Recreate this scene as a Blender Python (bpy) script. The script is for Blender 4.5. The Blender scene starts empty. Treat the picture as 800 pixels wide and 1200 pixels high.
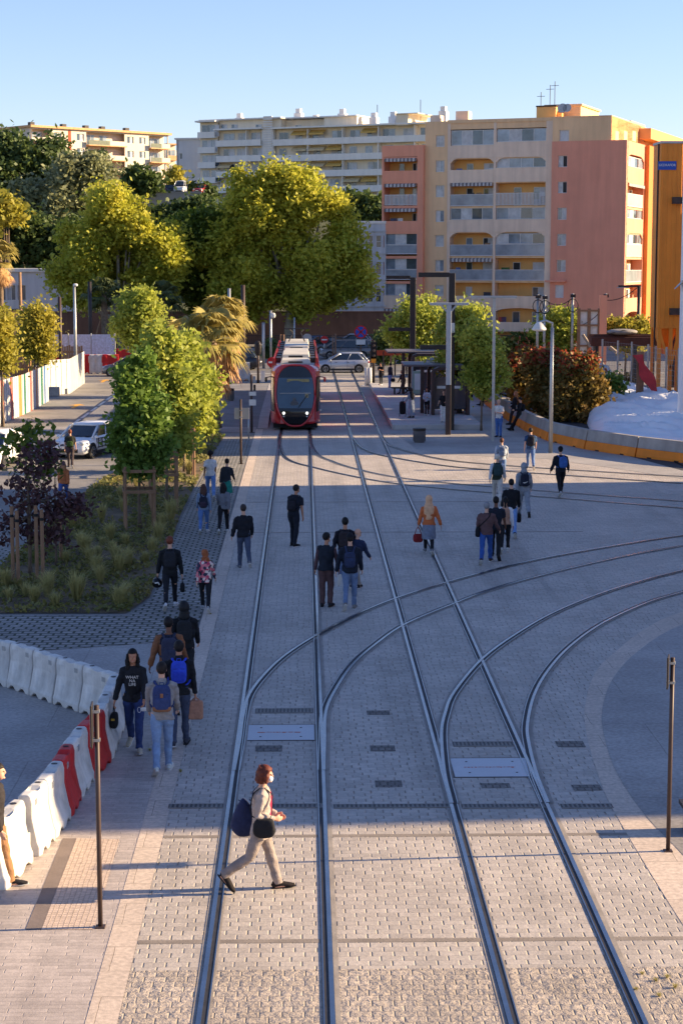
import bpy, bmesh, math, random
import numpy as np
from mathutils import Vector, Matrix, noise as mnoise
R = math.radians
rng = random.Random(7)
sc = bpy.context.scene
col = sc.collection
SCR = bpy.data.scenes.new('workbench')              # scratch scene for fusing meshes, removed at the end

# ------------------------------------------------------------------ camera
FPX, CAMH = 2150.0, 8.6                       # focal length in photo pixels (800 x 1200), eye height in metres
TH = math.atan(291 / FPX)                     # looking down
YAW = math.atan(44 / FPX * math.cos(TH))      # the tracks run along +Y
def ray(px, py):
    x = (px - 400) / FPX; y = -(py - 600) / FPX
    d = (x, math.cos(TH) + y * math.sin(TH), -math.sin(TH) + y * math.cos(TH))
    return Vector((d[0] * math.cos(YAW) + d[1] * math.sin(YAW), -d[0] * math.sin(YAW) + d[1] * math.cos(YAW), d[2]))
def G(px, py, z=0.0):
    d = ray(px, py); t = (z - CAMH) / d.z
    return Vector((d.x * t, d.y * t, z))
def V(px, py, Y):
    d = ray(px, py); t = Y / d.y
    return Vector((d.x * t, Y, CAMH + d.z * t))
cam_d = bpy.data.cameras.new('camera'); cam = bpy.data.objects.new('camera', cam_d); col.objects.link(cam)
cam_d.sensor_fit = 'VERTICAL'; cam_d.sensor_height = 36; cam_d.lens = FPX / 1200 * 36
cam_d.clip_start = 0.5; cam_d.clip_end = 6000
cam.location = (0, 0, CAMH); cam.rotation_euler = (R(90) - TH, 0, -YAW)
sc.camera = cam

# ------------------------------------------------------------------ light
SUN_EL, SUN_AZ = R(19.5), R(4)                  # sun to the right, a touch ahead
sd = Vector((math.cos(SUN_AZ) * math.cos(SUN_EL), math.sin(SUN_AZ) * math.cos(SUN_EL), math.sin(SUN_EL)))
sl = bpy.data.lights.new('sun', 'SUN'); so = bpy.data.objects.new('sun', sl); col.objects.link(so)
sl.energy = 5.0; sl.angle = R(0.55); sl.color = (1.0, 0.76, 0.47)
so.rotation_euler = (-sd).to_track_quat('-Z', 'Y').to_euler()
W = bpy.data.worlds.new('World'); sc.world = W; W.use_nodes = True
wn = W.node_tree.nodes; wl = W.node_tree.links
sky = wn.new('ShaderNodeTexSky'); sky.sky_type = 'NISHITA'; sky.sun_disc = False
sky.sun_elevation = SUN_EL; sky.sun_rotation = math.atan2(sd.x, sd.y)
sky.altitude = 50; sky.air_density = 1.0; sky.dust_density = 0.1; sky.ozone_density = 3.0
bg = wn['Background']; bg.inputs[1].default_value = 0.079
vm = wn.new('ShaderNodeVectorMath'); vm.operation = 'MULTIPLY'; vm.inputs[1].default_value = (.95, .87, 1.03)   # clear Mediterranean blue
wl.new(sky.outputs[0], vm.inputs[0]); wl.new(vm.outputs[0], bg.inputs[0])
sc.view_settings.view_transform = 'Standard'; sc.view_settings.look = 'None'
sc.view_settings.exposure = 1.45; sc.view_settings.gamma = 1; sc.view_settings.use_curve_mapping = False
sc.cycles.caustics_reflective = False; sc.cycles.caustics_refractive = False; sc.cycles.max_bounces = 6; sc.cycles.transparent_max_bounces = 6

# ------------------------------------------------------------------ materials
def S(r, g, b):
    f = lambda c: (c / 255 / 12.92) if c / 255 <= 0.04045 else ((c / 255 + 0.055) / 1.055) ** 2.4
    return (f(r), f(g), f(b), 1.0)
MC = {}
def nodes_of(m):
    m.use_nodes = True
    return m.node_tree.nodes, m.node_tree.links, m.node_tree.nodes['Principled BSDF']
def coords(n, l, scale, kind='Object', stretch=(1, 1, 1)):
    tc = n.new('ShaderNodeTexCoord'); mp = n.new('ShaderNodeMapping')
    mp.inputs['Scale'].default_value = tuple(scale * s for s in stretch)
    l.new(tc.outputs[kind], mp.inputs[0]); return mp.outputs[0]
def mat(name, c, rough=0.75, var=0.18, scale=2.0, bump=0.0, bscale=18.0, metal=0.0, spec=0.4, streak=0.0, coat=0.0):
    """plain surface: base colour broken up by two scales of noise, optional bump and rain streaks"""
    if name in MC: return MC[name]
    m = bpy.data.materials.new(name); MC[name] = m
    n, l, b = nodes_of(m)
    b.inputs['Roughness'].default_value = rough; b.inputs['Metallic'].default_value = metal
    b.inputs['Specular IOR Level'].default_value = spec
    if coat: b.inputs['Coat Weight'].default_value = coat; b.inputs['Coat Roughness'].default_value = 0.08
    v = coords(n, l, scale)
    t = n.new('ShaderNodeTexNoise'); t.inputs['Scale'].default_value = 1.0; t.inputs['Detail'].default_value = 6; t.inputs['Roughness'].default_value = .62
    l.new(v, t.inputs['Vector'])
    r = n.new('ShaderNodeMapRange'); r.inputs['From Min'].default_value = .3; r.inputs['From Max'].default_value = .7
    r.inputs['To Min'].default_value = 1 - var; r.inputs['To Max'].default_value = 1 + var
    l.new(t.outputs['Fac'], r.inputs[0])
    fac = r.outputs[0]
    if streak:
        v2 = coords(n, l, 1.0, 'Object', (1.6, 1.6, .12))
        t2 = n.new('ShaderNodeTexNoise'); t2.inputs['Scale'].default_value = 1.2; t2.inputs['Detail'].default_value = 4
        l.new(v2, t2.inputs['Vector'])
        r2 = n.new('ShaderNodeMapRange'); r2.inputs['From Min'].default_value = .35; r2.inputs['From Max'].default_value = .7
        r2.inputs['To Min'].default_value = 1.0; r2.inputs['To Max'].default_value = 1 - streak
        l.new(t2.outputs['Fac'], r2.inputs[0])
        mm = n.new('ShaderNodeMath'); mm.operation = 'MULTIPLY'; l.new(fac, mm.inputs[0]); l.new(r2.outputs[0], mm.inputs[1]); fac = mm.outputs[0]
    mx = n.new('ShaderNodeVectorMath'); mx.operation = 'SCALE'; mx.inputs[0].default_value = c[:3]
    l.new(fac, mx.inputs['Scale']); l.new(mx.outputs[0], b.inputs['Base Color'])
    if bump:
        t3 = n.new('ShaderNodeTexNoise'); t3.inputs['Scale'].default_value = bscale; t3.inputs['Detail'].default_value = 5
        l.new(coords(n, l, 1.0), t3.inputs['Vector'])
        bp = n.new('ShaderNodeBump'); bp.inputs['Strength'].default_value = 0.7; bp.inputs['Distance'].default_value = bump
        l.new(t3.outputs['Fac'], bp.inputs['Height']); l.new(bp.outputs[0], b.inputs['Normal'])
    return m
def cloth(r, g, b, rough=.85):
    return mat('cloth_%d_%d_%d' % (r, g, b), S(*(c + 9 * max(0, 60 - c) / 60 for c in (r, g, b))), rough, .22, 9, .035, 9, spec=.2)
def glass(name='window_glass', c=(.06, .085, .11), rough=.06):
    """dark daylight glass: reflects the sky, a little uneven"""
    if name in MC: return MC[name]
    m = mat(name, (*c, 1), rough, .5, .5, spec=.8); return m
def leaf_mat(name, c1, c2, trans=.35):
    if name in MC: return MC[name]
    m = bpy.data.materials.new(name); MC[name] = m; n, l, b = nodes_of(m)
    oi = n.new('ShaderNodeTexNoise'); oi.inputs['Scale'].default_value = .45; oi.inputs['Detail'].default_value = 8; oi.inputs['Roughness'].default_value = .85
    tc = n.new('ShaderNodeTexCoord'); l.new(tc.outputs['Object'], oi.inputs['Vector'])
    cr = n.new('ShaderNodeValToRGB'); cr.color_ramp.elements[0].color = c1; cr.color_ramp.elements[1].color = c2
    cr.color_ramp.elements[0].position = .32; cr.color_ramp.elements[1].position = .68
    l.new(oi.outputs['Fac'], cr.inputs[0]); l.new(cr.outputs[0], b.inputs['Base Color'])
    b.inputs['Roughness'].default_value = .55; b.inputs['Specular IOR Level'].default_value = .3
    tr = n.new('ShaderNodeBsdfTranslucent'); l.new(cr.outputs[0], tr.inputs[0])
    ms = n.new('ShaderNodeMixShader'); ms.inputs[0].default_value = trans
    out = n['Material Output']; l.new(b.outputs[0], ms.inputs[1]); l.new(tr.outputs[0], ms.inputs[2]); l.new(ms.outputs[0], out.inputs[0])
    return m
def paving(name, c1, c2, mortar, bw, rh, ms=.012, bump=.012, rough=.8, nb=.006, nbs=30, stain=.25, rot=0, offset=.5, mscale=.35, gap_bump=True, joint=1.0):
    """stone setts / slabs in world metres: per-block tone, recessed joints, rough tops, broad stains"""
    if name in MC: return MC[name]
    m = bpy.data.materials.new(name); MC[name] = m; n, l, b = nodes_of(m)
    b.inputs['Roughness'].default_value = rough; b.inputs['Specular IOR Level'].default_value = .5
    tc = n.new('ShaderNodeTexCoord'); mp = n.new('ShaderNodeMapping'); mp.inputs['Rotation'].default_value = (0, 0, rot)
    l.new(tc.outputs['Object'], mp.inputs[0])
    # joints wander a little
    wn_ = n.new('ShaderNodeTexNoise'); wn_.inputs['Scale'].default_value = 3.0; l.new(mp.outputs[0], wn_.inputs['Vector'])
    va = n.new('ShaderNodeVectorMath'); va.operation = 'MULTIPLY_ADD'; va.inputs[1].default_value = (.03, .03, 0)
    l.new(wn_.outputs['Color'], va.inputs[0]); l.new(mp.outputs[0], va.inputs[2])
    br = n.new('ShaderNodeTexBrick'); br.offset = offset
    br.inputs['Color1'].default_value = c1; br.inputs['Color2'].default_value = c2; br.inputs['Mortar'].default_value = mortar
    br.inputs['Scale'].default_value = 1; br.inputs['Brick Width'].default_value = bw; br.inputs['Row Height'].default_value = rh
    br.inputs['Mortar Size'].default_value = ms; br.inputs['Mortar Smooth'].default_value = .4
    l.new(va.outputs[0], br.inputs['Vector'])
    st = n.new('ShaderNodeTexNoise'); st.inputs['Scale'].default_value = mscale; st.inputs['Detail'].default_value = 8; st.inputs['Roughness'].default_value = .65
    l.new(mp.outputs[0], st.inputs['Vector'])
    sr = n.new('ShaderNodeMapRange'); sr.inputs['From Min'].default_value = .3; sr.inputs['From Max'].default_value = .7
    sr.inputs['To Min'].default_value = 1 - stain; sr.inputs['To Max'].default_value = 1 + stain * .6; l.new(st.outputs['Fac'], sr.inputs[0])
    f2 = n.new('ShaderNodeTexNoise'); f2.inputs['Scale'].default_value = 14; f2.inputs['Detail'].default_value = 4; l.new(mp.outputs[0], f2.inputs['Vector'])
    fr = n.new('ShaderNodeMapRange'); fr.inputs['From Min'].default_value = .3; fr.inputs['From Max'].default_value = .7
    fr.inputs['To Min'].default_value = .8; fr.inputs['To Max'].default_value = 1.2; l.new(f2.outputs['Fac'], fr.inputs[0])
    mu = n.new('ShaderNodeMath'); mu.operation = 'MULTIPLY'; l.new(sr.outputs[0], mu.inputs[0]); l.new(fr.outputs[0], mu.inputs[1])
    vs = n.new('ShaderNodeVectorMath'); vs.operation = 'SCALE'; l.new(br.outputs['Color'], vs.inputs[0]); l.new(mu.outputs[0], vs.inputs['Scale'])
    l.new(vs.outputs[0], b.inputs['Base Color'])
    nn = n.new('ShaderNodeTexNoise'); nn.inputs['Scale'].default_value = nbs; nn.inputs['Detail'].default_value = 5; l.new(mp.outputs[0], nn.inputs['Vector'])
    h1 = n.new('ShaderNodeMath'); h1.operation = 'MULTIPLY'; h1.inputs[1].default_value = nb; l.new(nn.outputs['Fac'], h1.inputs[0])
    h2 = n.new('ShaderNodeMath'); h2.operation = 'MULTIPLY_ADD'; h2.inputs[1].default_value = -bump; l.new(br.outputs['Fac'], h2.inputs[0]); l.new(h1.outputs[0], h2.inputs[2])
    bp = n.new('ShaderNodeBump'); bp.inputs['Strength'].default_value = 1; bp.inputs['Distance'].default_value = 1
    l.new(h2.outputs[0], bp.inputs['Height']); l.new(bp.outputs[0], b.inputs['Normal'])
    return m

def setts(name, c1, c2, bw, rh, vdark=.45, hdark=.90, vb=.02, hb=.004, nb=.006, nbs=24, stain=.25, rough=.62, jw=.055):
    """coursed stone setts laid square to the sun: deep end joints of uneven strength with shade painted in, shallow bed joints, tone per stone, broad stains"""
    m = bpy.data.materials.new(name); n, l, b = nodes_of(m); b.inputs['Roughness'].default_value = rough
    def M(op, a, c=None, d=None):
        q = n.new('ShaderNodeMath'); q.operation = op
        for i, v in enumerate((a, c, d)):
            if v is None: continue
            if isinstance(v, (int, float)): q.inputs[i].default_value = v
            else: l.new(v, q.inputs[i])
        return q.outputs[0]
    def noise(scale, detail=4, rough_=.6, dim='3D'):
        t = n.new('ShaderNodeTexNoise'); t.inputs['Scale'].default_value = scale; t.inputs['Detail'].default_value = detail; t.inputs['Roughness'].default_value = rough_
        l.new(tc.outputs['Object'], t.inputs['Vector']); return t.outputs['Fac']
    def white(x, y):
        cv = n.new('ShaderNodeCombineXYZ'); l.new(x, cv.inputs[0]); l.new(y, cv.inputs[1]); w = n.new('ShaderNodeTexWhiteNoise'); w.noise_dimensions = '2D'; l.new(cv.outputs[0], w.inputs['Vector']); return w.outputs['Value']
    tc = n.new('ShaderNodeTexCoord'); sp = n.new('ShaderNodeSeparateXYZ'); l.new(tc.outputs['Object'], sp.inputs[0])
    wob = noise(2.2, 3)
    y = M('ADD', M('DIVIDE', sp.outputs[1], rh), M('MULTIPLY', M('SUBTRACT', wob, .5), .22)); row = M('FLOOR', y)
    jit = M('MULTIPLY', white(row, row), .22)
    x = M('ADD', M('ADD', M('DIVIDE', sp.outputs[0], bw), M('MULTIPLY', M('MODULO', row, 2.0), .5)), jit)
    fx = M('FRACT', x); fy = M('FRACT', y); near = M('FLOOR', M('ADD', x, .5))
    js = M('MULTIPLY_ADD', white(near, row), .8, .3)
    vj = M('MULTIPLY', M('SUBTRACT', 1.0, M('SMOOTH_MIN', 1.0, M('DIVIDE', M('MINIMUM', fx, M('SUBTRACT', 1.0, fx)), jw), .3)), js)
    hj = M('SUBTRACT', 1.0, M('MINIMUM', 1.0, M('DIVIDE', M('MINIMUM', fy, M('SUBTRACT', 1.0, fy)), .10)))
    vj = M('MAXIMUM', vj, 0.0)
    tone = M('MULTIPLY_ADD', white(M('FLOOR', x), row), .22, .89)
    mr = n.new('ShaderNodeMapRange'); mr.inputs['From Min'].default_value = .3; mr.inputs['From Max'].default_value = .7; mr.inputs['To Min'].default_value = 1 - stain; mr.inputs['To Max'].default_value = 1 + stain * .5; l.new(noise(.45, 9, .7), mr.inputs[0])
    mr2 = n.new('ShaderNodeMapRange'); mr2.inputs['From Min'].default_value = .3; mr2.inputs['From Max'].default_value = .7; mr2.inputs['To Min'].default_value = .86; mr2.inputs['To Max'].default_value = 1.14; l.new(noise(13, 5), mr2.inputs[0])
    f = M('MULTIPLY', M('MULTIPLY', tone, mr.outputs[0]), mr2.outputs[0])
    vo = n.new('ShaderNodeTexVoronoi'); vo.inputs['Scale'].default_value = 1.7; l.new(tc.outputs['Object'], vo.inputs['Vector'])   # gum and oil spots
    f = M('MULTIPLY', f, M('SUBTRACT', 1.0, M('MULTIPLY', M('LESS_THAN', vo.outputs['Distance'], M('MULTIPLY', white(near, row), .085)), .22)))
    tm = n.new('ShaderNodeMapping'); tm.inputs['Scale'].default_value = (1.1, .045, 1); l.new(tc.outputs['Object'], tm.inputs[0]); tn = n.new('ShaderNodeTexNoise'); tn.inputs['Scale'].default_value = 1; tn.inputs['Detail'].default_value = 3; l.new(tm.outputs[0], tn.inputs['Vector'])
    tr_ = n.new('ShaderNodeMapRange'); tr_.inputs['From Min'].default_value = .52; tr_.inputs['From Max'].default_value = .72; tr_.inputs['To Min'].default_value = 1; tr_.inputs['To Max'].default_value = .74; l.new(tn.outputs['Fac'], tr_.inputs[0]); f = M('MULTIPLY', f, tr_.outputs[0])
    f = M('MULTIPLY', f, M('SUBTRACT', 1.0, M('MULTIPLY', vj, 1 - vdark))); f = M('MULTIPLY', f, M('SUBTRACT', 1.0, M('MULTIPLY', hj, 1 - hdark)))  # end joints darkened for the shade sun throws into them, bed joints barely
    mx = n.new('ShaderNodeMix'); mx.data_type = 'RGBA'; mx.inputs['A'].default_value = c1; mx.inputs['B'].default_value = c2; l.new(noise(.9, 6), mx.inputs['Factor'])
    vs = n.new('ShaderNodeVectorMath'); vs.operation = 'SCALE'; l.new(mx.outputs['Result'], vs.inputs[0]); l.new(f, vs.inputs['Scale']); l.new(vs.outputs[0], b.inputs['Base Color'])
    h = M('MULTIPLY_ADD', vj, -vb, M('MULTIPLY_ADD', hj, -hb, M('MULTIPLY', noise(nbs, 5), nb)))
    bp = n.new('ShaderNodeBump'); bp.inputs['Strength'].default_value = 1; bp.inputs['Distance'].default_value = 1; l.new(h, bp.inputs['Height']); l.new(bp.outputs[0], b.inputs['Normal'])
    return m
# ------------------------------------------------------------------ mesh builder
class MB:
    def __init__(s): s.v = []; s.f = []; s.mi = []; s.M = None
    def addv(s, pts):
        i = len(s.v)
        s.v.extend((s.M @ Vector(p)) if s.M is not None else Vector(p) for p in pts); return i
    def face(s, idx, mi=0): s.f.append(tuple(idx)); s.mi.append(mi)
    def poly(s, pts, mi=0):
        i = s.addv(pts); s.face(range(i, i + len(pts)), mi)
    def box(s, x0, x1, y0, y1, z0, z1, mi=0):
        i = s.addv([(x0, y0, z0), (x1, y0, z0), (x1, y1, z0), (x0, y1, z0), (x0, y0, z1), (x1, y0, z1), (x1, y1, z1), (x0, y1, z1)])
        for q in ((0, 3, 2, 1), (4, 5, 6, 7), (0, 1, 5, 4), (1, 2, 6, 5), (2, 3, 7, 6), (3, 0, 4, 7)): s.face([i + k for k in q], mi)
    def beam(s, a, b, w, h, mi=0):
        """square bar from a to b, w across, h in the remaining direction"""
        a = Vector(a); b = Vector(b); d = (b - a).normalized()
        up = Vector((0, 0, 1)) if abs(d.z) < .95 else Vector((0, 1, 0))
        x = d.cross(up).normalized() * (w / 2); y = x.cross(d).normalized() * (h / 2)
        i = s.addv([a - x - y, a + x - y, a + x + y, a - x + y, b - x - y, b + x - y, b + x + y, b - x + y])
        for q in ((0, 3, 2, 1), (4, 5, 6, 7), (0, 1, 5, 4), (1, 2, 6, 5), (2, 3, 7, 6), (3, 0, 4, 7)): s.face([i + k for k in q], mi)
    def rings(s, rings, mi=0, caps=True, closed=True):
        """loft through lists of equal numbers of points"""
        n = len(rings[0]); st = [s.addv(r) for r in rings]
        for a, b in zip(st, st[1:]):
            for k in range(n if closed else n - 1):
                k2 = (k + 1) % n
                s.face((a + k, a + k2, b + k2, b + k), mi)
        if caps:
            s.face([st[0] + k for k in reversed(range(n))], mi); s.face([st[-1] + k for k in range(n)], mi)
    def tube(s, pts, r, n=8, mi=0, caps=True, ref=None):
        """round tube through pts; r is a number, or one per point, or (rx, ry) per point (rx along ref)"""
        P = [Vector(p) for p in pts]; m = len(P)
        rr = r if isinstance(r, (list, tuple)) else [r] * m
        out = []; prev = None
        for i in range(m):
            d = (P[min(i + 1, m - 1)] - P[max(i - 1, 0)])
            d = d.normalized() if d.length > 1e-9 else Vector((0, 0, 1))
            if prev is None:
                x = Vector(ref) if ref is not None else (Vector((1, 0, 0)) if abs(d.x) < .9 else Vector((0, 1, 0)))
            else: x = prev
            x = (x - d * x.dot(d)); x = x.normalized() if x.length > 1e-6 else d.orthogonal().normalized()
            prev = x; y = d.cross(x)
            a, b = rr[i] if isinstance(rr[i], (list, tuple)) else (rr[i], rr[i])
            out.append([P[i] + x * (a * math.cos(2 * math.pi * k / n)) + y * (b * math.sin(2 * math.pi * k / n)) for k in range(n)])
        s.rings(out, mi, caps)
    def sup(s, c, size, e=.45, nu=14, nv=9, mi=0, rot=None):
        """rounded-box solid (superellipsoid), e=1 ellipsoid"""
        c = Vector(c); sg = lambda v, p: math.copysign(abs(v) ** p, v)
        rs = []
        for j in range(nv):
            ph = -math.pi / 2 + math.pi * (j + .0) / (nv - 1); ph = max(min(ph, 1.5), -1.5)
            ring = []
            for k in range(nu):
                t = 2 * math.pi * k / nu
                p = Vector((sg(math.cos(ph), e) * sg(math.cos(t), e) * size[0] / 2, sg(math.cos(ph), e) * sg(math.sin(t), e) * size[1] / 2, sg(math.sin(ph), e) * size[2] / 2))
                if rot is not None: p = rot @ p
                ring.append(c + p)
            rs.append(ring)
        s.rings(rs, mi)
    def prism(s, poly, z0, z1, mi=0, mtop=None):
        n = len(poly); i = s.addv([(p[0], p[1], z0) for p in poly] + [(p[0], p[1], z1) for p in poly])
        s.face([i + k for k in reversed(range(n))], mi); s.face([i + n + k for k in range(n)], mi if mtop is None else mtop)
        for k in range(n):
            k2 = (k + 1) % n; s.face((i + k, i + k2, i + n + k2, i + n + k), mi)
    def lathe(s, prof, c=(0, 0, 0), n=16, mi=0):
        s.rings([[(c[0] + r * math.cos(2 * math.pi * k / n), c[1] + r * math.sin(2 * math.pi * k / n), c[2] + z) for k in range(n)] for r, z in prof], mi)
    def mesh(s, name, mats=(), smooth=False):
        me = bpy.data.meshes.new(name); me.from_pydata(s.v, [], s.f)
        for m in mats: me.materials.append(m)
        if any(s.mi): me.polygons.foreach_set('material_index', np.array(s.mi, dtype=np.int32))
        if smooth: me.polygons.foreach_set('use_smooth', np.ones(len(s.f), dtype=bool))
        me.update(); return me
    def build(s, name, mats, parent=None, smooth=False, bevel=0, seg=1, world=False, fix=False):
        if not isinstance(mats, (list, tuple)): mats = [mats]
        if world and parent is not None:
            inv = wmat(parent).inverted(); s.v = [inv @ p for p in s.v]
        me = s.mesh(name, mats, smooth)
        if fix:
            bm = bmesh.new(); bm.from_mesh(me); bmesh.ops.recalc_face_normals(bm, faces=bm.faces); bm.to_mesh(me); bm.free()
        o = link(name, me, parent)
        if bevel:
            b = o.modifiers.new('bevel', 'BEVEL'); b.width = bevel; b.segments = seg; b.limit_method = 'ANGLE'; b.angle_limit = R(40)
        return o
def link(name, data, parent=None):
    o = bpy.data.objects.new(name, data); col.objects.link(o)
    if parent is not None: o.parent = parent
    return o
def wmat(o):
    m = Matrix.LocRotScale(o.location, o.rotation_euler, o.scale)
    return wmat(o.parent) @ m if o.parent else m
def tag(o, label=None, cat=None, group=None, kind=None):
    if label: o['label'] = label
    if cat: o['category'] = cat
    if group: o['group'] = group
    if kind: o['kind'] = kind
    return o
def thing(name, label, cat, loc=(0, 0, 0), rz=0.0, group=None):
    o = bpy.data.objects.new(name, None); col.objects.link(o)
    o.location = loc; o.rotation_euler = (0, 0, rz); o.empty_display_size = .2
    return tag(o, label, cat, group)
def copy_tree(o, parent=None):
    c = o.copy(); col.objects.link(c)
    if parent is not None: c.parent = parent
    for ch in list(o.children): copy_tree(ch, c)
    return c
def sheet(name, pts, z, m, kind='structure', px=True, label=None, cat=None, parent=None):
    b = MB(); b.poly([(*(G(*p)[:2] if px else p[:2]), z) for p in pts])
    me = b.mesh(name, [m])
    if me.polygons[0].normal.z < 0: me.flip_normals()
    o = link(name, me, parent)
    return tag(o, label, cat, None, kind)
def text_mesh(txt, size, name, m, parent, matrix, depth=.004, align='CENTER'):
    cu = bpy.data.curves.new(name, 'FONT'); cu.body = txt; cu.size = size; cu.extrude = depth; cu.align_x = align; cu.align_y = 'CENTER'
    t = bpy.data.objects.new(name, cu); SCR.collection.objects.link(t)
    SCR.view_layers[0].update(); dg = SCR.view_layers[0].depsgraph; me = bpy.data.meshes.new_from_object(t.evaluated_get(dg))
    bpy.data.objects.remove(t); me.materials.clear(); me.materials.append(m)
    o = link(name, me, parent); o.matrix_local = matrix; return o
def smooth_path(pts, n=6):
    """Catmull-Rom through pts"""
    P = [Vector(p) for p in pts]; P = [P[0] * 2 - P[1]] + P + [P[-1] * 2 - P[-2]]
    out = []
    for i in range(1, len(P) - 2):
        for k in range(n):
            t = k / n; a, b, c, d = P[i - 1:i + 3]
            out.append(.5 * ((2 * b) + (c - a) * t + (2 * a - 5 * b + 4 * c - d) * t * t + (3 * b - a - 3 * c + d) * t ** 3))
    out.append(P[-2]); return out
# ================================================================== GROUND
PAV = setts('tram_setts', S(190, 178, 164), S(174, 165, 156), .28, .155)
ROUGH = setts('rough_setts', S(186, 172, 156), S(164, 152, 140), .26, .155, vdark=.55, hdark=.86, vb=.02, hb=.008, nb=.055, nbs=9, stain=.3)
LONG = setts('long_slabs', S(190, 176, 166), S(172, 161, 152), .46, .11, vdark=.75, hdark=.86, vb=.004, hb=.003, nb=.003, nbs=40, stain=.2, jw=.02)
GRID = paving('grass_pavers', S(158, 152, 146), S(138, 134, 130), S(60, 64, 48), .30, .26, .035, .02, nb=.004, stain=.25)
KERB = paving('granite_strip', S(202, 184, 167), S(192, 175, 159), S(140, 126, 114), 1.2, .8, .006, .003, nb=.003, nbs=60, stain=.12)
CONC = paving('plaza_concrete', S(164, 158, 152), S(158, 152, 147), S(140, 135, 130), 3.2, 2.4, .012, .004, nb=.004, nbs=30, stain=.34, mscale=.28, rough=.7)
ASPH = mat('old_asphalt', S(128, 124, 120), .85, .3, .35, .006, 60)
DASPH = mat('fresh_asphalt', S(62, 62, 66), .85, .2, .5, .006, 60)
SLAB = mat('platform_slabs', S(172, 168, 163), .75, .2, .7, .003, 50)
WPAINT = mat('road_paint', S(215, 213, 206), .7, .15, 4)
YPAINT = mat('yellow_road_paint', S(222, 160, 50), .7, .2, 4)
STEEL = mat('rail_steel', S(150, 152, 156), .26, .2, 1.2, metal=1.0)
BLACK = mat('rubber_black', S(22, 22, 24), .7, .3, 6)
DKMET = mat('dark_metal', S(52, 47, 46), .5, .2, 3, metal=.3)

sheet('ground', [(-1500, -200), (1500, -200), (1500, 3000), (-1500, 3000)], -.004, ASPH, px=False)
sheet('tram_bed', [(-2.15, 21.6), (40, 21.6), (40, 92.6), (-2.15, 92.6)], .004, PAV, px=False)
sheet('tram_bed_rough', [(-2.15, 10), (40, 10), (40, 21.6), (-2.15, 21.6)], .004, ROUGH, px=False)
sheet('tram_bed_station', [(-2.15, 92.6), (4.55, 92.6), (4.55, 141), (-2.15, 141)], .004,
      paving('station_setts', S(172, 163, 155), S(160, 152, 146), S(140, 133, 128), .3, .22, .012, .008, stain=.3), px=False)
sheet('kerb_strip', [(-2.52, 10), (-2.152, 10), (-2.152, 96), (-2.52, 96)], .008, KERB, px=False)
sheet('pavement', [(-40, 10), (-2.522, 10), (-2.522, 42.4), (-40, 42.4)], .004, LONG, px=False)
sheet('pavement_concrete', [(-90, 792), (40, 800), (128, 832), (118, 850), (75, 905), (28, 985), (-90, 1090)], .008, CONC)
sheet('pavement_band', [(-120, 752), (0, 756), (54, 763), (126, 758), (222, 751), (187, 850), (120, 850), (130, 820), (60, 790), (-120, 775)], .008, CONC)
sheet('grass_paver_path', [(-140, 722), (150, 722), (178, 702), (195, 655), (216, 598), (240, 555), (252, 534), (268, 514.5), (294, 514.5), (271, 600), (245, 690), (227, 750), (126, 757.5), (54, 762.5), (0, 755.5), (-140, 750)], .012, GRID)
sheet('parking_pavers', [(-160, 722), (0, 700), (30, 652), (0, 640), (-160, 640)], .009, GRID)
# right pavement with its curved granite strip
so_ = [(830, 1118), (800, 1085), (725, 962), (703, 916), (687, 862), (685, 827), (697, 788), (723, 762), (757, 736), (800, 717), (900, 692)]
si_ = [(830, 1045), (800, 1003), (757, 958), (723, 908), (708, 866), (705, 832), (718, 795), (749, 762), (800, 732), (900, 704)]
outer = smooth_path([G(*p) for p in so_], 4); inner = smooth_path([G(*p) for p in si_], 4)
outer = [(p.x, p.y) for p in outer]; inner = [(p.x, p.y) for p in inner]
sheet('kerb_strip_curve', outer + inner[::-1], .008, KERB, px=False)
sheet('pavement_right', [(30, 12)] + [(9.5, 12)] + inner + [(40, 44.5)], .012, CONC, px=False)
# planting bed
BEDP = [(0, 664), (30, 640), (60, 613), (85, 590), (110, 571), (150, 541), (190, 516), (232, 498), (250, 500), (262, 513), (250, 530), (238, 552), (214, 598), (193, 655), (176, 700), (148, 719), (-120, 719), (-120, 690)]
SOIL = mat('bed_soil', S(104, 88, 66), .95, .5, 1.3, .05, 9)
sheet('planting_bed', BEDP, .02, SOIL)
# plaza round the stop, far street, grass verge
sheet('plaza', [(456, 506), (470, 513), (487, 526), (525, 533), (640, 538), (720, 549), (830, 566), (830, 548), (720, 520), (645, 503), (608, 484), (560, 458), (540, 447), (500, 447)], .010, CONC)
sheet('far_street', [(-120, 146), (120, 146), (120, 165), (-120, 165)], .004, mat('street_asphalt', S(108, 106, 106), .8, .2, .4, .004, 60), px=False)
sheet('road_marking', [(-120, 145.2), (120, 145.2), (120, 145.55), (-120, 145.55)], .006, WPAINT, px=False)
sheet('grass_verge', [(-40, 167), (-1.5, 167), (-1.5, 174), (-40, 174)], .02, mat('dry_grass', S(170, 150, 70), .95, .35, 3, .05, 14), px=False)
sheet('crosswalk_path', [(-14, 97.6), (-2.53, 97.6), (-2.53, 94.4), (-14, 94.4)], .010, CONC, px=False)
sheet('new_asphalt_path', [(556, 452), (590, 447), (600, 470), (655, 505), (700, 525), (830, 560), (830, 533), (735, 513), (690, 499), (640, 478), (590, 462)], .014, DASPH)
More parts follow.
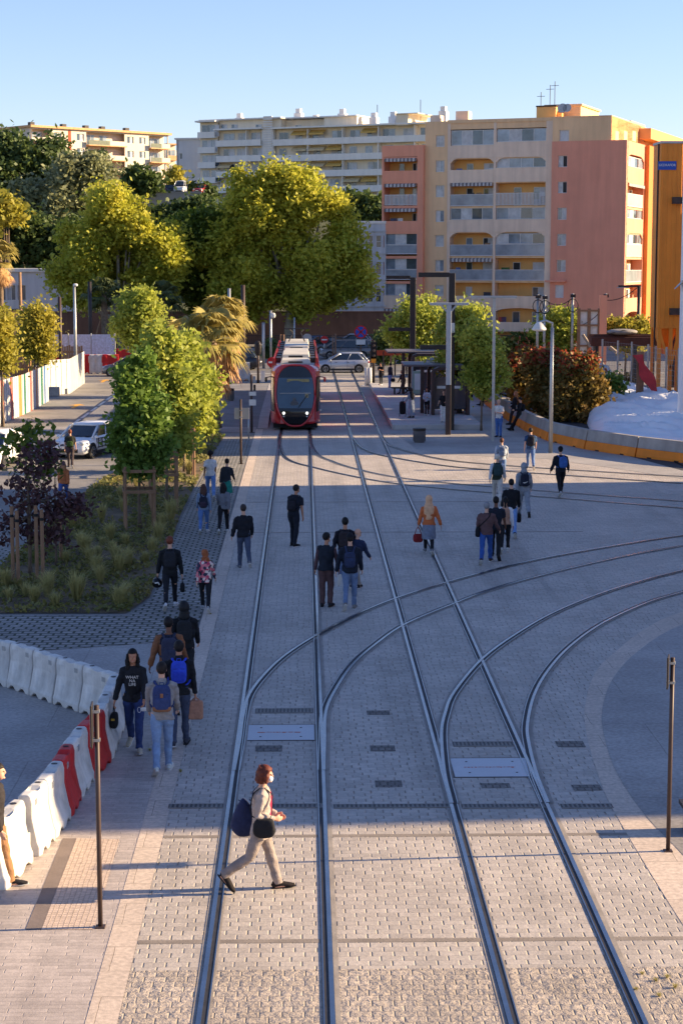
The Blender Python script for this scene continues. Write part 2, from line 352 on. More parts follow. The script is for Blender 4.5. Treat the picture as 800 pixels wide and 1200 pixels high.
# painted dashes and arrows on the street to the left
for k, (a, b) in enumerate([((86, 497), (94, 491)), ((96, 490), (105, 483.5)), ((107, 482), (114, 477)), ((116, 475.5), (123, 470.5)), ((125, 469), (131, 464.5)), ((133, 463), (138, 459.5)), ((72, 507), (82, 500))]):
    p, q = G(*a), G(*b); d = (q - p).normalized(); w = Vector((d.y, -d.x, 0)) * .09
    sheet('road_marking', [p - w, p + w, q + w, q - w], .005, WPAINT, px=False)
for cx, cy in ((89, 476), (122, 446.5)):
    p = G(cx, cy)
    sheet('road_marking', [p + Vector(v) for v in ((-.12, -1.6, 0), (.12, -1.6, 0), (.12, .6, 0), (.5, .6, 0), (0, 1.8, 0), (-.5, .6, 0), (-.12, .6, 0))], .005, YPAINT, px=False)
# tactile plate, dark slab course, cross courses
TACT = paving('tactile_studs', S(206, 184, 166), S(200, 178, 160), S(176, 156, 140), .07, .07, .010, -.006, nb=.002, stain=.1, offset=0)
sheet('tactile_paving', [(90, 983), (140, 984), (110, 1090), (49, 1090)], .009, TACT)
sheet('dark_paving_strip', [(74, 983), (89.6, 983), (48.6, 1090), (30, 1090)], .009, mat('dark_slabs', S(124, 111, 104), .85, .2, 2, .004, 30))
DCOURSE = mat('dark_course', S(132, 122, 113), .85, .2, 3, .006, 30)
for yy, xa, xb in ((22.55, -2.14, 7.4), (26.9, -2.14, 6.6), (58.6, -2.14, 9), (66.2, -2.14, 8)):
    sheet('paving_course', [(xa, yy - .06), (xb, yy - .06), (xb, yy + .06), (xa, yy + .06)], .007, DCOURSE, px=False)
# worn stains on the crossing
for pts in ([(640, 590), (700, 578), (800, 582), (830, 596), (760, 604), (680, 602)], [(560, 572), (640, 566), (700, 571), (640, 580)]):
    pass
# drains, cover plates, sunken setts
PLATE = mat('plate_steel', S(196, 198, 202), .5, .12, 2, metal=.1, streak=.2)
def px_rect(x0, x1, y0, y1): return [G(x0, y1), G(x1, y1), G(x1, y0), G(x0, y0)]
def cover(x0, x1, y0, y1, label):
    b = MB(); a, _, c, _2 = px_rect(x0, x1, y0, y1)
    t = thing('cover_plate', label, 'cover plate', ((a.x + c.x) / 2, (a.y + c.y) / 2, 0), 0, 'steel plates between the rails')
    w, h = abs(c.x - a.x) / 2, abs(c.y - a.y) / 2
    b.box(-w, w, -h, h, .0, .014); b.build('plate', PLATE, t, bevel=.003)
    f = MB(); f.box(-w - .04, w + .04, -h - .04, h + .04, .0, .011); f.build('frame', DKMET, t)
    for sx in (-.6, .6):
        for sy in (-.6, .6): k = MB(); k.lathe([(.02, .014), (.02, .02), (0, .02)], (w * sx, h * sy, 0), 8); k.build('bolt', DKMET, t)
    r = MB(); r.box(-w * .7, w * .62, -.008, .008, .0143, .0149); rr = random.Random(int(x0))
    for q in range(14): 
        x = -w * .7 + w * 1.3 * q / 14; r.box(x, x + rr.uniform(.02, .06), -.03 + rr.uniform(-.02, .02), .02, .0145, .0155)
    r.build('spray_mark', mat('orange_spray', S(190, 110, 90), .8), t)
cover(289, 368, 850, 868, 'pale steel cover plate between the rails of the left track by its switch')
cover(533, 616, 889, 911, 'pale steel cover plate between the rails of the right track by its switch')
def grate(x0, x1, y0, y1, label, group='slotted drains across the tracks'):
    a, _, c, _2 = px_rect(x0, x1, y0, y1)
    t = thing('drain_grate', label, 'drain', ((a.x + c.x) / 2, (a.y + c.y) / 2, 0), 0, group)
    w, h = abs(c.x - a.x) / 2, abs(c.y - a.y) / 2
    b = MB(); b.box(-w, w, -h, h, 0, .012); b.build('channel', DKMET, t)
    g = MB(); n = max(4, int(2 * w / .07))
    for k in range(n):
        x = -w + 2 * w * (k + .5) / n; g.box(x - .017, x + .017, -h + .015, h - .015, .0122, .017)
    g.box(-w, w, -h - .02, -h + .014, 0, .0165); g.box(-w, w, h - .014, h + .02, 0, .0165)
    g.build('bars', mat('cast_iron', S(120, 115, 110), .6, .2, 5, metal=.2), t)
grate(299, 367, 831, 836, 'short slotted drain beyond the pale plate of the left track')
grate(531, 603, 870, 875, 'short slotted drain beyond the pale plate of the right track')
for x0, x1, lab in ((197, 262, 'left of the left track'), (277, 379, 'between the rails of the left track'), (391, 528, 'between the two tracks'), (541, 643, 'between the rails of the right track'), (658, 716, 'right of the right track')):
    grate(x0, x1, 943, 947.5, 'long slotted drain across the tracks, stretch ' + lab)
SUNK = paving('sunken_setts', S(122, 116, 110), S(108, 103, 98), S(84, 80, 76), .12, .2, .015, .012, stain=.2)
for (x0, x1, y0, y1) in ((299, 331, 874, 881), (430, 456, 833, 838), (434, 462, 874, 881), (440, 470, 915, 923), (564, 596, 918, 924), (653, 682, 869, 876), (672, 702, 920, 927)):
    a, _, c, _2 = px_rect(x0, x1, y0, y1)
    sheet('sunken_setts', [(a.x, a.y), (c.x, a.y), (c.x, c.y), (a.x, c.y)], .009, SUNK, px=False)

# ------------------------------------------------------------------ rails
GROOVE = mat('groove_dark', S(48, 48, 52), .7, .3, 4)
JOINT = mat('rail_joint', S(146, 138, 130), .85, .25, 2, .006, 40)
def ribbon(path, o0, o1, z, m, name, parent, thick=0.0):
    P = [Vector((p[0], p[1], 0)) for p in path]; L = []
    for i in range(len(P)):
        d = (P[min(i + 1, len(P) - 1)] - P[max(i - 1, 0)]).normalized(); nr = Vector((d.y, -d.x, 0))
        L.append((P[i] + nr * o0, P[i] + nr * o1))
    b = MB()
    if thick:
        b.rings([[(a.x, a.y, z - thick), (a.x, a.y, z), (c.x, c.y, z), (c.x, c.y, z - thick)] for a, c in L])
    else:
        for (a, c), (a2, c2) in zip(L, L[1:]): b.poly([(a.x, a.y, z), (c.x, c.y, z), (c2.x, c2.y, z), (a2.x, a2.y, z)])
    return b.build(name, m, parent, world=True, fix=True)
def rail(path, parent, dz, inside):
    """one grooved rail; inside = +1 if the groove lies to the right of the path"""
    s = inside
    r = thing('rail', None, None); r.parent = parent
    ribbon(path, -.10, .115, .010 + dz, JOINT, 'bedding', r)
    ribbon(path, *sorted((-.05 * s, .082 * s)), .0125 + dz, GROOVE, 'groove', r)
    ribbon(path, *sorted((-.047 * s, .012 * s)), .024 + dz, STEEL, 'rail_head', r, .014)
    ribbon(path, *sorted((.072 * s, .088 * s)), .020 + dz, STEEL, 'guard_lip', r, .010)
def track(label, paths, dz):
    t = thing('tram_track', label, 'tram track', (paths[0][0][0], paths[0][0][1], 0), 0, 'tram tracks')
    rail(paths[0], t, dz, 1); rail(paths[1], t, dz, -1)
straight = lambda x: [(x, 8 + 3.5 * k) for k in range(46)]
track('left straight tram track leading to the red tram', (straight(-1.21), straight(.29)), 0)
track('right straight tram track running up beside the stop platform', (straight(2.35), straight(3.85)), 0.0)
def curve(start, px, n=5, ext=14):
    P = [Vector((*s, 0)) for s in start] + [G(*p) for p in px]
    d = (P[-1] - P[-2]).normalized(); q = P[-1]; pd = (P[-2] - P[-3]).normalized(); ang = math.atan2(d.y, d.x) - math.atan2(pd.y, pd.x)
    P += [q + d * 5, q + d * ext]
    return [(p.x, p.y) for p in smooth_path(P, n)]
track('curving tram track leaving the left track and sweeping off to the right',
      (curve([(-1.2, 30.5), (-1.17, 32.5)], [(286, 840), (293, 815), (312, 790), (336, 768), (372, 745), (420, 720), (464, 702), (524, 683), (608, 661), (680, 647), (752, 635), (800, 628)]),
       curve([(.3, 30.5), (.33, 32.3)], [(380.5, 836), (391, 811), (412, 780), (440, 755), (476, 731), (536, 706), (562, 696), (614, 680), (680, 663.5), (740, 650.5), (800, 640)])), .0045)
track('curving tram track leaving the right track and sweeping off to the right',
      (curve([(2.36, 28.5), (2.38, 30.3)], [(518, 862), (522, 838), (533, 812), (567, 772), (610, 741), (653, 717), (705, 696), (757, 680), (800, 669)]),
       curve([(3.87, 28.5), (3.90, 30.2)], [(618, 872), (616.5, 850), (624, 817), (640, 788), (666, 759), (705, 731), (757, 707), (800, 694)])), .009)
track('faint far tram track curving from the left track towards the orange barriers',
      (curve([(-1.2, 93), (-1.19, 88)], [(333, 534), (344, 541.5), (368, 548), (407, 557), (457, 566), (530, 574), (640, 583), (800, 596)], 4),
       curve([(.3, 93), (.31, 88)], [(372, 533), (388, 540.5), (412, 548.5), (460, 559), (530, 567), (640, 576), (800, 588)], 4)), .0045)
track('faint far tram track curving from the right track towards the orange barriers',
      (curve([(2.36, 97), (2.37, 92)], [(417, 519), (426, 526.5), (448, 534), (520, 546), (600, 553), (700, 560), (800, 567)], 4),
       curve([(3.86, 97), (3.87, 92)], [(452, 519), (466, 526), (520, 539), (600, 546.5), (700, 553), (800, 559)], 4)), .009)
PEDGE = mat('platform_edge_stone', S(176, 172, 168), .75, .15, 1, .003, 40)
# ------------------------------------------------------------------ raised stop platforms
b = MB()
b.prism([(4.62, 95.5), (9.3, 95.5), (9.3, 129), (4.62, 129)], 0, .27); b.build('platform', SLAB, bevel=.03)['kind'] = 'structure'
b = MB(); b.box(4.58, 5.1, 95.4, 129.1, .0, .285); b.box(5.1, 8.6, 95.35, 95.7, 0, .283); b.box(8.55, 9.35, 95.3, 96.1, 0, .288); b.box(4.7, 5.3, 95.3, 96.0, 0, .2875)
b.build('platform_edge', PEDGE, bevel=.02)['kind'] = 'structure'
b = MB(); b.rings([[(-12, y, 0), (-12, y, z), (-2.0, y, z), (-2.0, y, 0)] for y, z in ((97.2, .02), (101, .27), (128, .27))]); b.build('platform_left', mat('grey_paving', S(126, 124, 124), .8, .2, .8, .004, 40), fix=True)['kind'] = 'structure'
b = MB(); b.rings([[(-2.45, y, 0), (-2.45, y, z), (-1.92, y, z), (-1.92, y, 0)] for y, z in ((96.4, .024), (101, .285), (128, .285))]); b.build('platform_left_edge', PEDGE, fix=True)['kind'] = 'structure'
# ================================================================== TERRAIN
def hz(x, y):
    t = max(0, min(1, (y - 214) / 105)); h = 17.5 * (t * t * (3 - 2 * t))
    if y > 319: h += (y - 319) * .07 * max(0, min(1, (10 - x) / 60))
    return h + .4 * mnoise.noise((x * .05, y * .05, 0)) * t
b = MB(); NX, NY = 70, 60; i0 = []
for j in range(NY):
    for i in range(NX):
        x = -180 + 360 * i / (NX - 1); y = 212 + 500 * j / (NY - 1); b.addv([(x, y, hz(x, y) + .02)])
for j in range(NY - 1):
    for i in range(NX - 1): b.face((j * NX + i, j * NX + i + 1, j * NX + NX + i + 1, j * NX + NX + i))
b.build('hillside', mat('hill_scrub', S(74, 78, 48), .95, .5, .15, .3, 1.2), smooth=True)['kind'] = 'structure'

# ================================================================== BUILDINGS
GLASS = glass()
GLASSB = glass('window_glass_pale', (.22, .27, .32), .12)
CURT = mat('curtain', S(196, 196, 192), .8, .25, 1.5)
WFRAME = mat('white_frame', S(214, 212, 206), .5, .08, 3)
SHUT = mat('shutter_white', S(205, 205, 204), .6, .1, 3)
DARKW = mat('dark_opening', S(40, 38, 38), .6, .4, 1)
RAILM = mat('pale_railing', S(214, 210, 208), .5, .1, 3)
RAILG = mat('railing_glass', (.30, .33, .36, 1), .15, .25, .7, spec=.6)
class Face:
    """a vertical facade plane: o corner on the ground, u along it (to the right seen from outside), n inward"""
    def __init__(s, o, ang):
        s.o = Vector((o[0], o[1], 0)); s.u = Vector((math.cos(ang), math.sin(ang), 0)); s.n = Vector((-math.sin(ang), math.cos(ang), 0))
        s.M = Matrix((( s.u.x, s.n.x, 0, s.o.x), (s.u.y, s.n.y, 0, s.o.y), (0, 0, 1, 0), (0, 0, 0, 1)))
    def at(s, px, py, d=0.0):
        r = ray(px, py); c = Vector((0, 0, CAMH)); p0 = s.o + s.n * d
        t = (p0 - c).dot(s.n) / r.dot(s.n); p = c + r * t
        return (p - s.o).dot(s.u), p.z
    def mb(s):
        b = MB(); b.M = s.M; return b
def wall_holes(b, u0, u1, z0, z1, holes, depth=.18, mi=0, y=0.0):
    """front sheet with openings and their reveals"""
    us = sorted({u0, u1, *[h[0] for h in holes], *[h[1] for h in holes]}); zs = sorted({z0, z1, *[h[2] for h in holes], *[h[3] for h in holes]})
    us = [u for u in us if u0 <= u <= u1]; zs = [z for z in zs if z0 <= z <= z1]
    for a, c in zip(us, us[1:]):
        for e, f in zip(zs, zs[1:]):
            m = ((a + c) / 2, (e + f) / 2)
            if any(h[0] < m[0] < h[1] and h[2] < m[1] < h[3] for h in holes): continue
            b.poly([(a, y, e), (c, y, e), (c, y, f), (a, y, f)], mi)
    for h in holes:
        a, c, e, f = h[:4]
        b.poly([(a, y, e), (a, y + depth, e), (a, y + depth, f), (a, y, f)], mi); b.poly([(c, y, e), (c, y, f), (c, y + depth, f), (c, y + depth, e)], mi)
        b.poly([(a, y, e), (c, y, e), (c, y + depth, e), (a, y + depth, e)], mi); b.poly([(a, y, f), (a, y + depth, f), (c, y + depth, f), (c, y, f)], mi)
def window(F, root, u0, u1, z0, z1, y=.16, n=2, pane=None, name='window', frame=None, t=.06, trans=0):
    """frame with n lights, pane behind it"""
    pane = pane or GLASS; frame = frame or WFRAME
    b = F.mb(); d0, d1 = y - .05, y
    b.box(u0, u1, d0, d1, z0, z0 + t); b.box(u0, u1, d0, d1, z1 - t, z1)
    for k in range(n + 1):
        u = u0 + (u1 - u0 - t) * k / n; b.box(u, u + t, d0 + .001, d1 - .001, z0 + t, z1 - t)
    for k in range(trans): z = z0 + (z1 - z0) * (k + 1) / (trans + 1); b.box(u0 + t, u1 - t, d0 + .005, d1 - .005, z - .03, z + .03)
    w = b.build(name, frame, root, world=True)
    p = F.mb(); mats = pane if isinstance(pane, list) else [pane]
    for k in range(n):
        a = u0 + (u1 - u0) * k / n; c = u0 + (u1 - u0) * (k + 1) / n
        p.box(a, c, y - .02 + .002 * (k % 2), y + .03, z0 + .01, z1 - .01, k % len(mats))
    pb = p; pb.v = [wmat(w).inverted() @ v for v in pb.v]; pb.build('pane', mats, w)
    return w
def railing(F, root, u0, u1, z0, z1, y, style):
    b = F.mb()
    if style == 'glass':
        b.box(u0, u1, y, y + .03, z0 + .08, z1 - .05, 1); b.box(u0, u1, y - .02, y + .05, z1 - .05, z1, 0); b.box(u0, u1, y - .02, y + .05, z0, z0 + .08, 0)
        return b.build('railing', [RAILM, RAILG], root, world=True)
    b.box(u0, u1, y, y + .04, z1 - .06, z1); b.box(u0, u1, y, y + .04, z0 + .05, z0 + .11)
    n = max(3, int((u1 - u0) / .16))
    for k in range(n): u = u0 + (u1 - u0) * (k + .5) / n; b.box(u - .045, u + .045, y + .005, y + .03, z0 + .11, z1 - .06)
    return b.build('railing', WFRAME if style == 'white' else RAILM, root, world=True)
STRIPE = None
def awning(F, root, u0, u1, z1, y, drop=.45, c=None):
    b = F.mb(); n = max(4, int((u1 - u0) / .22))
    for k in range(n):
        a = u0 + (u1 - u0) * k / n; e = u0 + (u1 - u0) * (k + 1) / n
        b.box(a, e, y - .25, y - .22, z1 - drop, z1 - .12, k % 2); b.poly([(a, y - .25, z1 - .12), (e, y - .25, z1 - .12), (e, y + .1, z1), (a, y + .1, z1)], k % 2)
    return b.build('awning', c or [mat('awning_dark', S(110, 104, 104), .8), mat('awning_pale', S(196, 190, 184), .8)], root, world=True)
def arch_panel(b, u0, u1, ztop, zspring, zcrown, y0, y1, mi=0, n=14):
    """wall panel whose lower edge is a shallow arch"""
    for k in range(n):
        a, c = u0 + (u1 - u0) * k / n, u0 + (u1 - u0) * (k + 1) / n
        f = lambda u: zspring + (zcrown - zspring) * math.sqrt(max(0, 1 - (2 * (u - u0) / (u1 - u0) - 1) ** 2))
        za, zc = f(a), f(c)
        b.poly([(a, y0, za), (c, y0, zc), (c, y0, ztop), (a, y0, ztop)], mi); b.poly([(a, y0, za), (a, y1, za), (c, y1, zc), (c, y0, zc)], mi)

# ------------------------------------------------------------------ pink and tan block
TAN = mat('render_tan', S(238, 198, 152), .9, .07, .35, .004, 40, streak=.12)
PINK = mat('render_pink', S(232, 158, 130), .9, .06, .3, .004, 40, streak=.10)
SALM = mat('render_salmon', S(236, 160, 128), .9, .06, .3, .004, 40, streak=.1)
OCH = mat('render_ochre', S(240, 184, 112), .9, .08, .5, streak=.05)
BEIGE = mat('render_beige', S(236, 210, 184), .9, .07, .5, .004, 40, streak=.15)
ORNG = mat('render_orange', S(218, 130, 66), .9, .06, .3, streak=.06)
ROOFG = mat('roof_gravel', S(150, 142, 134), .9, .2, 1)
PA = -R(22)
pc = V(730, 400, 206); PF = Face((pc.x, pc.y), PA)
pink = thing('apartment_block', 'tall pink, tan and ochre apartment block with arched loggias at the right', 'building', (pc.x, pc.y, 0))
def PU(px, d=0): return PF.at(px, 309, d)[0]
def PZ(py, px=600): return PF.at(px, py)[1]
uL, uA, uB0, uC0, uC1, uC2, uE0, uT = PU(449), PU(490), PU(497), PU(523), PU(578), PU(637.5), PU(645), PU(713)
FL = [PZ(y) for y in (387, 358, 329, 300, 270.5, 241, 212, 183, 154)]     # slab levels
ZT = PZ(140)
# solid core walls
b = PF.mb()
b.box(uL + .1, uB0, 1.5, 13, 0, PZ(173, 470)); b.build('rear_wall_of_wing', OCH, pink, world=True)
b = PF.mb(); b.box(uC0 - .3, uE0, 1.5, 13, 0, ZT - .3); b.build('loggia_wall', OCH, pink, world=True)
# plain tan wall with small windows
wz = [(165, 181)] and [(y0, y1) for y0, y1 in ((158.5, 172), (188, 201.5), (217, 231), (246.5, 260), (275.5, 289), (304.5, 318), (334, 347))]
holes = []
for y0, y1 in wz: holes.append((PU(509.5), PU(519.5), PZ(y1, 515), PZ(y0, 515)))
b = PF.mb(); wall_holes(b, uB0, uC0, 0, PZ(142.5, 510), holes, .2); b.poly([(uB0, 0, PZ(142.5, 510)), (uC0, 0, PZ(142.5, 510)), (uC0, 13, PZ(142.5, 510)), (uB0, 13, PZ(142.5, 510))])
b.box(uB0, uC0, .4, 13, 0, PZ(144, 510)); b.poly([(uB0, 0, PZ(172, 500)), (uB0, 13, PZ(172, 500)), (uB0, 13, PZ(142.5, 510)), (uB0, 0, PZ(142.5, 510))])
b.build('stair_wall', TAN, pink, world=True)
for k, h in enumerate(holes): window(PF, pink, *h, y=.18, n=2, pane=[SHUT if k in (3,) else CURT, GLASSB if k % 2 else CURT])
# loggia bays
def bays(F, root, u0, u1, rows, wallm, par, ybase=0.0, depth=1.5, seed=0):
    """rows: list of (kind, z0 floor, z1 ceiling underside, parapet top)"""
    rr = random.Random(seed)
    for kind, z0, z1, extra in rows:
        w = u1 - u0
        if 'P' in kind:                         # solid parapet
            b = F.mb(); b.box(u0, u1, ybase, ybase + .15, z0 - .12, extra); b.build('parapet', par, root, world=True)
        if 'R' in kind: railing(F, root, u0 + .02, u1 - .02, z0 + .02, extra, ybase + .06, 'white')
        if 'G' in kind: railing(F, root, u0 + .02, u1 - .02, z0 + .02, extra, ybase + .06, 'glass')
        if 'W' in kind:                         # glazed in
            zb = extra + .02 if extra else z0 + .05
            window(F, root, u0 + .05, u1 - .05, zb, z1 - .05, ybase + .24, 4 if w > 5 else 3, [GLASSB, CURT, GLASS, GLASSB] if rr.random() < .5 else [CURT, GLASSB, GLASSB, GLASS], name='glazed_loggia')
        else:
            zd = z0 + .05
            for q, (a, c) in enumerate(((.30, .45), (.70, .93))):
                if rr.random() < .9: window(F, root, u0 + w * a, u0 + w * c, zd, min(zd + 2.05, z1 - .1), ybase + depth - .02, 1 if q == 0 else 2, [rr.choice([DARKW, GLASS, SHUT, GLASSB]), rr.choice([GLASS, SHUT, CURT])], name='balcony_door')
        if 'W' not in kind:                     # things left on the balconies
            for _ in range(rr.randint(2, 5)):
                it = F.mb(); u = rr.uniform(u0 + .4, u1 - .5); q = rr.random(); pal = [S(70, 96, 50), S(176, 80, 60), S(210, 206, 198), S(90, 110, 150), S(150, 120, 90), S(60, 60, 66)]; c = rr.choice(pal)
                if q < .35: it.box(u, u + rr.uniform(.3, .7), ybase + .45, ybase + .9, z0, z0 + rr.uniform(.5, 1.1))
                elif q < .6: it.sup((u, ybase + .4, z0 + .35), (.35, .35, .7), .6, 10, 7); it.sup((u, ybase + .4, z0 + .95), (.6, .5, .7), 1, 10, 7)
                else: it.box(u, u + rr.uniform(.5, 1.0), ybase + .3, ybase + .33, z0 + .7, z0 + 1.5)
                it.build('balcony_item', mat('item_%d' % int(c[0] * 1000), c, .8, .3, 4), root, world=True)
        if 'A' in kind: awning(F, root, u0 + .1, u1 - .1, z1 - .02, ybase + .1)
def zz(y): return PZ(y)
rows1 = [('P', FL[0] - 2.7, zz(395), zz(397)), ('P', FL[0], zz(363), zz(377.5)), ('P', FL[1], zz(331.5), zz(347)), ('GA', FL[2] , zz(302), zz(316)), ('G', FL[3], zz(273), zz(286.5)),
         ('WP', FL[4], zz(242.5), zz(257)), ('GA', FL[5], zz(212.5), zz(227)), ('P', FL[6], zz(184), zz(198)), ('WP', FL[7], zz(150.5), zz(169))]
rows2 = [('P', FL[0] - 2.7, zz(395), zz(397)), ('P', FL[0], zz(363), zz(377.5)), ('P', FL[1], zz(331.5), zz(347)), ('G', FL[2], zz(302), zz(316)), ('WG', FL[3], zz(273), zz(286)),
         ('WP', FL[4], zz(242.5), zz(257)), ('R', FL[5], zz(212.5), zz(226)), ('WP', FL[6], zz(182), zz(196.5)), ('WP', FL[7], zz(150.5), zz(166))]
gap = .35
bays(PF, pink, uC0 + gap, uC1 - .15, rows1, OCH, BEIGE, seed=3); bays(PF, pink, uC1 + .15, uC2, rows2, OCH, BEIGE, seed=5)
b = PF.mb()
for u0, u1 in ((uC0, uC0 + gap), (uC1 - .15, uC1 + .15), (uC2, uE0)): b.box(u0, u1, -.02 if u0 == uC2 else .02, 1.55, 0, ZT)
b.build('pier', BEIGE, pink, world=True)
b = PF.mb()
for z in FL[:8]: b.box(uC0 + .3, uC2 + .1, .17, 1.52, z - .22, z)
b.box(uC0 + .35, uC2, .05, 1.52, PZ(150), ZT - .01); b.box(uC0 - .02, uE0 + .02, -.04, 13, ZT - .25, ZT + .12)
b.build('floor_slab', TAN, pink, world=True)
for (a, c) in ((uC0 + gap, uC1 - .15), (uC1 + .15, uC2)):
    for yt, ys, yc in ((169, 190, 182.5), (257, 278, 270.5), (347, 366, 361)):
        b = PF.mb(); arch_panel(b, a, c, PZ(ys - 6.5) + .3, PZ(ys), PZ(yc), .05, 1.5); b.build('arch', BEIGE, pink, world=True)
# pink wing on the left
b = PF.mb(); zw = PZ(172, 470)
b.box(uA, uB0 - .002, -.6, 1.5, 0, zw); b.box(uL, uL + .25, -.6, 13, 0, zw); b.box(uL + .25, uA, -.6, 1.5, PZ(184, 470), zw); b.box(uL, uB0 - .004, -.6, 13, zw, zw + .12)
b.build('wing_wall', SALM, pink, world=True)
wr = []
for k, y in enumerate((387, 358, 329, 300, 270.5, 241, 212, 183)): pass
def pzw(y): return PF.at(470, y, -.6)[1]
rowsW = [('PA', pzw(391), pzw(361), pzw(377)), ('WP', pzw(361), pzw(331), pzw(346.5)), ('WG', pzw(328), pzw(302), pzw(316)), ('WG', pzw(298), pzw(273), pzw(287)),
         ('PA', pzw(271), pzw(243.5), pzw(259)), ('RA', pzw(241), pzw(214.5), pzw(228)), ('PA', pzw(212), pzw(184.5), pzw(200)), ]
bays(PF, pink, uL + .25, uA, rowsW, OCH, SALM, ybase=-.58, depth=2.0, seed=8)
b = PF.mb()
for y in (391, 361, 329.5, 300, 271, 241, 212, 184): z = pzw(y); b.box(uL + .2, uA + .01, -.56, 1.5, z - .3, z)
b.build('wing_slab', SALM, pink, world=True)
b = PF.mb(); b.box(uL - .02, uA + .2, -.63, -.56, pzw(361.5), pzw(346.5)); b.build('wing_band', BEIGE, pink, world=True)
# pink blind wall on the right, with one column of windows; set-back tan storey on top
holes = [(PU(652.5), PU(663), PZ(y1, 657), PZ(y0, 657)) for y0, y1 in ((182.5, 196), (213, 226.5), (243.5, 257.5), (274, 288), (304.5, 318.5))] + [(PU(651), PU(661), PZ(349, 656), PZ(334, 656))]
zp = PZ(165, 690)
b = PF.mb(); wall_holes(b, uE0, 0, 0, zp, holes, .2, y=-.3); b.box(uE0, -1.65, .3, 16, 0, zp - .05); b.poly([(uE0, -.3, zp), (0, -.3, zp), (0, 16, zp), (uE0, 16, zp)])
b.poly([(uE0, -.3, 0), (uE0, .3, 0), (uE0, .3, zp), (uE0, -.3, zp)]); b.poly([(0, -.3, 0), (0, .6, 0), (0, .6, zp), (0, -.3, zp)])
b.build('blind_wall', PINK, pink, world=True)
for k, h in enumerate(holes): window(PF, pink, *h, y=-.12, n=2, pane=[CURT, DARKW] if k < 2 else [GLASSB, CURT] if k < 5 else [SHUT, SHUT])
b = PF.mb(); b.box(PU(640), PU(664), -.75, -.3, PZ(330.5, 655), PZ(328.5, 655)); b.build('door_canopy', PINK, pink, world=True)
b = PF.mb(); hh = [(PU(653), PU(664), PZ(166 - .5, 657), PZ(152.5, 657))]; zt2 = PZ(136.5, 700)
wall_holes(b, uE0, uT, zp + .02, zt2, hh, .2, y=-.1); b.box(uE0, uT, .3, 16, zp, zt2 - .02); b.box(uE0 - .02, uT + .03, -.14, 16, zt2 - .02, zt2 + .1)
b.poly([(uT, -.1, zp), (uT, .3, zp), (uT, .3, zt2), (uT, -.1, zt2)]); b.build('top_storey', TAN, pink, world=True)
window(PF, pink, *hh[0], y=.06, n=2, pane=SHUT)
b = PF.mb(); b.box(PU(623.5), PU(646), .8, 5, ZT, PZ(124.5, 635)); b.box(PU(623), PU(647), .7, 5.2, PZ(124.5, 635), PZ(123, 635), 1); b.box(PU(645), PU(652), 1.2, 4, ZT, PZ(133), 0)
b.build('lift_tower', [OCH, DARKW], pink, world=True)
for px, w in ((656, 1.0), (661.5, .9)):
    b = PF.mb(); u, z = PU(px), PZ(129); b.lathe([(0, 0), (.3, .02), (w * .5, .10), (w * .55, .13)], (0, 0, 0), 16)
    m4 = Matrix.Translation((u, -.1, z)) @ Matrix.Rotation(R(70), 4, 'X'); b.M = None
    b.v = [PF.M @ (m4 @ (Vector(v) if True else v)) for v in [Vector(PF.M.inverted() @ v) for v in b.v]]
    b.build('satellite_dish', mat('dish_grey', S(178, 176, 172), .5), pink, world=True)
b = PF.mb()
for px, y0, y1 in ((628, 124, 108), (638.5, 124, 100), (644, 130, 96)): u = PU(px); b.tube([(u, 1, PZ(y0)), (u, 1, PZ(y1))], .04, 5); b.box(u - .45, u + .45, .98, 1.02, PZ(y1) - .5, PZ(y1) - .45)
b.build('aerial', DKMET, pink, world=True)
for px, w in ((462.0 + 42, .6), (535, .75)):
    b = PF.mb(); u = PU(px); b.box(u - w, u + w, 1.5, 2.8, ZT - .2, PZ(127 if px > 520 else 131)); b.build('chimney', BEIGE, pink, world=True)
# sunlit side face
SFo = PF.M @ Vector((0, -.3, 0)); SF = Face((SFo.x, SFo.y), PA + R(90))
def SU(px, d=0): return SF.at(px, 309, d)[0]
def SZ(y, px): return SF.at(px, y)[1]
sa, sb, sc_, sd_, se = SU(731), SU(752.5), SU(761), SU(769.5), SU(800)
b = SF.mb()
b.box(.6, sb + .02, 1.3, 1.6, 0, zp - .1); b.box(sc_, 30, 1.3, 1.6, 0, zp - .1); b.build('side_loggia_wall', OCH, pink, world=True)
b = SF.mb(); b.box(sb, sc_, -.5, 1.3, 0, SZ(171, 757)); b.build('orange_pier', ORNG, pink, world=True)
b = SF.mb(); b.box(.3, .8, 0, 1.3, 0, zp); b.box(sb - .35, sb, 0, 1.3, 0, zp); b.box(.8, sb - .35, .02, 1.3, SZ(181, 740), zp); b.build('side_pier', SALM, pink, world=True)
yl = [391, 361, 328.5, 300, 270.5, 241, 212, 182]; wins = [(0, 0, 'a')]
def srow(u0, u1, px, colr, seed):
    b = SF.mb()
    for y in (361, 331, 301.5, 272, 243, 213.5): z = SZ(y, px); b.box(u0, u1, .1, 1.3, z - .25, z)
    b.build('side_slab', colr, pink, world=True)
    kinds = [('P', 391, 366, 377), ('P', 361, 333, 349), ('G', 331, 303, 316.5), ('RW', 301.5, 274, 286), ('WP', 272, 242.5, 256), ('RA', 243, 214, 227), ('WP', 213.5, 183, 195.5)]
    bays(SF, pink, u0 + .02, u1 - .02, [(k, SZ(a, px), SZ(c, px), SZ(e, px)) for k, a, c, e in kinds], OCH, colr, depth=1.3, seed=seed)
    for ys, yc in ((187, 180), (279, 271.5), (372, 365)): b = SF.mb(); arch_panel(b, u0, u1, SZ(yc - 2, px) + .4, SZ(ys, px), SZ(yc, px), .03, 1.2); b.build('side_arch', colr, pink, world=True)
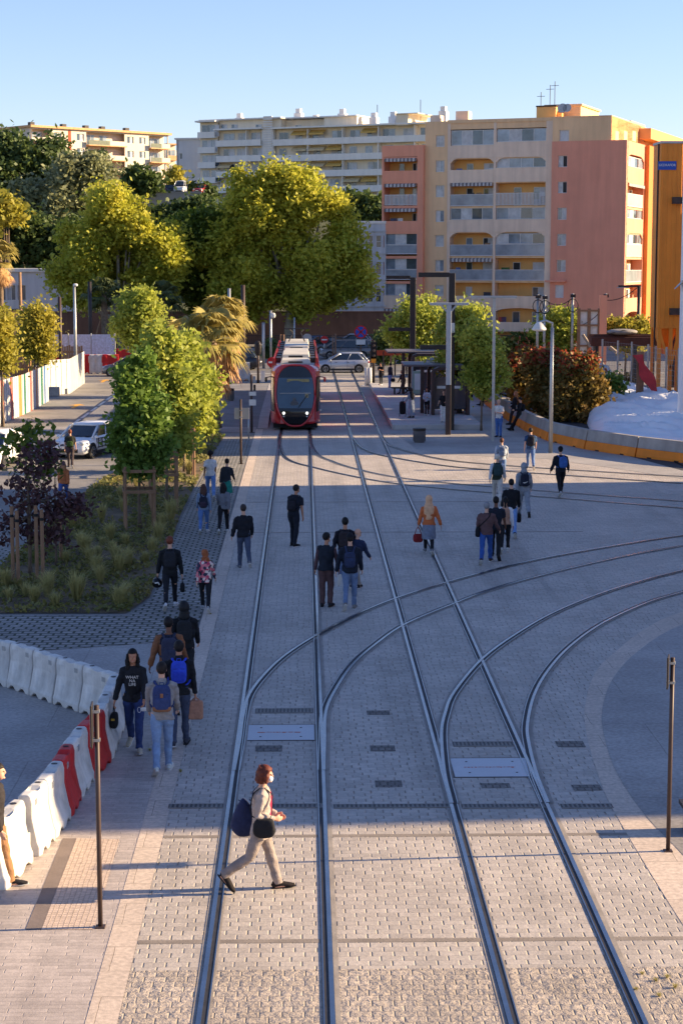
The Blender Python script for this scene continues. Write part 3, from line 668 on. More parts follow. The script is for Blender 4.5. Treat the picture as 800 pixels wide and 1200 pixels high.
srow(.8, sb - .35, 741, SALM, 4); srow(sc_, sc_ + 5, 766, BEIGE, 6); srow(sc_ + 5.3, sc_ + 11, 780, BEIGE, 9)
b = SF.mb(); b.box(sc_, 30, .05, 1.3, SZ(184, 765), zp - .3); b.build('side_wall', OCH, pink, world=True)
To = PF.M @ Vector((uT, -.1, 0)); TFc = Face((To.x, To.y), PA + R(90))
hs = [(TFc.at(px, 309)[0], TFc.at(px + 4, 309)[0], TFc.at(px, 164)[1], TFc.at(px, 152)[1]) for px in (717.5, 727.5, 737.5, 748, 757.5)]
b = TFc.mb(); wall_holes(b, 0, TFc.at(775, 309)[0], zp, zt2 - .03, hs, .2); b.box(0.1, TFc.at(775, 309)[0], .25, .6, zp, zt2 - .1)
b.box(TFc.at(745, 309)[0], TFc.at(785, 309)[0], -1.4, 0, zt2 - 1.6, zt2 - .35); b.build('roof_storey_side', mat('render_tan_sunlit', S(216, 158, 104), .9, .06, .4), pink, world=True)  # sun on this side put into a warmer copy of the tan
for h in hs: window(TFc, pink, *h, y=.18, n=1, pane=SHUT)
b = SF.mb(); b.box(3, 12, 6, 10, zp, zp + 4.1); b.box(2.8, 12.2, 5.8, 10.2, zp + 4.1, zp + 4.3); b.box(16, 24, 3, 8, zp, zp + 3.3); b.build('roof_housing', TAN, pink, world=True)

# ------------------------------------------------------------------ generic balcony slab block
def slab_block(root, F, u0, u1, zb, zt, nf, depth, wallm, trim, bays_n, seed, bal=1.4, railh=.95, awn=.25, pattern=None):
    """storeys with continuous balconies: back wall, one floor band per storey, doors and awnings behind"""
    rr = random.Random(seed); sh = (zt - zb) / nf
    b = F.mb(); b.box(u0, u1, bal, depth, zb - 12, zt); b.build('wall', wallm, root, world=True)
    b = F.mb(); b.box(u0 - .3, u1 + .3, -.4, depth + .3, zt, zt + .28); b.build('roof', trim, root, world=True)
    bw = (u1 - u0) / bays_n
    for k in range(nf):
        z = zb + sh * k
        b = F.mb(); b.box(u0, u1, 0, bal - .01, z - .14, z + .12); b.box(u0, u1, 0, .12, z + .12, z + railh)
        b.build('balcony', trim, root, world=True)
        for q in range(bays_n):
            a = u0 + bw * q
            if q and q % 2 == 0:
                pb = F.mb(); pb.box(a - .08, a + .08, .2, bal - .01, z + .1, z + sh - .15); pb.build('partition', trim, root, world=True)
            x = a + bw * rr.uniform(.12, .3); ww = rr.choice([1.4, 1.9, 2.3])
            window(F, root, x, x + ww, z + .15, z + 2.25, bal - .02, 2, [rr.choice([GLASS, GLASSB, CURT]), rr.choice([GLASS, GLASSB, SHUT])], name='balcony_door')
            if bw > 5: 
                x2 = a + bw * .62; window(F, root, x2, x2 + 1.3, z + .9, z + 2.2, bal - .02, 2, [rr.choice([GLASS, CURT]), GLASSB])
            if rr.random() < awn:
                c = rr.choice([[mat('awning_yellow', S(206, 168, 90), .8)] * 2, [mat('awning_cream', S(206, 184, 140), .8)] * 2])
                pb = F.mb(); pb.poly([(a + .2, bal - .1, z + sh - .3), (a + bw - .2, bal - .1, z + sh - .3), (a + bw - .2, .05, z + sh - .95), (a + .2, .05, z + sh - .95)]); pb.box(a + .2, a + bw - .2, .02, .05, z + sh - 1.2, z + sh - .95)
                pb.build('awning', c, root, world=True)
WHT = mat('render_white', S(232, 228, 220), .85, .06, .3, .003, 30, streak=.12)
CRM = mat('render_cream', S(240, 224, 196), .85, .06, .3, .003, 30, streak=.10)
TRIM = mat('balcony_white', S(240, 233, 220), .8, .06, .5, streak=.1)
wa = V(452, 250, 322); wF = Face((wa.x, wa.y), -R(27))
wb = thing('apartment_block', 'long white apartment block with balcony rows on the hill behind the plane trees', 'building', (wa.x, wa.y, hz(wa.x, wa.y)))
WU = lambda px: wF.at(px, 309)[0]; WZ = lambda y, px: wF.at(px, y)[1]
slab_block(wb, wF, WU(320), WU(505), WZ(243, 400), WZ(148.5, 400), 5, 12, CRM, TRIM, 9, 11, awn=.4)
slab_block(wb, wF, WU(254), WU(306), WZ(243, 280) , WZ(152, 280), 5, 12, CRM, TRIM, 3, 12, awn=.1)
b = wF.mb(); b.box(WU(306), WU(319.5), .6, 10, 5, WZ(151, 312))
for k in range(34): z = WZ(230, 312) + k * .42; b.box(WU(308), WU(318), .45, .62, z, z + .2, 1)
b.build('stair_tower', [WHT, TRIM], wb, world=True)
slab_block(wb, wF, WU(233), WU(253), WZ(249, 245), WZ(143, 245), 6, 10, CRM, TRIM, 2, 13, bal=1.0, awn=0)
b = wF.mb(); zt = WZ(151, 300); b.box(WU(254), WU(325), 1.5, 11, zt, WZ(139.5, 290)); b.box(WU(233), WU(328), .5, 11.5, WZ(139.5, 290), WZ(138, 290), 1)
b.box(WU(374), WU(412), 2, 10, WZ(148, 400) + .2, WZ(136, 392)); b.box(WU(330), WU(413), 1.5, 10.5, WZ(136, 390), WZ(134.6, 390), 1); b.box(WU(325), WU(372), 3.5, 10, WZ(149, 350), WZ(138.5, 350))
b.build('penthouse', [CRM, TRIM], wb, world=True)
for px in (260, 272, 300, 340, 368): window(wF, wb, WU(px - 4), WU(px + 3), WZ(150, px), WZ(145, px), 1.48 if px < 325 else 3.48, 2, [GLASS, CURT])
for px, y in ((268, 136), (337, 130.5), (388, 131), (425, 135.5), (447.5, 134.5), (455, 137), (506, 128), (400, 139), (357, 138)):
    b = wF.mb(); u = WU(px); z = WZ(y, px); b.box(u - .7, u + .7, 4, 5.2, z - 3.2, z); b.box(u - .45, u + .45, 4.2, 5, z, z + .8); b.build('chimney', WHT, wb, world=True)
b = wF.mb(); 
for px, y in ((427.5, 120), (478, 114)): b.tube([(WU(px), 5, WZ(140, px)), (WU(px), 5, WZ(y, px))], .06, 5)
b.build('aerial', DKMET, wb, world=True)
b = wF.mb(); b.box(WU(464), WU(478), -.3, 8, WZ(147, 470), WZ(134, 470)); b.box(WU(463), WU(490), -.6, 8.5, WZ(134, 470), WZ(133, 470)); b.build('roof_stair', CRM, wb, world=True)
# pale gable block left of it
ga = V(232, 220, 345); gF = Face((ga.x, ga.y), -R(12)); gb = thing('apartment_block', 'plain pale gable end with two small windows beside the white block on the hill', 'building', (ga.x, ga.y, hz(ga.x, ga.y)))
g0, g1 = gF.at(208.5, 309)[0], gF.at(236, 309)[0]
hs = [(gF.at(212, 300)[0], gF.at(215, 300)[0], gF.at(213, y + 3.5)[1], gF.at(213, y - 3.5)[1]) for y in (183, 197)]
b = gF.mb(); wall_holes(b, g0, g1, 5, gF.at(220, 163.5)[1], hs, .25); b.box(g0, g1, .3, 14, 5, gF.at(220, 164)[1]); b.box(g0, g0 + .4, .0, 14, 5, gF.at(220, 164)[1]); b.build('wall', mat('render_grey', S(222, 218, 214), .9, .06, .3, streak=.12), gb, world=True)
b = gF.mb(); z = gF.at(220, 163.5)[1]; b.box(g0 - .3, g1, -.3, 14.3, z, z + .3); b.build('roof', TRIM, gb, world=True)
for h in hs: window(gF, gb, *h, y=.2, n=1, pane=GLASS)
# cream blocks on the hill, facing the sun
ca = V(39, 215, 380); cF = Face((ca.x, ca.y), R(42))
cb = thing('apartment_block', 'long sunlit cream apartment block on the hilltop at the left with a brick red panel', 'building', (ca.x, ca.y, hz(ca.x, ca.y)))
CU = lambda px: cF.at(px, 309)[0]; CZ = lambda y, px=60: cF.at(px, y)[1]
SUNC = mat('render_warm_cream', S(220, 206, 186), .9, .05, .3, streak=.06); zt = CZ(149.5, 45); fl = [zt - 2.95 * (k + 1) for k in range(6)]
cu1 = CU(199); hs = []; wins = []
for px0, px1 in ((67, 75.5), (93, 101.5), (151.5, 159), (165.5, 172.5)):
    for z in fl: hs.append((CU(px0), CU(px1), z + .8, z + 2.2))
b = cF.mb(); bx = [(CU(38), CU(61)), (CU(104), CU(148.5)), (CU(176.5), CU(198.5))]
cuts = [(a, c, 0.01 + fl[-1], zt - .3) for a, c in bx]
wall_holes(b, 0, cu1, fl[-1] - 6, zt, hs + cuts, .25); b.box(0.01, cu1, 1.6, 12, fl[-1] - 6, zt - .02)
b.poly([(0, 0, 5), (0, 0, zt), (0, 12, zt), (0, 12, 5)])
b.build('wall', SUNC, cb, world=True)
b = cF.mb(); b.box(-.6, cu1 + .6, -.6, 12.5, zt, zt + .45); b.build('roof', mat('roof_edge_terracotta', S(206, 160, 112), .8), cb, world=True)
for h in hs: window(cF, cb, *h, y=.2, n=2, pane=[GLASS, CURT])
rr = random.Random(5)
for a, c in bx:
    for z in fl:
        b = cF.mb(); b.box(a, c, -.9, 1.58, z - .12, z + .08); w = c - a
        b.build('balcony_slab', mat('render_peach', S(210, 162, 118), .9), cb, world=True)
        b = cF.mb(); b.box(a, a + w * .55, -.88, -.8, z + .08, z + 1.0, 0); b.box(a + w * .55, c, -.88, -.78, z + .08, z + 1.0, 1); b.build('balcony_front', [mat('balcony_screen', S(110, 116, 100), .7) if rr.random() < .5 else SUNC, SUNC], cb, world=True)
        for q in range(2 if w < 14 else 3): x = a + w * (.12 + .33 * q); window(cF, cb, x, x + 1.9, z + .1, z + 2.2, 1.56, 2, [GLASS, GLASSB], name='balcony_door')
b = cF.mb(); b.box(CU(83), CU(86.5), -.03, .0, fl[2], zt - .2); b.build('red_panel', mat('brick_red', S(160, 84, 60), .9), cb, world=True)
for px in (55, 92, 118, 137, 165): b = cF.mb(); u = CU(px); b.box(u - .5, u + .5, 4, 5, zt, zt + 1.4); b.build('chimney', DKMET, cb, world=True)
for (p0, p1, y0, Y, lab, an) in ((-24, 18, 150, 430, 'far cream block at the left edge of the hilltop behind the long cream block', R(10)), (197, 210, 169, 425, 'far orange cream block showing between the cream block and the pale gable', R(30))):
    fa = V(p0, 215, Y); fF = Face((fa.x, fa.y), an); fb = thing('apartment_block', lab, 'building', (fa.x, fa.y, hz(fa.x, fa.y)))
    slab_block(fb, fF, 0, fF.at(p1, 309)[0], 22, fF.at(p1, y0 + 1)[1], 4, 10, SUNC, mat('render_peach', S(210, 162, 118), .9), 2 if p0 > 0 else 4, 3, awn=0)

# ------------------------------------------------------------------ grey-blue building behind the trees
ba = V(395, 390, 216); bF = Face((ba.x, ba.y), 0); bl = thing('office_building', 'low pale grey building with grid windows left of the pink block', 'building', (ba.x, ba.y, 0))
GREYB = mat('render_bluegrey', S(204, 206, 206), .85, .1, .4, .003, 30, streak=.2)
b1 = bF.at(452, 309)[0]; zt = bF.at(430, 262)[1]; hs = []
for y0, y1 in ((276, 290), (307, 322), (338, 354)):
    for p0, p1 in ((400, 405), (408, 416), (420, 437), (440.5, 446.5), (449, 453)): hs.append((bF.at(p0, 309)[0], bF.at(p1, 309)[0] if p1 < 452 else b1 - .2, bF.at(430, y1)[1], bF.at(430, y0)[1]))
b = bF.mb(); wall_holes(b, 0, b1, 0, zt, hs, .3); b.box(0, b1, .35, 10, 0, zt); 
for y in (296, 327, 358, 270): z = bF.at(430, y)[1]; b.box(-.05, b1, -.12, 0, z - .15, z)
b.build('wall', GREYB, bl, world=True)
for h in hs: window(bF, bl, *h, y=.24, n=3 if h[1] - h[0] > 1.2 else 1, pane=[GLASS, GLASSB], trans=1)
b = bF.mb(); b.box(-.1, b1, -.1, 10, zt, zt + .3); b.build('roof', TRIM, bl, world=True)
# low white hall on the left
ha = V(-30, 390, 205); hF = Face((ha.x, ha.y), R(3)); hb = thing('low_hall', 'low white hall with flat roof behind the yellow trees at the left', 'building', (ha.x, ha.y, 0))
h1 = hF.at(76, 309)[0]; zt = hF.at(40, 318.5)[1]
hs = [(hF.at(p0, 309)[0], hF.at(p1, 309)[0], hF.at(30, 352)[1], hF.at(30, 334)[1]) for p0, p1 in ((-20, -8), (-2, 6.5), (7.5, 18), (20, 30))]
b = hF.mb(); wall_holes(b, 0, h1, 0, zt, hs, .2); b.box(0, h1, .3, 16, 0, zt); b.build('wall', mat('render_hall', S(214, 212, 210), .85, .06, .3, streak=.15), hb, world=True)
for h in hs: window(hF, hb, *h, y=.18, n=2, pane=[GLASSB, GLASS])
b = hF.mb(); b.box(-.3, h1 + .3, -.3, 16, zt, zt + .35); b.build('roof', TRIM, hb, world=True)
# long brown wall and fence behind the street
wa_ = thing('brown_wall', 'long reddish brown wall behind the street under the plane trees', 'wall', (-20, 199, 0))
b = MB(); b.box(-46, 9.5, 199, 199.3, 0, 3.4); b.box(-46.1, 9.6, 198.95, 199.35, 3.4, 3.52); b.build('wall', mat('brown_render', S(104, 82, 74), .9, .25, .4, .006, 20, streak=.2), wa_, world=True)
fe = thing('railing_fence', 'dark metal railing on a low wall along the far side of the street', 'fence', (-20, 178, 0))
b = MB(); b.box(-48, 22, 178, 178.25, 0, .5); b.build('plinth', CONC, fe, world=True)
b = MB()
for k in range(360): x = -48 + 70 * k / 360; b.box(x, x + .035, 178.1, 178.14, .5, 1.7)
b.box(-48, 22, 178.09, 178.15, 1.68, 1.74); b.box(-48, 22, 178.09, 178.15, .6, .66); b.build('bars', DKMET, fe, world=True)
# retaining wall of the car park on the hill
p = V(150, 232, 300); rw = thing('retaining_wall', 'grey retaining wall of the car park on the hill', 'wall', (p.x, p.y, 0))
q = V(236, 232, 300); z0 = V(200, 226, 300).z
b = MB(); b.box(p.x, q.x, 299.6, 300, 8, z0); b.box(p.x - .1, q.x + .1, 299.5, 300.1, z0, z0 + .2); b.build('wall', CONC, rw, world=True)
sheet('car_park', [(p.x, 300), (q.x, 300), (q.x, 316), (p.x, 316)], z0 - .1, ASPH, px=False)
PARKZ = z0 - .1
# ------------------------------------------------------------------ unseen blocks beyond the right edge, placed and shaped for the long shadows
def side_block(label, x0, x1, y0, y1, h, m, nf):
    t = thing('shade_block', label, 'building', ((x0 + x1) / 2, (y0 + y1) / 2, 0)); F = Face((x0, y1), -R(90))
    hs = []; L = y1 - y0; n = max(2, int(L / 3.6)); sh = h / nf
    for k in range(nf):
        for q in range(n): u = L * (q + .5) / n; hs.append((u - .6, u + .6, k * sh + .9, k * sh + 2.3))
    b = F.mb(); wall_holes(b, 0, L, 0, h, hs, .2); b.box(0, L, .25, x1 - x0, 0, h); b.box(0.01, L - .01, .01, .25, h - .3, h); b.box(-.0, .02, 0, .3, 0, h); b.box(L - .02, L, 0, .3, 0, h); b.build('wall', m, t, world=True)
    p = F.mb(); hh = hs[0]; p.box(hh[0], hh[1], .15, .24, hh[2], hh[3]); w0 = p.build('window', GLASS, t, world=True)
    for hh in hs[1:]:
        w = w0.copy(); col.objects.link(w); w.location = F.u * (hh[0] - hs[0][0]) + Vector((0, 0, hh[2] - hs[0][2]))
    b = F.mb(); b.box(-.05, L + .05, -.3, x1 - x0, h, h + .3); b.build('roof', TRIM, t, world=True)
# ================================================================== VEGETATION
BARK = mat('bark', S(110, 94, 78), .95, .35, 3, .03, 12)
BARKP = mat('plane_bark', S(150, 140, 122), .9, .4, 1.5, .02, 6)
STAKE = mat('stake_wood', S(140, 108, 82), .85, .2, 3, .006, 20)
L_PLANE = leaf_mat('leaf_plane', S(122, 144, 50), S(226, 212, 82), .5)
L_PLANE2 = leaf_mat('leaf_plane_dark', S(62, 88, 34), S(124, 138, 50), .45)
L_DARK = leaf_mat('leaf_dark', S(62, 80, 42), S(96, 112, 56), .3)
L_OLIVE = leaf_mat('leaf_olive', S(112, 120, 84), S(158, 158, 112), .3)
L_YOUNG = leaf_mat('leaf_young', S(108, 136, 54), S(204, 202, 90), .5)
L_YELL = leaf_mat('leaf_yellow', S(138, 140, 50), S(196, 180, 78), .5)
L_MID = leaf_mat('leaf_mid', S(80, 112, 48), S(130, 154, 66), .4)
L_PURP = leaf_mat('leaf_purple', S(66, 46, 52), S(108, 76, 76), .2)
L_RED = leaf_mat('leaf_red', S(120, 62, 40), S(190, 80, 52), .4)
L_SHRUB = leaf_mat('leaf_shrub', S(92, 98, 48), S(160, 122, 66), .35)
L_HEDGE = leaf_mat('leaf_hedge', S(66, 80, 34), S(108, 116, 44), .35)
L_GRASS = leaf_mat('feather_grass', S(156, 152, 92), S(206, 190, 128), .45)
L_GROUND = leaf_mat('ground_cover', S(88, 102, 54), S(150, 136, 76), .35)
def leaf_mesh(name, pts, size, m, seed=0, flat=0.25, asp=1.6, nrm=None):
    """many leaf-sized diamonds; pts (n,3) centres"""
    g = np.random.default_rng(seed); n = len(pts)
    d = g.normal(size=(n, 3)); d[:, 2] *= .8; d /= np.linalg.norm(d, axis=1, keepdims=True)
    e = g.normal(size=(n, 3)); e -= d * (e * d).sum(1, keepdims=True); e /= np.linalg.norm(e, axis=1, keepdims=True)
    s = size * g.uniform(.6, 1.35, size=(n, 1))
    a = d * s * asp * .5; b = e * s * .5
    v = np.empty((n, 4, 3)); v[:, 0] = pts - a; v[:, 1] = pts + b; v[:, 2] = pts + a; v[:, 3] = pts - b
    me = bpy.data.meshes.new(name); me.vertices.add(n * 4); me.vertices.foreach_set('co', v.reshape(-1).astype(np.float32))
    me.loops.add(n * 4); me.loops.foreach_set('vertex_index', np.arange(n * 4, dtype=np.int32))
    me.polygons.add(n); me.polygons.foreach_set('loop_start', np.arange(0, n * 4, 4, dtype=np.int32)); me.polygons.foreach_set('loop_total', np.full(n, 4, dtype=np.int32))
    me.materials.append(m); me.update(); me.validate(); return me
def crown_points(blobs, nclump, nleaf, spread, seed, shell=.55, zsq=.8):
    """leaf centres: clumps scattered near the skin of overlapping ellipsoids"""
    g = np.random.default_rng(seed); sub = []
    for q in blobs:                              # break every lobe into smaller knobs so the outline is ragged
        sub.append((q[0], q[1], q[2], q[3] * .52, q[4] * .52, q[5] * .52))
        for _ in range(9):
            dv = g.normal(size=3); dv /= np.linalg.norm(dv); f = g.uniform(.66, 1.12); k = g.uniform(.22, .42)
            sub.append((q[0] + dv[0] * q[3] * f, q[1] + dv[1] * q[4] * f, q[2] + dv[2] * q[5] * f, q[3] * k, q[4] * k, q[5] * k))
    blobs = sub; vol = np.array([(b[3] * b[4] * b[5]) ** .67 for b in blobs]); cnt = np.maximum(1, (nclump * vol / vol.sum()).astype(int)); out = []
    for bl, c in zip(blobs, cnt):
        d = g.normal(size=(c, 3)); d /= np.linalg.norm(d, axis=1, keepdims=True)
        r = (shell + (1 - shell) * g.random((c, 1))) * (1 + .2 * np.sin(d[:, :1] * 5 + seed) * np.cos(d[:, 2:] * 6 + seed * 2))
        r = np.where(g.random((c, 1)) < .22, g.random((c, 1)) * shell, r)
        cen = np.array(bl[:3]) + d * r * np.array(bl[3:6])
        k = g.integers(int(nleaf * .5), int(nleaf * 1.5), size=c)
        cc = np.repeat(cen, k, axis=0); sp = np.repeat(spread * g.uniform(.6, 1.3, size=(c, 1)), k, axis=0)
        out.append(cc + g.normal(size=cc.shape) * sp * np.array([1, 1, zsq]))
    return np.concatenate(out)
def trunk_mb(h, r0, r1, lean=(0, 0), limbs=(), seed=0, z0=-.1):
    b = MB(); rr = random.Random(seed)
    n = 6; P = [(lean[0] * (k / n) ** 1.5 + rr.uniform(-.06, .06) * r0 * 4, lean[1] * (k / n) ** 1.5, z0 + (h - z0) * k / n) for k in range(n + 1)]
    b.tube(P, [r0 * 1.35] + [r0 + (r1 - r0) * k / n for k in range(1, n + 1)], 9)
    for (zf, dx, dy, dz, r) in limbs:
        k = min(n, int(zf * n)); p = Vector(P[k]); q = p + Vector((dx, dy, dz)); mid = (p + q) / 2 + Vector((dx * .12, dy * .12, -dz * .08))
        b.tube([p, mid, q], [r, r * .7, r * .3], 6)
    return b
def tree(name, label, pos, blobs, m, trunk_h, r0, leaf=.3, nclump=300, nleaf=30, spread=.5, seed=1, group=None, bark=None, cat='tree', limbs=True, lean=(0, 0), shell=.55, flat=None):
    t = thing(name, label, cat, pos, 0, group); rr = random.Random(seed)
    lm = []
    if limbs:
        for bl in blobs:
            for _ in range(2):
                lm.append((rr.uniform(.55, 1), bl[0] * .8 + rr.uniform(-.3, .3) * bl[3], bl[1] * .8 + rr.uniform(-.3, .3) * bl[4], (bl[2] - trunk_h * .8) * .9, r0 * .45))
    trunk_mb(trunk_h, r0, r0 * .55, lean, lm, seed).build('trunk', bark or BARK, t, smooth=True)
    pts = crown_points(blobs, nclump, nleaf, spread, seed, shell)
    link('crown', leaf_mesh('crown', pts, leaf, m, seed), t)
    return t
def pxblobs(Y, base, lst):
    """ellipsoids from photo outline circles at depth Y: (px, py, rx, ry[, dy, ry depth])"""
    out = []; s = Y / FPX; SH = .80 if Y < 140 else 1.0
    for q in lst:
        c = V(q[0], q[1], Y); dy = q[4] if len(q) > 4 else 0; rd = q[5] if len(q) > 5 else (q[2] + q[3]) / 2 * s
        out.append((c.x - base[0], c.y + dy - base[1], c.z - base[2], q[2] * s * SH, rd * SH, q[3] * s * SH))
    return out
# big plane trees behind the street
def ptree(name, label, px, py, Y, lst, m, trunk_h, r0, z=0, **k):
    base = V(px, py, Y); base.z = z
    return tree(name, label, base, pxblobs(Y, base, lst), m, trunk_h, r0, **k)
PG = 'plane trees behind the street'
ptree('plane_tree', 'broad sunlit yellow-green plane tree left of the tram, below the cream block', 140, 390, 184,
      [(100, 292, 34, 32), (140, 262, 40, 38), (178, 290, 34, 36), (150, 315, 52, 34, 3), (110, 330, 38, 28), (185, 325, 28, 26), (72, 318, 14, 16), (140, 240, 26, 18), (204, 296, 12, 16)], L_PLANE, 6, .5, leaf=.29, nclump=1050, nleaf=60, spread=.62, seed=3, group=PG, bark=BARKP)
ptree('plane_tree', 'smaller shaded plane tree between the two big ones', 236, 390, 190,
      [(232, 262, 26, 26), (245, 296, 34, 38), (222, 315, 28, 36), (262, 330, 26, 30), (238, 350, 36, 22), (212, 290, 14, 20), (256, 262, 18, 20)], L_PLANE2, 6, .45, leaf=.29, nclump=800, nleaf=58, spread=.62, seed=5, group=PG, bark=BARKP)  # darker leaf copy puts this tree's shade into its colour
ptree('plane_tree', 'biggest plane tree, golden top and dark lower crown, right behind the tram', 340, 395, 187,
      [(316, 230, 34, 34), (284, 235, 26, 28), (345, 225, 26, 26), (376, 240, 26, 20), (330, 270, 60, 40), (290, 300, 42, 40), (360, 305, 50, 46), (320, 340, 60, 34), (398, 285, 24, 30), (405, 325, 26, 30), (275, 345, 30, 28), (380, 350, 36, 26)], L_PLANE, 7, .6, leaf=.29, nclump=1750, nleaf=60, spread=.62, seed=9, group=PG, bark=BARKP)
# hillside trees
def htree(name, label, px, py, Y, lst, m, th, r0, **k):
    b0 = V(px, py, Y); z = hz(b0.x, Y); return ptree(name, label, px, py, Y, lst, m, th, r0, z=z, **k)
HG = 'dark trees on the hillside'
htree('dark_tree', 'dense dark tree at the left edge in front of the hilltop block', 25, 300, 262, [(8, 190, 26, 26), (38, 196, 28, 26), (20, 215, 34, 24), (60, 188, 18, 18), (70, 205, 16, 20)], L_DARK, 6, .5, leaf=.45, nclump=620, nleaf=44, spread=.9, seed=11, group=HG)
htree('olive_tree', 'large grey-green tree with feathery crown on the slope below the cream block', 80, 320, 246, [(60, 230, 26, 28), (92, 212, 26, 28), (110, 200, 18, 18), (40, 245, 20, 26), (75, 255, 38, 32), (110, 240, 20, 26), (60, 285, 34, 26), (28, 262, 14, 26)], L_OLIVE, 6, .45, leaf=.40, nclump=1000, nleaf=44, spread=.8, seed=13, group=HG)
htree('dark_tree', 'low dark scrubby tree at the foot of the slope behind the low hall', 40, 320, 232, [(20, 275, 30, 22), (60, 295, 34, 22), (95, 285, 24, 24), (15, 300, 30, 18), (110, 310, 30, 20), (75, 312, 40, 16), (-10, 280, 30, 40)], L_DARK, 4, .35, leaf=.42, nclump=800, nleaf=40, spread=.8, seed=15, group=HG)
htree('dark_tree', 'small dark round tree beside the parked cars on the hill', 165, 228, 296, [(165, 210, 14, 9), (176, 213, 10, 8), (155, 214, 8, 7)], L_DARK, 3, .25, leaf=.6, nclump=110, nleaf=30, spread=.8, seed=17, group=HG)
htree('yellow_tree', 'sunlit yellow-green tree at the left edge on the lower slope', 8, 300, 222, [(4, 241, 11, 10), (13, 250, 7, 7), (-5, 250, 10, 11)], L_YELL, 5, .3, leaf=.5, nclump=170, nleaf=30, spread=.7, seed=19)
htree('golden_bush', 'golden bush at the foot of the pale gable on the hill', 206, 225, 305, [(203, 214, 9, 8), (212, 221, 8, 6), (205, 206, 5, 7)], L_YELL, 2, .2, leaf=.5, nclump=80, nleaf=26, spread=.6, seed=21)
htree('cypress', 'slim dark cypress in front of the cream block', 119, 222, 300, [(119, 190, 4, 18), (119, 205, 5, 14)], L_DARK, 4, .2, leaf=.4, nclump=60, nleaf=26, spread=.4, seed=22)
for k, (px, py, w, h) in enumerate(((228, 244, 12, 8), (246, 248, 14, 10), (212, 252, 14, 9), (190, 252, 16, 9), (224, 226, 6, 6), (242, 228, 7, 6))):
    htree('bush', ['dark bush under the car park wall, right of centre', 'rightmost dark bush under the car park wall', 'dark bush under the car park wall below the white van', 'leftmost dark bush under the car park wall', 'small clipped bush right of the white van', 'small clipped bush at the foot of the white block'][k], px, py + h, 288 if k < 4 else 304, [(px, py, w, h), (px - w * .6, py + 3, w * .6, h * .7)], L_DARK, 1, .15, leaf=.5, nclump=90, nleaf=26, spread=.7, seed=30 + k, group='bushes by the car park wall', cat='bush')
for k, (px, py, w, h, Y) in enumerate(((412, 246, 18, 13, 250), (440, 248, 22, 14, 248))):
    htree('hedge_tree', ['dark round hedge tree above the grey building, left one', 'dark hedge tree touching the pink block above the grey building'][k], px, 275, Y, [(px, py, w, h), (px + 6, py + 10, w, h)], L_DARK, 3, .2, leaf=.5, nclump=170, nleaf=30, spread=.8, seed=40 + k, group='hedge trees above the grey building')
# leafless tree
p = V(132, 218, 300); t = thing('bare_tree', 'leafless grey tree in front of the cream block on the hill', 'tree', (p.x, p.y, hz(p.x, 300)))
b = MB(); rr = random.Random(4); top = V(132, 196, 300).z - hz(p.x, 300)
b.tube([(0, 0, -1), (0, 0, top * .6)], [.3, .18], 6)
for k in range(16): a = rr.uniform(0, 6.28); z = top * rr.uniform(.35, .62); b.tube([(0, 0, z), (math.cos(a) * 1.1, math.sin(a), z + 1.4), (math.cos(a) * 1.7, math.sin(a) * 1.6, z + 3.6)], [.12, .08, .03], 5)
b.build('branches', BARK, t)
# palms
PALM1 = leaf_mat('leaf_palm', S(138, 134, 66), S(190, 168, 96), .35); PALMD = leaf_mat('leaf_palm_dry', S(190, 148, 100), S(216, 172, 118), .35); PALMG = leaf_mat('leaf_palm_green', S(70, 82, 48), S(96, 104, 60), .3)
def palm(label, pos, h, r, fr, nf=42, m=None, skirt=True, seed=1, group=None):
    t = thing('fan_palm', label, 'palm tree', pos, 0, group); rr = random.Random(seed)
    b = MB(); b.lathe([(r * 1.4, -.1), (r * 1.15, .6), (r, 1.6), (r * 1.1, h * .6), (r * .9, h - .4), (r * .3, h + .1)], n=12); b.build('trunk', mat('palm_trunk', S(112, 96, 80), .95, .4, 4, .06, 9), t, smooth=True)
    for part, cnt, e0, e1, mm, ln in (('crown', nf, -.5, 1.35, m or PALM1, fr),) + ((('dry_skirt', nf, -1.35, -.45, PALMD, fr * .8),) if skirt else ()):
        b = MB()
        for k in range(cnt):
            az = k * 2.399 + rr.uniform(-.2, .2); el = rr.uniform(e0, e1); L = ln * rr.uniform(.75, 1.05)
            d = Vector((math.cos(az) * math.cos(el), math.sin(az) * math.cos(el), math.sin(el))); side = Vector((-math.sin(az), math.cos(az), 0)); up = side.cross(d) * -1
            p0 = Vector((0, 0, h - (.2 if e0 > -1 else rr.uniform(.2, 1.4)))); st = p0 + d * L * .5; b.tube([p0, st], .025, 4)
            n = 15
            for q in range(n):
                a = -1.25 + 2.5 * q / (n - 1); fd = d * math.cos(a) + side * math.sin(a)
                tip = st + fd * L * .55 + Vector((0, 0, -.32 * L * rr.uniform(.5, 1.2))) ; mid = st + fd * L * .33 - Vector((0, 0, .02 * L)); w = (side * math.cos(a) - d * math.sin(a)) * .055 * L * .8
                b.poly([st, mid + w, mid - w]); b.poly([mid - w, mid + w, tip])
        b.build(part, mm, t)
    return t
def ppalm(label, px, py, Y, htop, r, fr, **k):
    p = G(px, py) if Y is None else V(px, py, Y); base = Vector((p.x, p.y, k.pop('z', 0))); return palm(label, base, htop, r, fr, **k)
PPG = 'fan palms by the left platform'
pa = G(249, 499, .27); pb = G(259, 460, .27)
palm('tall fan palm with golden fronds, nearer of the pair by the left platform', (pa.x, pa.y, .27), V(246, 395, pa.y).z - .3, .36, 2.3, 46, seed=2, group=PPG)
palm('golden fan palm rising highest, farther of the pair by the left platform', (pb.x, pb.y, .27), V(262, 374, pb.y).z - .3, .36, 2.4, 50, seed=5, group=PPG)
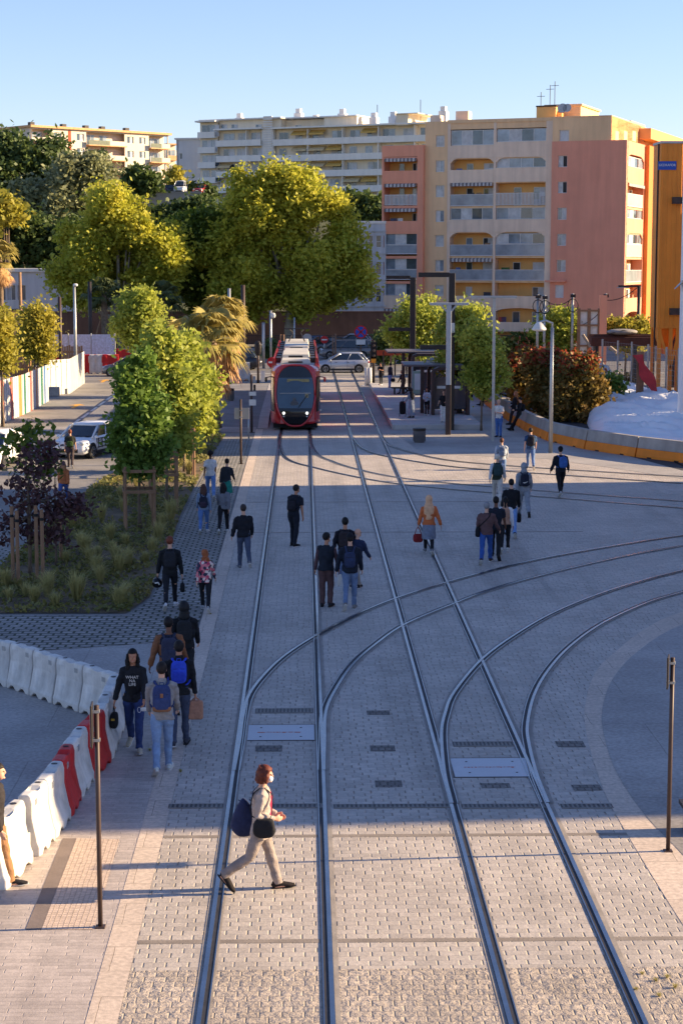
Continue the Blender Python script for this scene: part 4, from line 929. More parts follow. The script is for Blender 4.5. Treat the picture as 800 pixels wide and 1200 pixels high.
palm('low fan palm with golden fronds left of the pair by the left platform', (pa.x - 2.0, pa.y + 7, .27), V(222, 395, pa.y + 7).z - .6, .3, 2.0, 36, seed=8, group=PPG)
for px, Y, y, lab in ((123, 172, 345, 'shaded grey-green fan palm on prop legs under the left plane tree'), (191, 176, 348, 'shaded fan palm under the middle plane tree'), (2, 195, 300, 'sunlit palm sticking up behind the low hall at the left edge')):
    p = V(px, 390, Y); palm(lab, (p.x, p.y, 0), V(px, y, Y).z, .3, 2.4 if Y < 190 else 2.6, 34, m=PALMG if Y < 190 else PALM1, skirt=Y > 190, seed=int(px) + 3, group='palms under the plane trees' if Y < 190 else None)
p = V(123, 390, 172); t = thing('palm_prop', 'pale wooden prop legs holding up the shaded palm', 'tree prop', (p.x, p.y, 0))
for dx in (-1.4, 1.4): b = MB(); b.tube([(dx, -.3, 0), (dx * .12, -.1, 4)], .07, 6); b.build('leg', STAKE, t)
# young street trees
YG = 'young trees in the planting strip'
def stakes(label, pos, w, h, group='tree stakes'):
    t = thing('tree_stakes', label, 'tree stakes', pos, R(8), group)
    for sx in (-1, 1):
        for sy in (-1, 1): b = MB(); b.tube([(sx * w, sy * w, -.1), (sx * w, sy * w, h)], .045, 8); b.build('post', STAKE, t)
    for z in (h * .93, h * .62):
        b = MB()
        for s in (-1, 1): b.box(-w - .06, w + .06, s * (w + .05) - .02, s * (w + .05) + .02, z - .05, z + .05); b.box(s * (w + .05) - .02, s * (w + .05) + .02, -w - .02, w + .02, z - .051, z + .049)
        b.build('cross_rail', STAKE, t)
    return t
def gtree(name, label, gx, gy, lst, m, **k):
    p = G(gx, gy); th = k.pop('th', 2.6); r0 = k.pop('r0', .06)
    return tree(name, label, p, pxblobs(p.y, p, lst), m, th, r0, **k), p
gtree('young_tree', 'dense dark green young tree with narrow crown standing first in the planting strip', 164, 621, [(160, 458, 16, 42), (152, 490, 15, 30), (176, 480, 17, 36), (165, 510, 25, 34), (152, 530, 17, 24), (180, 530, 15, 24), (167, 542, 22, 15), (168, 428, 9, 20)], L_MID, th=3.4, leaf=.12, nclump=520, nleaf=42, spread=.2, seed=51, group=YG)
stakes('four-post wooden stakes round the dense dark green young tree', G(164, 622), .46, 2.15)
gtree('young_tree', 'bright green young tree with loose crown, second in the planting strip', 196, 590, [(190, 408, 14, 20), (202, 440, 17, 32), (186, 450, 16, 30), (204, 480, 18, 32), (194, 505, 20, 32), (210, 515, 10, 18), (184, 395, 8, 12)], L_YOUNG, th=3.4, leaf=.14, nclump=360, nleaf=36, spread=.24, seed=52, group=YG)
stakes('wooden stakes under the bright green young tree', G(192, 598), .45, 2.1)
gtree('young_tree', 'yellow-green young tree, third in the planting strip beside the palms', 216, 553, [(215, 425, 11, 28), (226, 440, 11, 24), (222, 470, 14, 32), (216, 500, 15, 28), (234, 480, 7, 18), (222, 408, 6, 18)], L_YOUNG, th=3.0, leaf=.15, nclump=300, nleaf=34, spread=.26, seed=53, group=YG)
stakes('wooden stakes under the third young tree by the grass pavers', G(214, 558), .45, 2.0)
gtree('young_tree', 'small sparse tree with reddish lower leaves, farthest in the planting strip', 226, 534, [(232, 470, 12, 24), (240, 450, 8, 16), (236, 500, 10, 10)], L_YOUNG, th=2.6, leaf=.18, nclump=160, nleaf=24, spread=.3, seed=54, group=YG)
t5, _ = gtree('young_tree', 'light green round young tree at the street corner in front of the plane tree', 163, 452, [(163, 355, 18, 20), (150, 375, 16, 18), (172, 375, 18, 22), (160, 392, 22, 12)], L_YOUNG, th=4.6, r0=.09, leaf=.19, nclump=420, nleaf=40, spread=.4, seed=55)
gtree('yellow_tree', 'loose yellow-leaved young tree behind the hoarding', 42, 470, [(40, 382, 13, 16), (52, 386, 11, 20), (34, 402, 10, 16), (48, 410, 15, 12), (44, 366, 7, 9)], L_YELL, th=4, r0=.08, leaf=.15, nclump=300, nleaf=30, spread=.36, seed=56, group='yellow trees behind the hoarding')
gtree('yellow_tree', 'yellow-leaved tree cut by the left edge behind the hoarding', 4, 500, [(2, 378, 9, 16), (0, 402, 11, 22), (6, 425, 8, 12), (-10, 390, 14, 26)], L_YELL, th=4, r0=.08, leaf=.15, nclump=300, nleaf=30, spread=.36, seed=57, group='yellow trees behind the hoarding')
tp, pp = gtree('purple_tree', 'dark purple-leaved small tree in the near bed at the left', 36, 675, [(30, 570, 26, 26), (60, 590, 26, 24), (18, 600, 24, 26), (45, 615, 34, 22), (75, 600, 20, 20), (36, 545, 14, 22), (62, 632, 18, 14), (8, 625, 14, 14), (60, 530, 10, 20), (90, 590, 14, 8)], L_PURP, th=2.6, r0=.06, leaf=.115, nclump=140, nleaf=13, spread=.18, seed=58, shell=.3)
tree('sparse_shoots', 'sparse green shoots rising over the purple tree', (pp.x + .5, pp.y + 1.6, 0), pxblobs(pp.y + 1.6, (pp.x + .5, pp.y + 1.6, 0), [(40, 510, 26, 22), (22, 525, 16, 14), (62, 540, 14, 18), (40, 548, 24, 10)]), L_PLANE2, 2.2, .04, leaf=.14, nclump=60, nleaf=9, spread=.2, seed=59, shell=.2)
for k, (x, y) in enumerate(((16, 683), (22, 690), (44, 682), (51, 688), (72, 660))):
    p = G(x, y); t = thing('wooden_stake', 'wooden stake beside the purple tree', 'tree stake', p, 0, 'stakes by the purple tree')
    b = MB(); b.tube([(0, 0, -.1), (0, 0, 2.1)], .05, 8); b.build('post', STAKE, t); b = MB(); b.lathe([(.052, 1.8), (.056, 1.84), (.052, 1.88)], n=8); b.build('tie', BLACK, t)
# trees at the stop and on the right
SG = 'young trees beside the tram stop'
gtree('young_tree', 'yellow-green tree behind the far tram shelter', 484, 446, [(485, 375, 20, 24), (470, 392, 16, 18), (500, 372, 18, 26), (490, 400, 28, 16), (510, 395, 14, 18), (462, 385, 8, 12)], L_YOUNG, th=3.6, r0=.09, leaf=.17, nclump=480, nleaf=40, spread=.38, seed=61, group=SG)
gtree('young_tree', 'yellow-green tree nearest the platform, thin trunk right of the T-shaped lamp', 546, 487, [(535, 385, 22, 26), (555, 390, 20, 30), (548, 420, 26, 26), (530, 425, 18, 20), (545, 445, 18, 14), (545, 368, 14, 12)], L_YOUNG, th=3.2, r0=.07, leaf=.16, nclump=520, nleaf=38, spread=.34, seed=62, group=SG)
gtree('young_tree', 'slim yellow-green tree left of the tall T-lamp near the white-shirted man', 563.5, 505, [(563, 400, 14, 22), (572, 420, 12, 26), (560, 440, 16, 20), (570, 455, 10, 10), (585, 440, 6, 10)], L_YOUNG, th=3.0, r0=.06, leaf=.15, nclump=260, nleaf=30, spread=.32, seed=63, group=SG)
gtree('young_tree', 'small tree behind the lantern lamp in front of the tan terrace', 654, 440, [(655, 375, 14, 12), (645, 388, 14, 12), (664, 388, 12, 14), (654, 402, 18, 10)], L_YOUNG, th=3.5, r0=.09, leaf=.19, nclump=300, nleaf=36, spread=.38, seed=64)
gtree('young_tree', 'sunlit yellow tree left of the orange silo', 732, 440, [(722, 388, 12, 10), (735, 384, 14, 10), (748, 392, 10, 10), (728, 400, 18, 8), (752, 380, 5, 6)], L_YELL, th=3.5, r0=.09, leaf=.19, nclump=280, nleaf=34, spread=.38, seed=65)
def bush(name, label, gx, gy, lst, m, leaf, ncl, nl, sp, seed, group=None, m2=None):
    p = G(gx, gy); t = thing(name, label, 'bush', p, 0, group)
    bl = pxblobs(p.y, p, lst); pts = crown_points(bl, ncl, nl, sp, seed, .6); pts = pts[pts[:, 2] > .02]
    link('foliage', leaf_mesh('foliage', pts, leaf, m, seed), t)
    if m2:
        z = pts[:, 2]; top = pts[(z > np.quantile(z, .72)) & (np.random.default_rng(seed).random(len(z)) < .35)] + np.array([0, 0, .12])
        link('red_leaves', leaf_mesh('red_leaves', top, leaf * 1.1, m2, seed + 1), t)
    b = MB(); rr = random.Random(seed)
    for q in bl[:4]: b.tube([(q[0] * .4, q[1] * .4, -.05), (q[0], q[1], q[2])], [.05, .02], 5)
    b.build('stems', BARK, t); return t
RG = 'red-tipped shrubs on the bank'
bush('red_tip_shrub', 'tall red-tipped shrub at the left end of the bank', 617, 482, [(614, 428, 14, 24), (608, 445, 10, 26), (622, 450, 14, 26)], L_SHRUB, .17, 260, 34, .3, 71, RG, L_RED)
bush('red_tip_shrub', 'red-tipped shrub in the middle of the bank', 645, 488, [(635, 432, 16, 24), (648, 440, 16, 28), (640, 465, 20, 22)], L_SHRUB, .17, 300, 34, .3, 72, RG, L_RED)
bush('red_tip_shrub', 'biggest red-tipped shrub on the bank, reddest on top', 678, 494, [(668, 438, 18, 24), (682, 432, 14, 20), (680, 465, 24, 28), (660, 470, 14, 24), (694, 460, 10, 20)], L_SHRUB, .17, 420, 34, .3, 73, RG, L_RED)
bush('low_shrub', 'low green shrub between the red-tipped shrubs and the white sheet', 705, 488, [(705, 460, 14, 16), (695, 475, 12, 12), (718, 452, 10, 9)], L_MID, .16, 190, 30, .28, 74)
bush('low_shrub', 'low dark shrub against the concrete wall above the white sheet', 728, 470, [(728, 450, 9, 9), (738, 458, 8, 6)], L_SHRUB, .16, 110, 28, .26, 75)
HGG = 'clipped hedges in front of the pink block'
for k, (px, py, w, h, gy, lab) in enumerate(((453, 402, 16, 12, 428, 'dark round clipped bush at the left corner of the pink block'), (608, 402, 13, 9, 440, 'square clipped hedge block in sun in front of the tan terraces'), (318, 409, 6, 7, 420, 'dark clipped bush far behind the left side of the tram'), (482, 410, 10, 10, 426, 'dark clipped bush behind the far shelter'), (585, 408, 8, 8, 438, 'low hedge left of the sunny hedge block'))):
    bush('clipped_bush', lab, px, gy, [(px, py, w, h), (px - w * .3, py + h * .5, w * .8, h), (px + w * .3, py + h * .5, w * .8, h)], L_HEDGE if k in (1, 4) else L_DARK, .2, 190, 30, .25, 80 + k, HGG)
# planting-bed grasses
def tuft_mesh(seed, h, r, n=170):
    g = random.Random(seed); b = MB()
    for k in range(n):
        a = g.uniform(0, 6.283); rad = g.uniform(0, .08); L = h * g.uniform(.6, 1.1); sp = r * g.uniform(.2, 1.1); d = Vector((math.cos(a), math.sin(a), 0)); s = Vector((-d.y, d.x, 0)) * .006
        p0 = d * rad; p1 = d * (rad + sp * .35) + Vector((-.03, 0, L * .65)); p2 = d * (rad + sp) + Vector((-.10, 0, L * g.uniform(.65, .95)))
        b.poly([p0 - s, p0 + s, p1 + s * 1.3, p1 - s * 1.3]); b.poly([p1 - s * 1.3, p1 + s * 1.3, p2])
    return b.mesh('blades', [L_GRASS])
TM = [tuft_mesh(k, .62 + .12 * k, .36 + .05 * k) for k in range(4)]
tp_ = [(22, 690), (30, 700), (40, 708), (56, 700), (66, 712), (12, 705), (100, 650), (106, 662), (112, 672), (94, 640), (116, 655), (118, 685), (132, 646), (136, 660), (130, 634), (140, 672), (120, 640), (148, 640), (178, 650), (186, 636), (170, 660), (190, 620), (150, 665), (200, 612), (206, 596), (78, 660), (84, 620), (120, 612), (100, 600), (145, 600), (205, 560), (215, 545), (225, 532), (232, 520), (190, 545), (160, 570), (142, 585), (238, 528), (221, 556), (180, 580), (128, 590), (8, 690), (60, 690), (90, 705), (150, 700), (140, 712)]
for k, (x, y) in enumerate(tp_):
    o = link('feather_plant', TM[k % 4]); p = G(x, y); o.location = p; o.rotation_euler.z = rng.uniform(0, 6); s = rng.uniform(.6, 1.05); o.scale = (s * 1.1, s * 1.1, s)
    tag(o, 'pale feathery tuft growing in the planting bed', 'plant', 'feather grass tufts in the planting bed')
for k, (x, y) in enumerate(((752, 1142), (768, 1150), (781, 1146), (790, 1158), (744, 1160), (772, 1168), (176, 880), (212, 905), (247, 720), (226, 800))):
    o = link('weed', TM[k % 4]); p = G(x, y); o.location = p; o.rotation_euler.z = rng.uniform(0, 6); o.scale = (.14, .14, .07)
    tag(o, 'tiny yellowing weed growing in a paving joint', 'weed', 'weeds in the paving joints')
def inside(p, poly):
    c = False; n = len(poly)
    for i in range(n):
        a, b = poly[i], poly[i - 1]
        if (a[1] > p[1]) != (b[1] > p[1]) and p[0] < (b[0] - a[0]) * (p[1] - a[1]) / (b[1] - a[1]) + a[0]: c = not c
    return c
bedw = [(G(*p).x, G(*p).y) for p in BEDP]; xs = [p[0] for p in bedw]; ys = [p[1] for p in bedw]; pts = []
while len(pts) < 17000:
    p = (rng.uniform(max(min(xs), -22), max(xs)), rng.uniform(min(ys), max(ys)))
    if inside(p, bedw) and mnoise.noise((p[0] * .55, p[1] * .4, 3)) + rng.uniform(-.25, .25) > -.12: pts.append((p[0], p[1], .03 + abs(rng.gauss(0, .07))))
o = link('ground_cover', leaf_mesh('ground_cover', np.array(pts), .085, L_GROUND, 4)); tag(o, 'low green and straw ground cover of the planting bed', 'ground cover', None, 'stuff')
# ================================================================== STREET FURNITURE
GALV = mat('galvanised', S(168, 170, 170), .45, .15, 3, metal=.6)
BROWN = mat('bronze_paint', S(70, 56, 52), .5, .2, 3, metal=.2)
SIGNB = mat('sign_back', S(160, 162, 164), .5, .12, 4, metal=.3)
WHITE = mat('white_plastic', S(220, 217, 210), .5, .1, 1.5, .003, 12, spec=.4, streak=.12)
WBAR = mat('barrier_white', S(216, 212, 204), .55, .22, 2.6, .006, 9, spec=.35, streak=.28)
REDP = mat('red_plastic', S(196, 36, 34), .5, .2, 2.4, .006, 9, streak=.2)
REDS = mat('sign_red', S(190, 30, 34), .4, .05, 3)
BLUES = mat('sign_blue', S(30, 78, 170), .4, .05, 3)
def hgt(gx, gy, yt, z=0): p = G(gx, gy, z); return p, V(gx, yt, p.y).z - z
def pole(name, label, gx, gy, yt, r, m, cat='pole', group=None, z=0, taper=1.0, foot=True):
    p, h = hgt(gx, gy, yt, z); t = thing(name, label, cat, p, 0, group)
    b = MB(); b.tube([(0, 0, -.05), (0, 0, h * .5), (0, 0, h)], [r, r * (1 + taper) / 2, r * taper], 10); b.build('pole', m, t, smooth=True)
    if foot: b = MB(); b.box(-r * 2, r * 2, -r * 2, r * 2, -.02, .025); b.build('base_plate', m, t, bevel=.005)
    return t, h
# foreground sign posts
def sign_post(label, gx, gy, yt, ybot, w, rz):
    t, h = pole('sign_post', label, gx, gy, yt + 4, .032, BROWN, 'sign post')
    p = t.location; zb = V(gx, ybot, p.y).z
    b = MB(); b.box(-w / 2, w / 2, .05, .075, zb, h + .04); s = b.build('sign_panel', [DKMET], t, bevel=.006); s.rotation_euler.z = rz
    b = MB(); b.box(-w / 2 + .02, w / 2 - .02, .0755, .079, zb + .02, h + .02); q = b.build('sign_face', WHITE, s)
    for z in (zb + .08, h - .06): b = MB(); b.box(-.045, .045, -.04, .05, z - .018, z + .018); o = b.build('clamp', GALV, t); o.rotation_euler.z = rz
    b = MB(); b.lathe([(.034, h), (.03, h + .02), (0, h + .026)], n=10); b.build('cap', BROWN, t)
sign_post('brown sign post standing on the sunlit pavement by the tactile plate, panel seen edge on', 118, 1087, 824, 874, .30, R(93))
sign_post('brown sign post on the bluish pavement at the right edge, panel seen edge on', 782, 998, 768, 806, .28, R(76))
# long dark bench edge partly in view at the right border
p = G(806, 975); t = thing('waiting_bench', 'dark bench end just entering the picture at the right border', 'bench', p)
b = MB(); b.box(-.12, 1.6, -.2, .2, .40, .46); b.build('seat', DKMET, t); b = MB(); b.box(-.05, .02, -.18, .18, 0, .4); b.build('leg', DKMET, t); b = MB(); b.box(1.4, 1.47, -.18, .18, 0, .4); b.build('leg', DKMET, t)
# posts by the left platform
t, h = pole('sign_pole', 'brown post with a grey sign board seen from behind, nearest post by the left platform', 282.5, 544, 468, .05, BROWN, 'sign post')
b = MB(); z = V(282, 489, t.location.y).z; zb = V(282, 475 + 24 + 0, t.location.y).z; zt = V(282, 479.5, t.location.y).z; zb = V(282, 490, t.location.y).z
b.box(-.28, .35, .06, .085, zb - .05, zt + .05); b.build('sign_board', SIGNB, t); b = MB(); b.box(.352, .37, .05, .09, zb - .05, zt + .05); b.build('board_edge', WHITE, t)
for zz_ in (zb + .05, zt - .05): b = MB(); b.box(-.06, .06, -.055, .06, zz_ - .02, zz_ + .02); b.build('clamp', GALV, t)
t, h = pole('signal_pole', 'tall dark post with three pale sign boxes beside the tram front', 295, 507, 439, .06, BROWN, 'signal')
Y = t.location.y
for nm, y0, y1, x0, x1, m in (('sign_board', 441, 449, 291.6, 299.5, SIGNB), ('signal_box', 451, 458, 297, 299.5, BLACK), ('small_board', 459, 463.5, 292, 300, WHITE), ('lower_board', 468, 475, 292, 300, WHITE)):
    a, c = V(x0, y1, Y), V(x1, y0, Y); b = MB(); b.box(a.x - t.location.x, c.x - t.location.x, -.13 if m is WHITE else .07, -.09 if m is WHITE else .2, a.z, c.z); b.build(nm, m, t)
pole('bollard_post', 'short thin grey post right of the sign-board post', 291.5, 514.5, 488.5, .035, GALV, 'post')
t, h = pole('signal_pole', 'brown post with a round-headed device left of the tram roof', 302.5, 449, 400, .08, BROWN, 'signal', z=0)
b = MB(); b.sup((0, -.12, h - .5), (.5, .3, 1.1), .8); b.build('device', DKMET, t); b = MB(); b.box(.2, .5, -.1, -.05, 2.0 * 0 + .1, .9); b.build('notice', WHITE, t)
for k, (gx, gy, yt, lab) in enumerate(((329, 432, 392, 'thin brown post left of the tram rear'), (332.5, 432, 392, 'second thin brown post left of the tram rear'), (393, 424, 391, 'thin brown post behind the silver car'), (390, 424, 393, 'short brown post behind the silver car roof'), (345, 420, 372, 'grey post behind the tram in front of the hedge'))):
    pole('street_post', lab, gx, gy, yt, .07, mat('rust_paint', S(120, 92, 70), .7, .2, 3) if k < 4 else GALV, 'post', 'posts around the crossing')
# litter bins
def bin_(label, gx, gy, yt, r, m, z=0, rot=0):
    p, h = hgt(gx, gy, yt, z); t = thing('litter_bin', label, 'litter bin', p, 0)
    b = MB(); b.lathe([(r * .8, 0), (r * .85, .02), (r, h * .75), (r, h * .8)], n=18); b.build('body', m, t, smooth=False)
    b = MB(); b.lathe([(r * .96, h * .8), (r * 1.04, h * .82), (r * 1.06, h * .98), (r * .7, h)], n=18); b.build('lid', DKMET, t)
    b = MB()
    for k in range(18): a = k * 6.283 / 18; b.box(r * .97 * math.cos(a) - .012, r * .97 * math.cos(a) + .012, r * .97 * math.sin(a) - .012, r * .97 * math.sin(a) + .012, .08, h * .74)
    b.build('slats', m, t)
bin_('grey litter bin on the left platform near the palms', 269, 469.5, 455, .28, mat('bin_grey', S(120, 124, 116), .7), .27)
bin_('dark grey cylindrical litter bin standing in front of the stop platform', 491, 518.5, 501.5, .30, mat('bin_dark', S(96, 92, 94), .6))
# lamps
def lantern(label, gx, gy, yt, side):
    t, h = pole('street_lamp', label, gx, gy, yt + 3, .10, GALV, 'street lamp', taper=.75)
    b = MB(); b.tube([(0, 0, h - .1), (0, 0, h + .2), (side * .3, 0, h + .32), (side * .6, 0, h + .25)], .05, 7); b.build('bracket', GALV, t)
    b = MB(); b.lathe([(.1, .25), (.16, .2), (.34, -.05), (.34, -.10), (.16, -.16)], (side * .6, 0, h), 14); b.build('lamp_head', WHITE, t, smooth=True)
lantern('tall grey lamp post with a pale bell-shaped head by the orange barriers', 644.5, 531, 381, -1)
def t_lamp(label, gx, gy, yt, x0, x1, ysplit=None, r=.09, m=None, group=None):
    p, h = hgt(gx, gy, yt, 0); t = thing('street_lamp', label, 'street lamp', p, 0, group); Y = p.y
    zs = V(gx, ysplit, Y).z if ysplit else 0
    if ysplit: b = MB(); b.box(-r, r, -r, r, -.05, zs); b.build('lower_post', BROWN, t, bevel=.01)
    b = MB(); b.box(-r * .95, r * .95, -r * .95, r * .95, zs + .002, h - .05); b.build('post', m or GALV, t, bevel=.01)
    a, c = V(x0, yt, Y).x - p.x, V(x1, yt, Y).x - p.x
    b = MB(); b.box(a, c, -.12, .12, h - .05, h + .06); 
    if ysplit: b.beam((-.4, 0, h - .06), (-.05, 0, h - .45), .14, .08); b.beam((.4, 0, h - .06), (.05, 0, h - .45), .14, .08)
    b.build('arm', m or GALV, t, bevel=.01)
    for xx in (a + .35, c - .35): b = MB(); b.box(xx - .3, xx + .3, -.1, .1, h - .075, h - .052); b.build('lamp_lens', WHITE, t)
    return t
t_lamp('broad silver T-shaped lamp with a brown lower post in front of the tram shelter', 524.5, 509.5, 356, 503, 549, 451, .13, mat('silver_paint', S(170, 174, 180), .4, .08, 2, metal=.4))
t_lamp('tall thin grey lamp with a wide T-arm left of the white-shirted man', 577, 517, 348, 551, 605, None, .07)
def mast(label, gx, gy, yt, arms, r=.16):
    p, h = hgt(gx, gy, yt, .27 if gy > 440 else 0); t = thing('catenary_mast', label, 'mast', p, 0, 'dark masts at the stop'); Y = p.y
    b = MB(); b.box(-r, r, -r, r, -.3, h); b.build('post', DKMET, t, bevel=.02)
    for x, y in arms:
        z = V(gx, y, Y).z - p.z; b = MB(); b.box(V(x, y, Y).x - p.x, -r * .9, -.1, .1, z - .12, z + .12); b.build('arm', DKMET, t, bevel=.01)
    return t
mt = mast('taller dark steel mast with two arms pointing left, beside the nearer shelter', 528, 498, 320, [(490, 322), (492, 407)])
b = MB(); z = V(528, 384, mt.location.y).z - mt.location.z; b.box(-.14, .14, -.2, -.165, z - .25, z + .25); b.build('notice', WHITE, mt)
mast('dark steel mast with two arms pointing left, behind the far shelter', 483, 448, 325, [(452, 325), (455, 386)], .2)
t, h = pole('street_lamp', 'black lamp post with a short arm between the tree and the silo', 746, 440, 335, .13, DKMET, 'street lamp')
b = MB(); b.box(-1.6, .1, -.08, .08, h - .1, h + .05); b.build('arm', DKMET, t); b = MB(); b.box(-1.7, -.8, -.14, .14, h - .16, h - .102); b.build('lamp_head', SIGNB, t)
# cable poles on the right, with drooping cables
tops = []
for k, (gx, yt, lab) in enumerate(((628.5, 345, 'pale cable pole, left of the pair behind the lantern lamp'), (636.5, 346, 'pale cable pole with cable coils, right of the pair behind the lantern lamp'), (669, 344, 'pale cable pole left of the white board'), (707.5, 344, 'pale cable pole right of the white board'))):
    t, h = pole('cable_pole', lab, gx, 441, yt, .13, GALV, 'cable pole', 'pale cable poles on the right', taper=.7); tops.append(t.location + Vector((0, 0, h)))
    if k in (0, 1, 2):
        b = MB(); b.tube([(.0 + .4 * math.cos(a / 12 * 6.283), -.16, h - .9 + .5 * math.sin(a / 12 * 6.283)) for a in range(13)], .035, 5); b.build('cable_coil', BLACK, t)
    b = MB(); b.box(-.2, .2, -.18, -.1, h - .3, h - .05); b.build('clamp', DKMET, t)
def cable(label, a, b_, sag, r=.03):
    n = 12; t = MB(); t.tube([a.lerp(b_, k / n) - Vector((0, 0, sag * 4 * (k / n) * (1 - k / n))) for k in range(n + 1)], r, 5)
    tag(t.build('hanging_cable', BLACK), label, 'cable', 'cables between the pale poles')
cable('cable sagging from the pole pair to the pole left of the white board', tops[1] - Vector((0, 0, .3)), tops[2] - Vector((0, 0, .3)), .5)
cable('cable sagging from the pole pair across to the pole right of the white board', tops[1] - Vector((0, 0, .7)), tops[3] - Vector((0, 0, .9)), 1.6)
cable('cable running from the pole right of the white board up to the black lamp', tops[3] - Vector((0, 0, .5)), V(746, 337, tops[3].y - 1), .3)
p, h = hgt(704.5, 441, 346); t = thing('brick_pillar', 'slim reddish pillar beside the white board', 'pillar', p); b = MB(); b.box(-.28, .28, -.2, .2, 0, h); b.build('shaft', SALM, t)
# white board on timber props
p = G(690, 441); Y = p.y; t = thing('site_board', 'large white board seen from behind on a timber frame with props', 'board', p)
a, c = V(677, 428, Y), V(702, 363, Y); bm_ = MB(); bm_.box(a.x - p.x, c.x - p.x, 0, .05, a.z, c.z); bm_.build('board', mat('board_white', S(226, 222, 214), .7), t)
for px in (677, 689, 701): x = V(px, 400, Y).x - p.x; bm_ = MB(); bm_.box(x - .12, x + .12, -.14, -.002, 0, c.z + .1); bm_.build('upright', STAKE, t)
for y in (364, 381, 405, 427): z = V(690, y, Y).z; bm_ = MB(); bm_.box(a.x - p.x, c.x - p.x, -.2, -.142, z - .07, z + .07); bm_.build('cross_rail', STAKE, t)
for px0, py0, px1, py1 in ((682, 392, 703, 428), (697, 393, 718, 412)): q, r_ = V(px0, py0, Y), V(px1, py1, Y); bm_ = MB(); bm_.beam((q.x - p.x, -.3, q.z), (r_.x - p.x, -1.6, max(.1, r_.z)), .2, .2); bm_.build('prop', mat('grey_timber', S(150, 136, 122), .9, .2, 3), t)
# hoarding on the left
HW = mat('hoarding_white', S(214, 212, 208), .6, .1, .8, streak=.15)
def hoarding(label, pts, yt, panels, seed, cols=None):
    """corrugated site hoarding following ground points, tops given in photo rows"""
    P = [G(*q) for q in pts]; t = thing('site_hoarding', label, 'hoarding', P[0], 0)
    rr = random.Random(seed)
    tot = sum((b - a).length for a, b in zip(P, P[1:])); n = max(1, int(tot / 2.0)); H0 = 2.3
    for k in range(n):
        def at(f):
            d = f * tot
            for a, b in zip(P, P[1:]):
                L = (b - a).length
                if d <= L + 1e-6: return a.lerp(b, d / L), (b - a).normalized()
                d -= L
            return P[-1], (P[-1] - P[-2]).normalized()
        a, d = at(k / n); b_, _ = at((k + 1) / n); nr = Vector((d.y, -d.x, 0)) * .03
        m = MB(); q = 8
        mats = [HW, cols[rr.randrange(len(cols))] if cols else HW]; pn = cols
        for j in range(q):
            u, w = a.lerp(b_, j / q), a.lerp(b_, (j + 1) / q); off = nr if j % 2 else nr * 0
            z = H0 + rr.uniform(0, .01)
            m.poly([u + off, w + off, w + off + Vector((0, 0, z)), u + off + Vector((0, 0, z))], 1 if pn and j in (k % 4, k % 4 + 1, k % 4 + 2) else 0)
            m.poly([w, w + nr, w + nr + Vector((0, 0, z)), w + Vector((0, 0, z))], 0)
        m.build('panel', mats, t, world=True)
        m = MB(); m.tube([a - nr, a - nr + Vector((0, 0, H0 - .1))], .04, 6); m.build('post', GALV, t, world=True)
        m = MB(); m.box(-.25, .25, -.35, .35, 0, .35); o = m.build('concrete_foot', CONC, t); o.location = (a + nr * 12) - P[0] - nr * 24
paint = [mat('mural_' + n, c, .6, .2, 1.5) for n, c in (('blue', S(70, 112, 170)), ('green', S(44, 112, 84)), ('orange', S(220, 136, 70)), ('pale', S(200, 206, 212)), ('rose', S(196, 100, 84)), ('teal', S(100, 160, 170)))]
hoarding('site hoarding with painted coloured panels along the left street', [(-10, 500.5), (30, 485), (57, 470)], 440, 0, 3, paint)
hoarding('plain white corrugated site hoarding at the far end of the left street', [(57, 463), (81, 462), (99, 449)], 420, 0, 4)
# wooden boards, blue-white barrier and signs behind the hoarding
p = G(60, 441); t = thing('wooden_fence', 'brown plank fence behind the hoarding', 'fence', p); b = MB()
for k in range(44): x = -5.5 + 8.0 * k / 44; b.box(x, x + .15, -.02, .02, 0, 2.3 + .05 * (k % 3))
b.build('planks', mat('fence_planks', S(146, 112, 84), .9, .2, 2), t)
b = MB(); b.box(-5.6, 2.5, .03, .1, .6, .75); b.box(-5.6, 2.5, .03, .1, 1.8, 1.95); b.build('rails', STAKE, t)
p = G(74, 436); t = thing('site_fence', 'blue and white mesh site fence behind the brown plank fence', 'fence', p); b = MB(); b.box(-1.4, 4.2, 0, .04, 1.4, 3.0); b.build('panel', mat('blue_white_mesh', S(176, 190, 214), .7, .3, 6), t)
for x in (-1.4, .5, 2.3, 4.2): b = MB(); b.tube([(x, 0, 0), (x, 0, 3.1)], .04, 6); b.build('post', GALV, t)
p = G(18, 440); t = thing('timber_shed', 'tall sunlit timber panel behind the yellow tree at the left', 'shed', p); b = MB(); b.box(-.6, 1.0, 0, 2, 0, V(18, 364, p.y).z); b.build('wall', mat('timber_yellow', S(204, 158, 96), .85, .15, 2), t); b = MB(); b.box(-.7, 1.1, -.1, 2.1, V(18, 364, p.y).z, V(18, 364, p.y).z + .12); b.build('roof', DKMET, t)
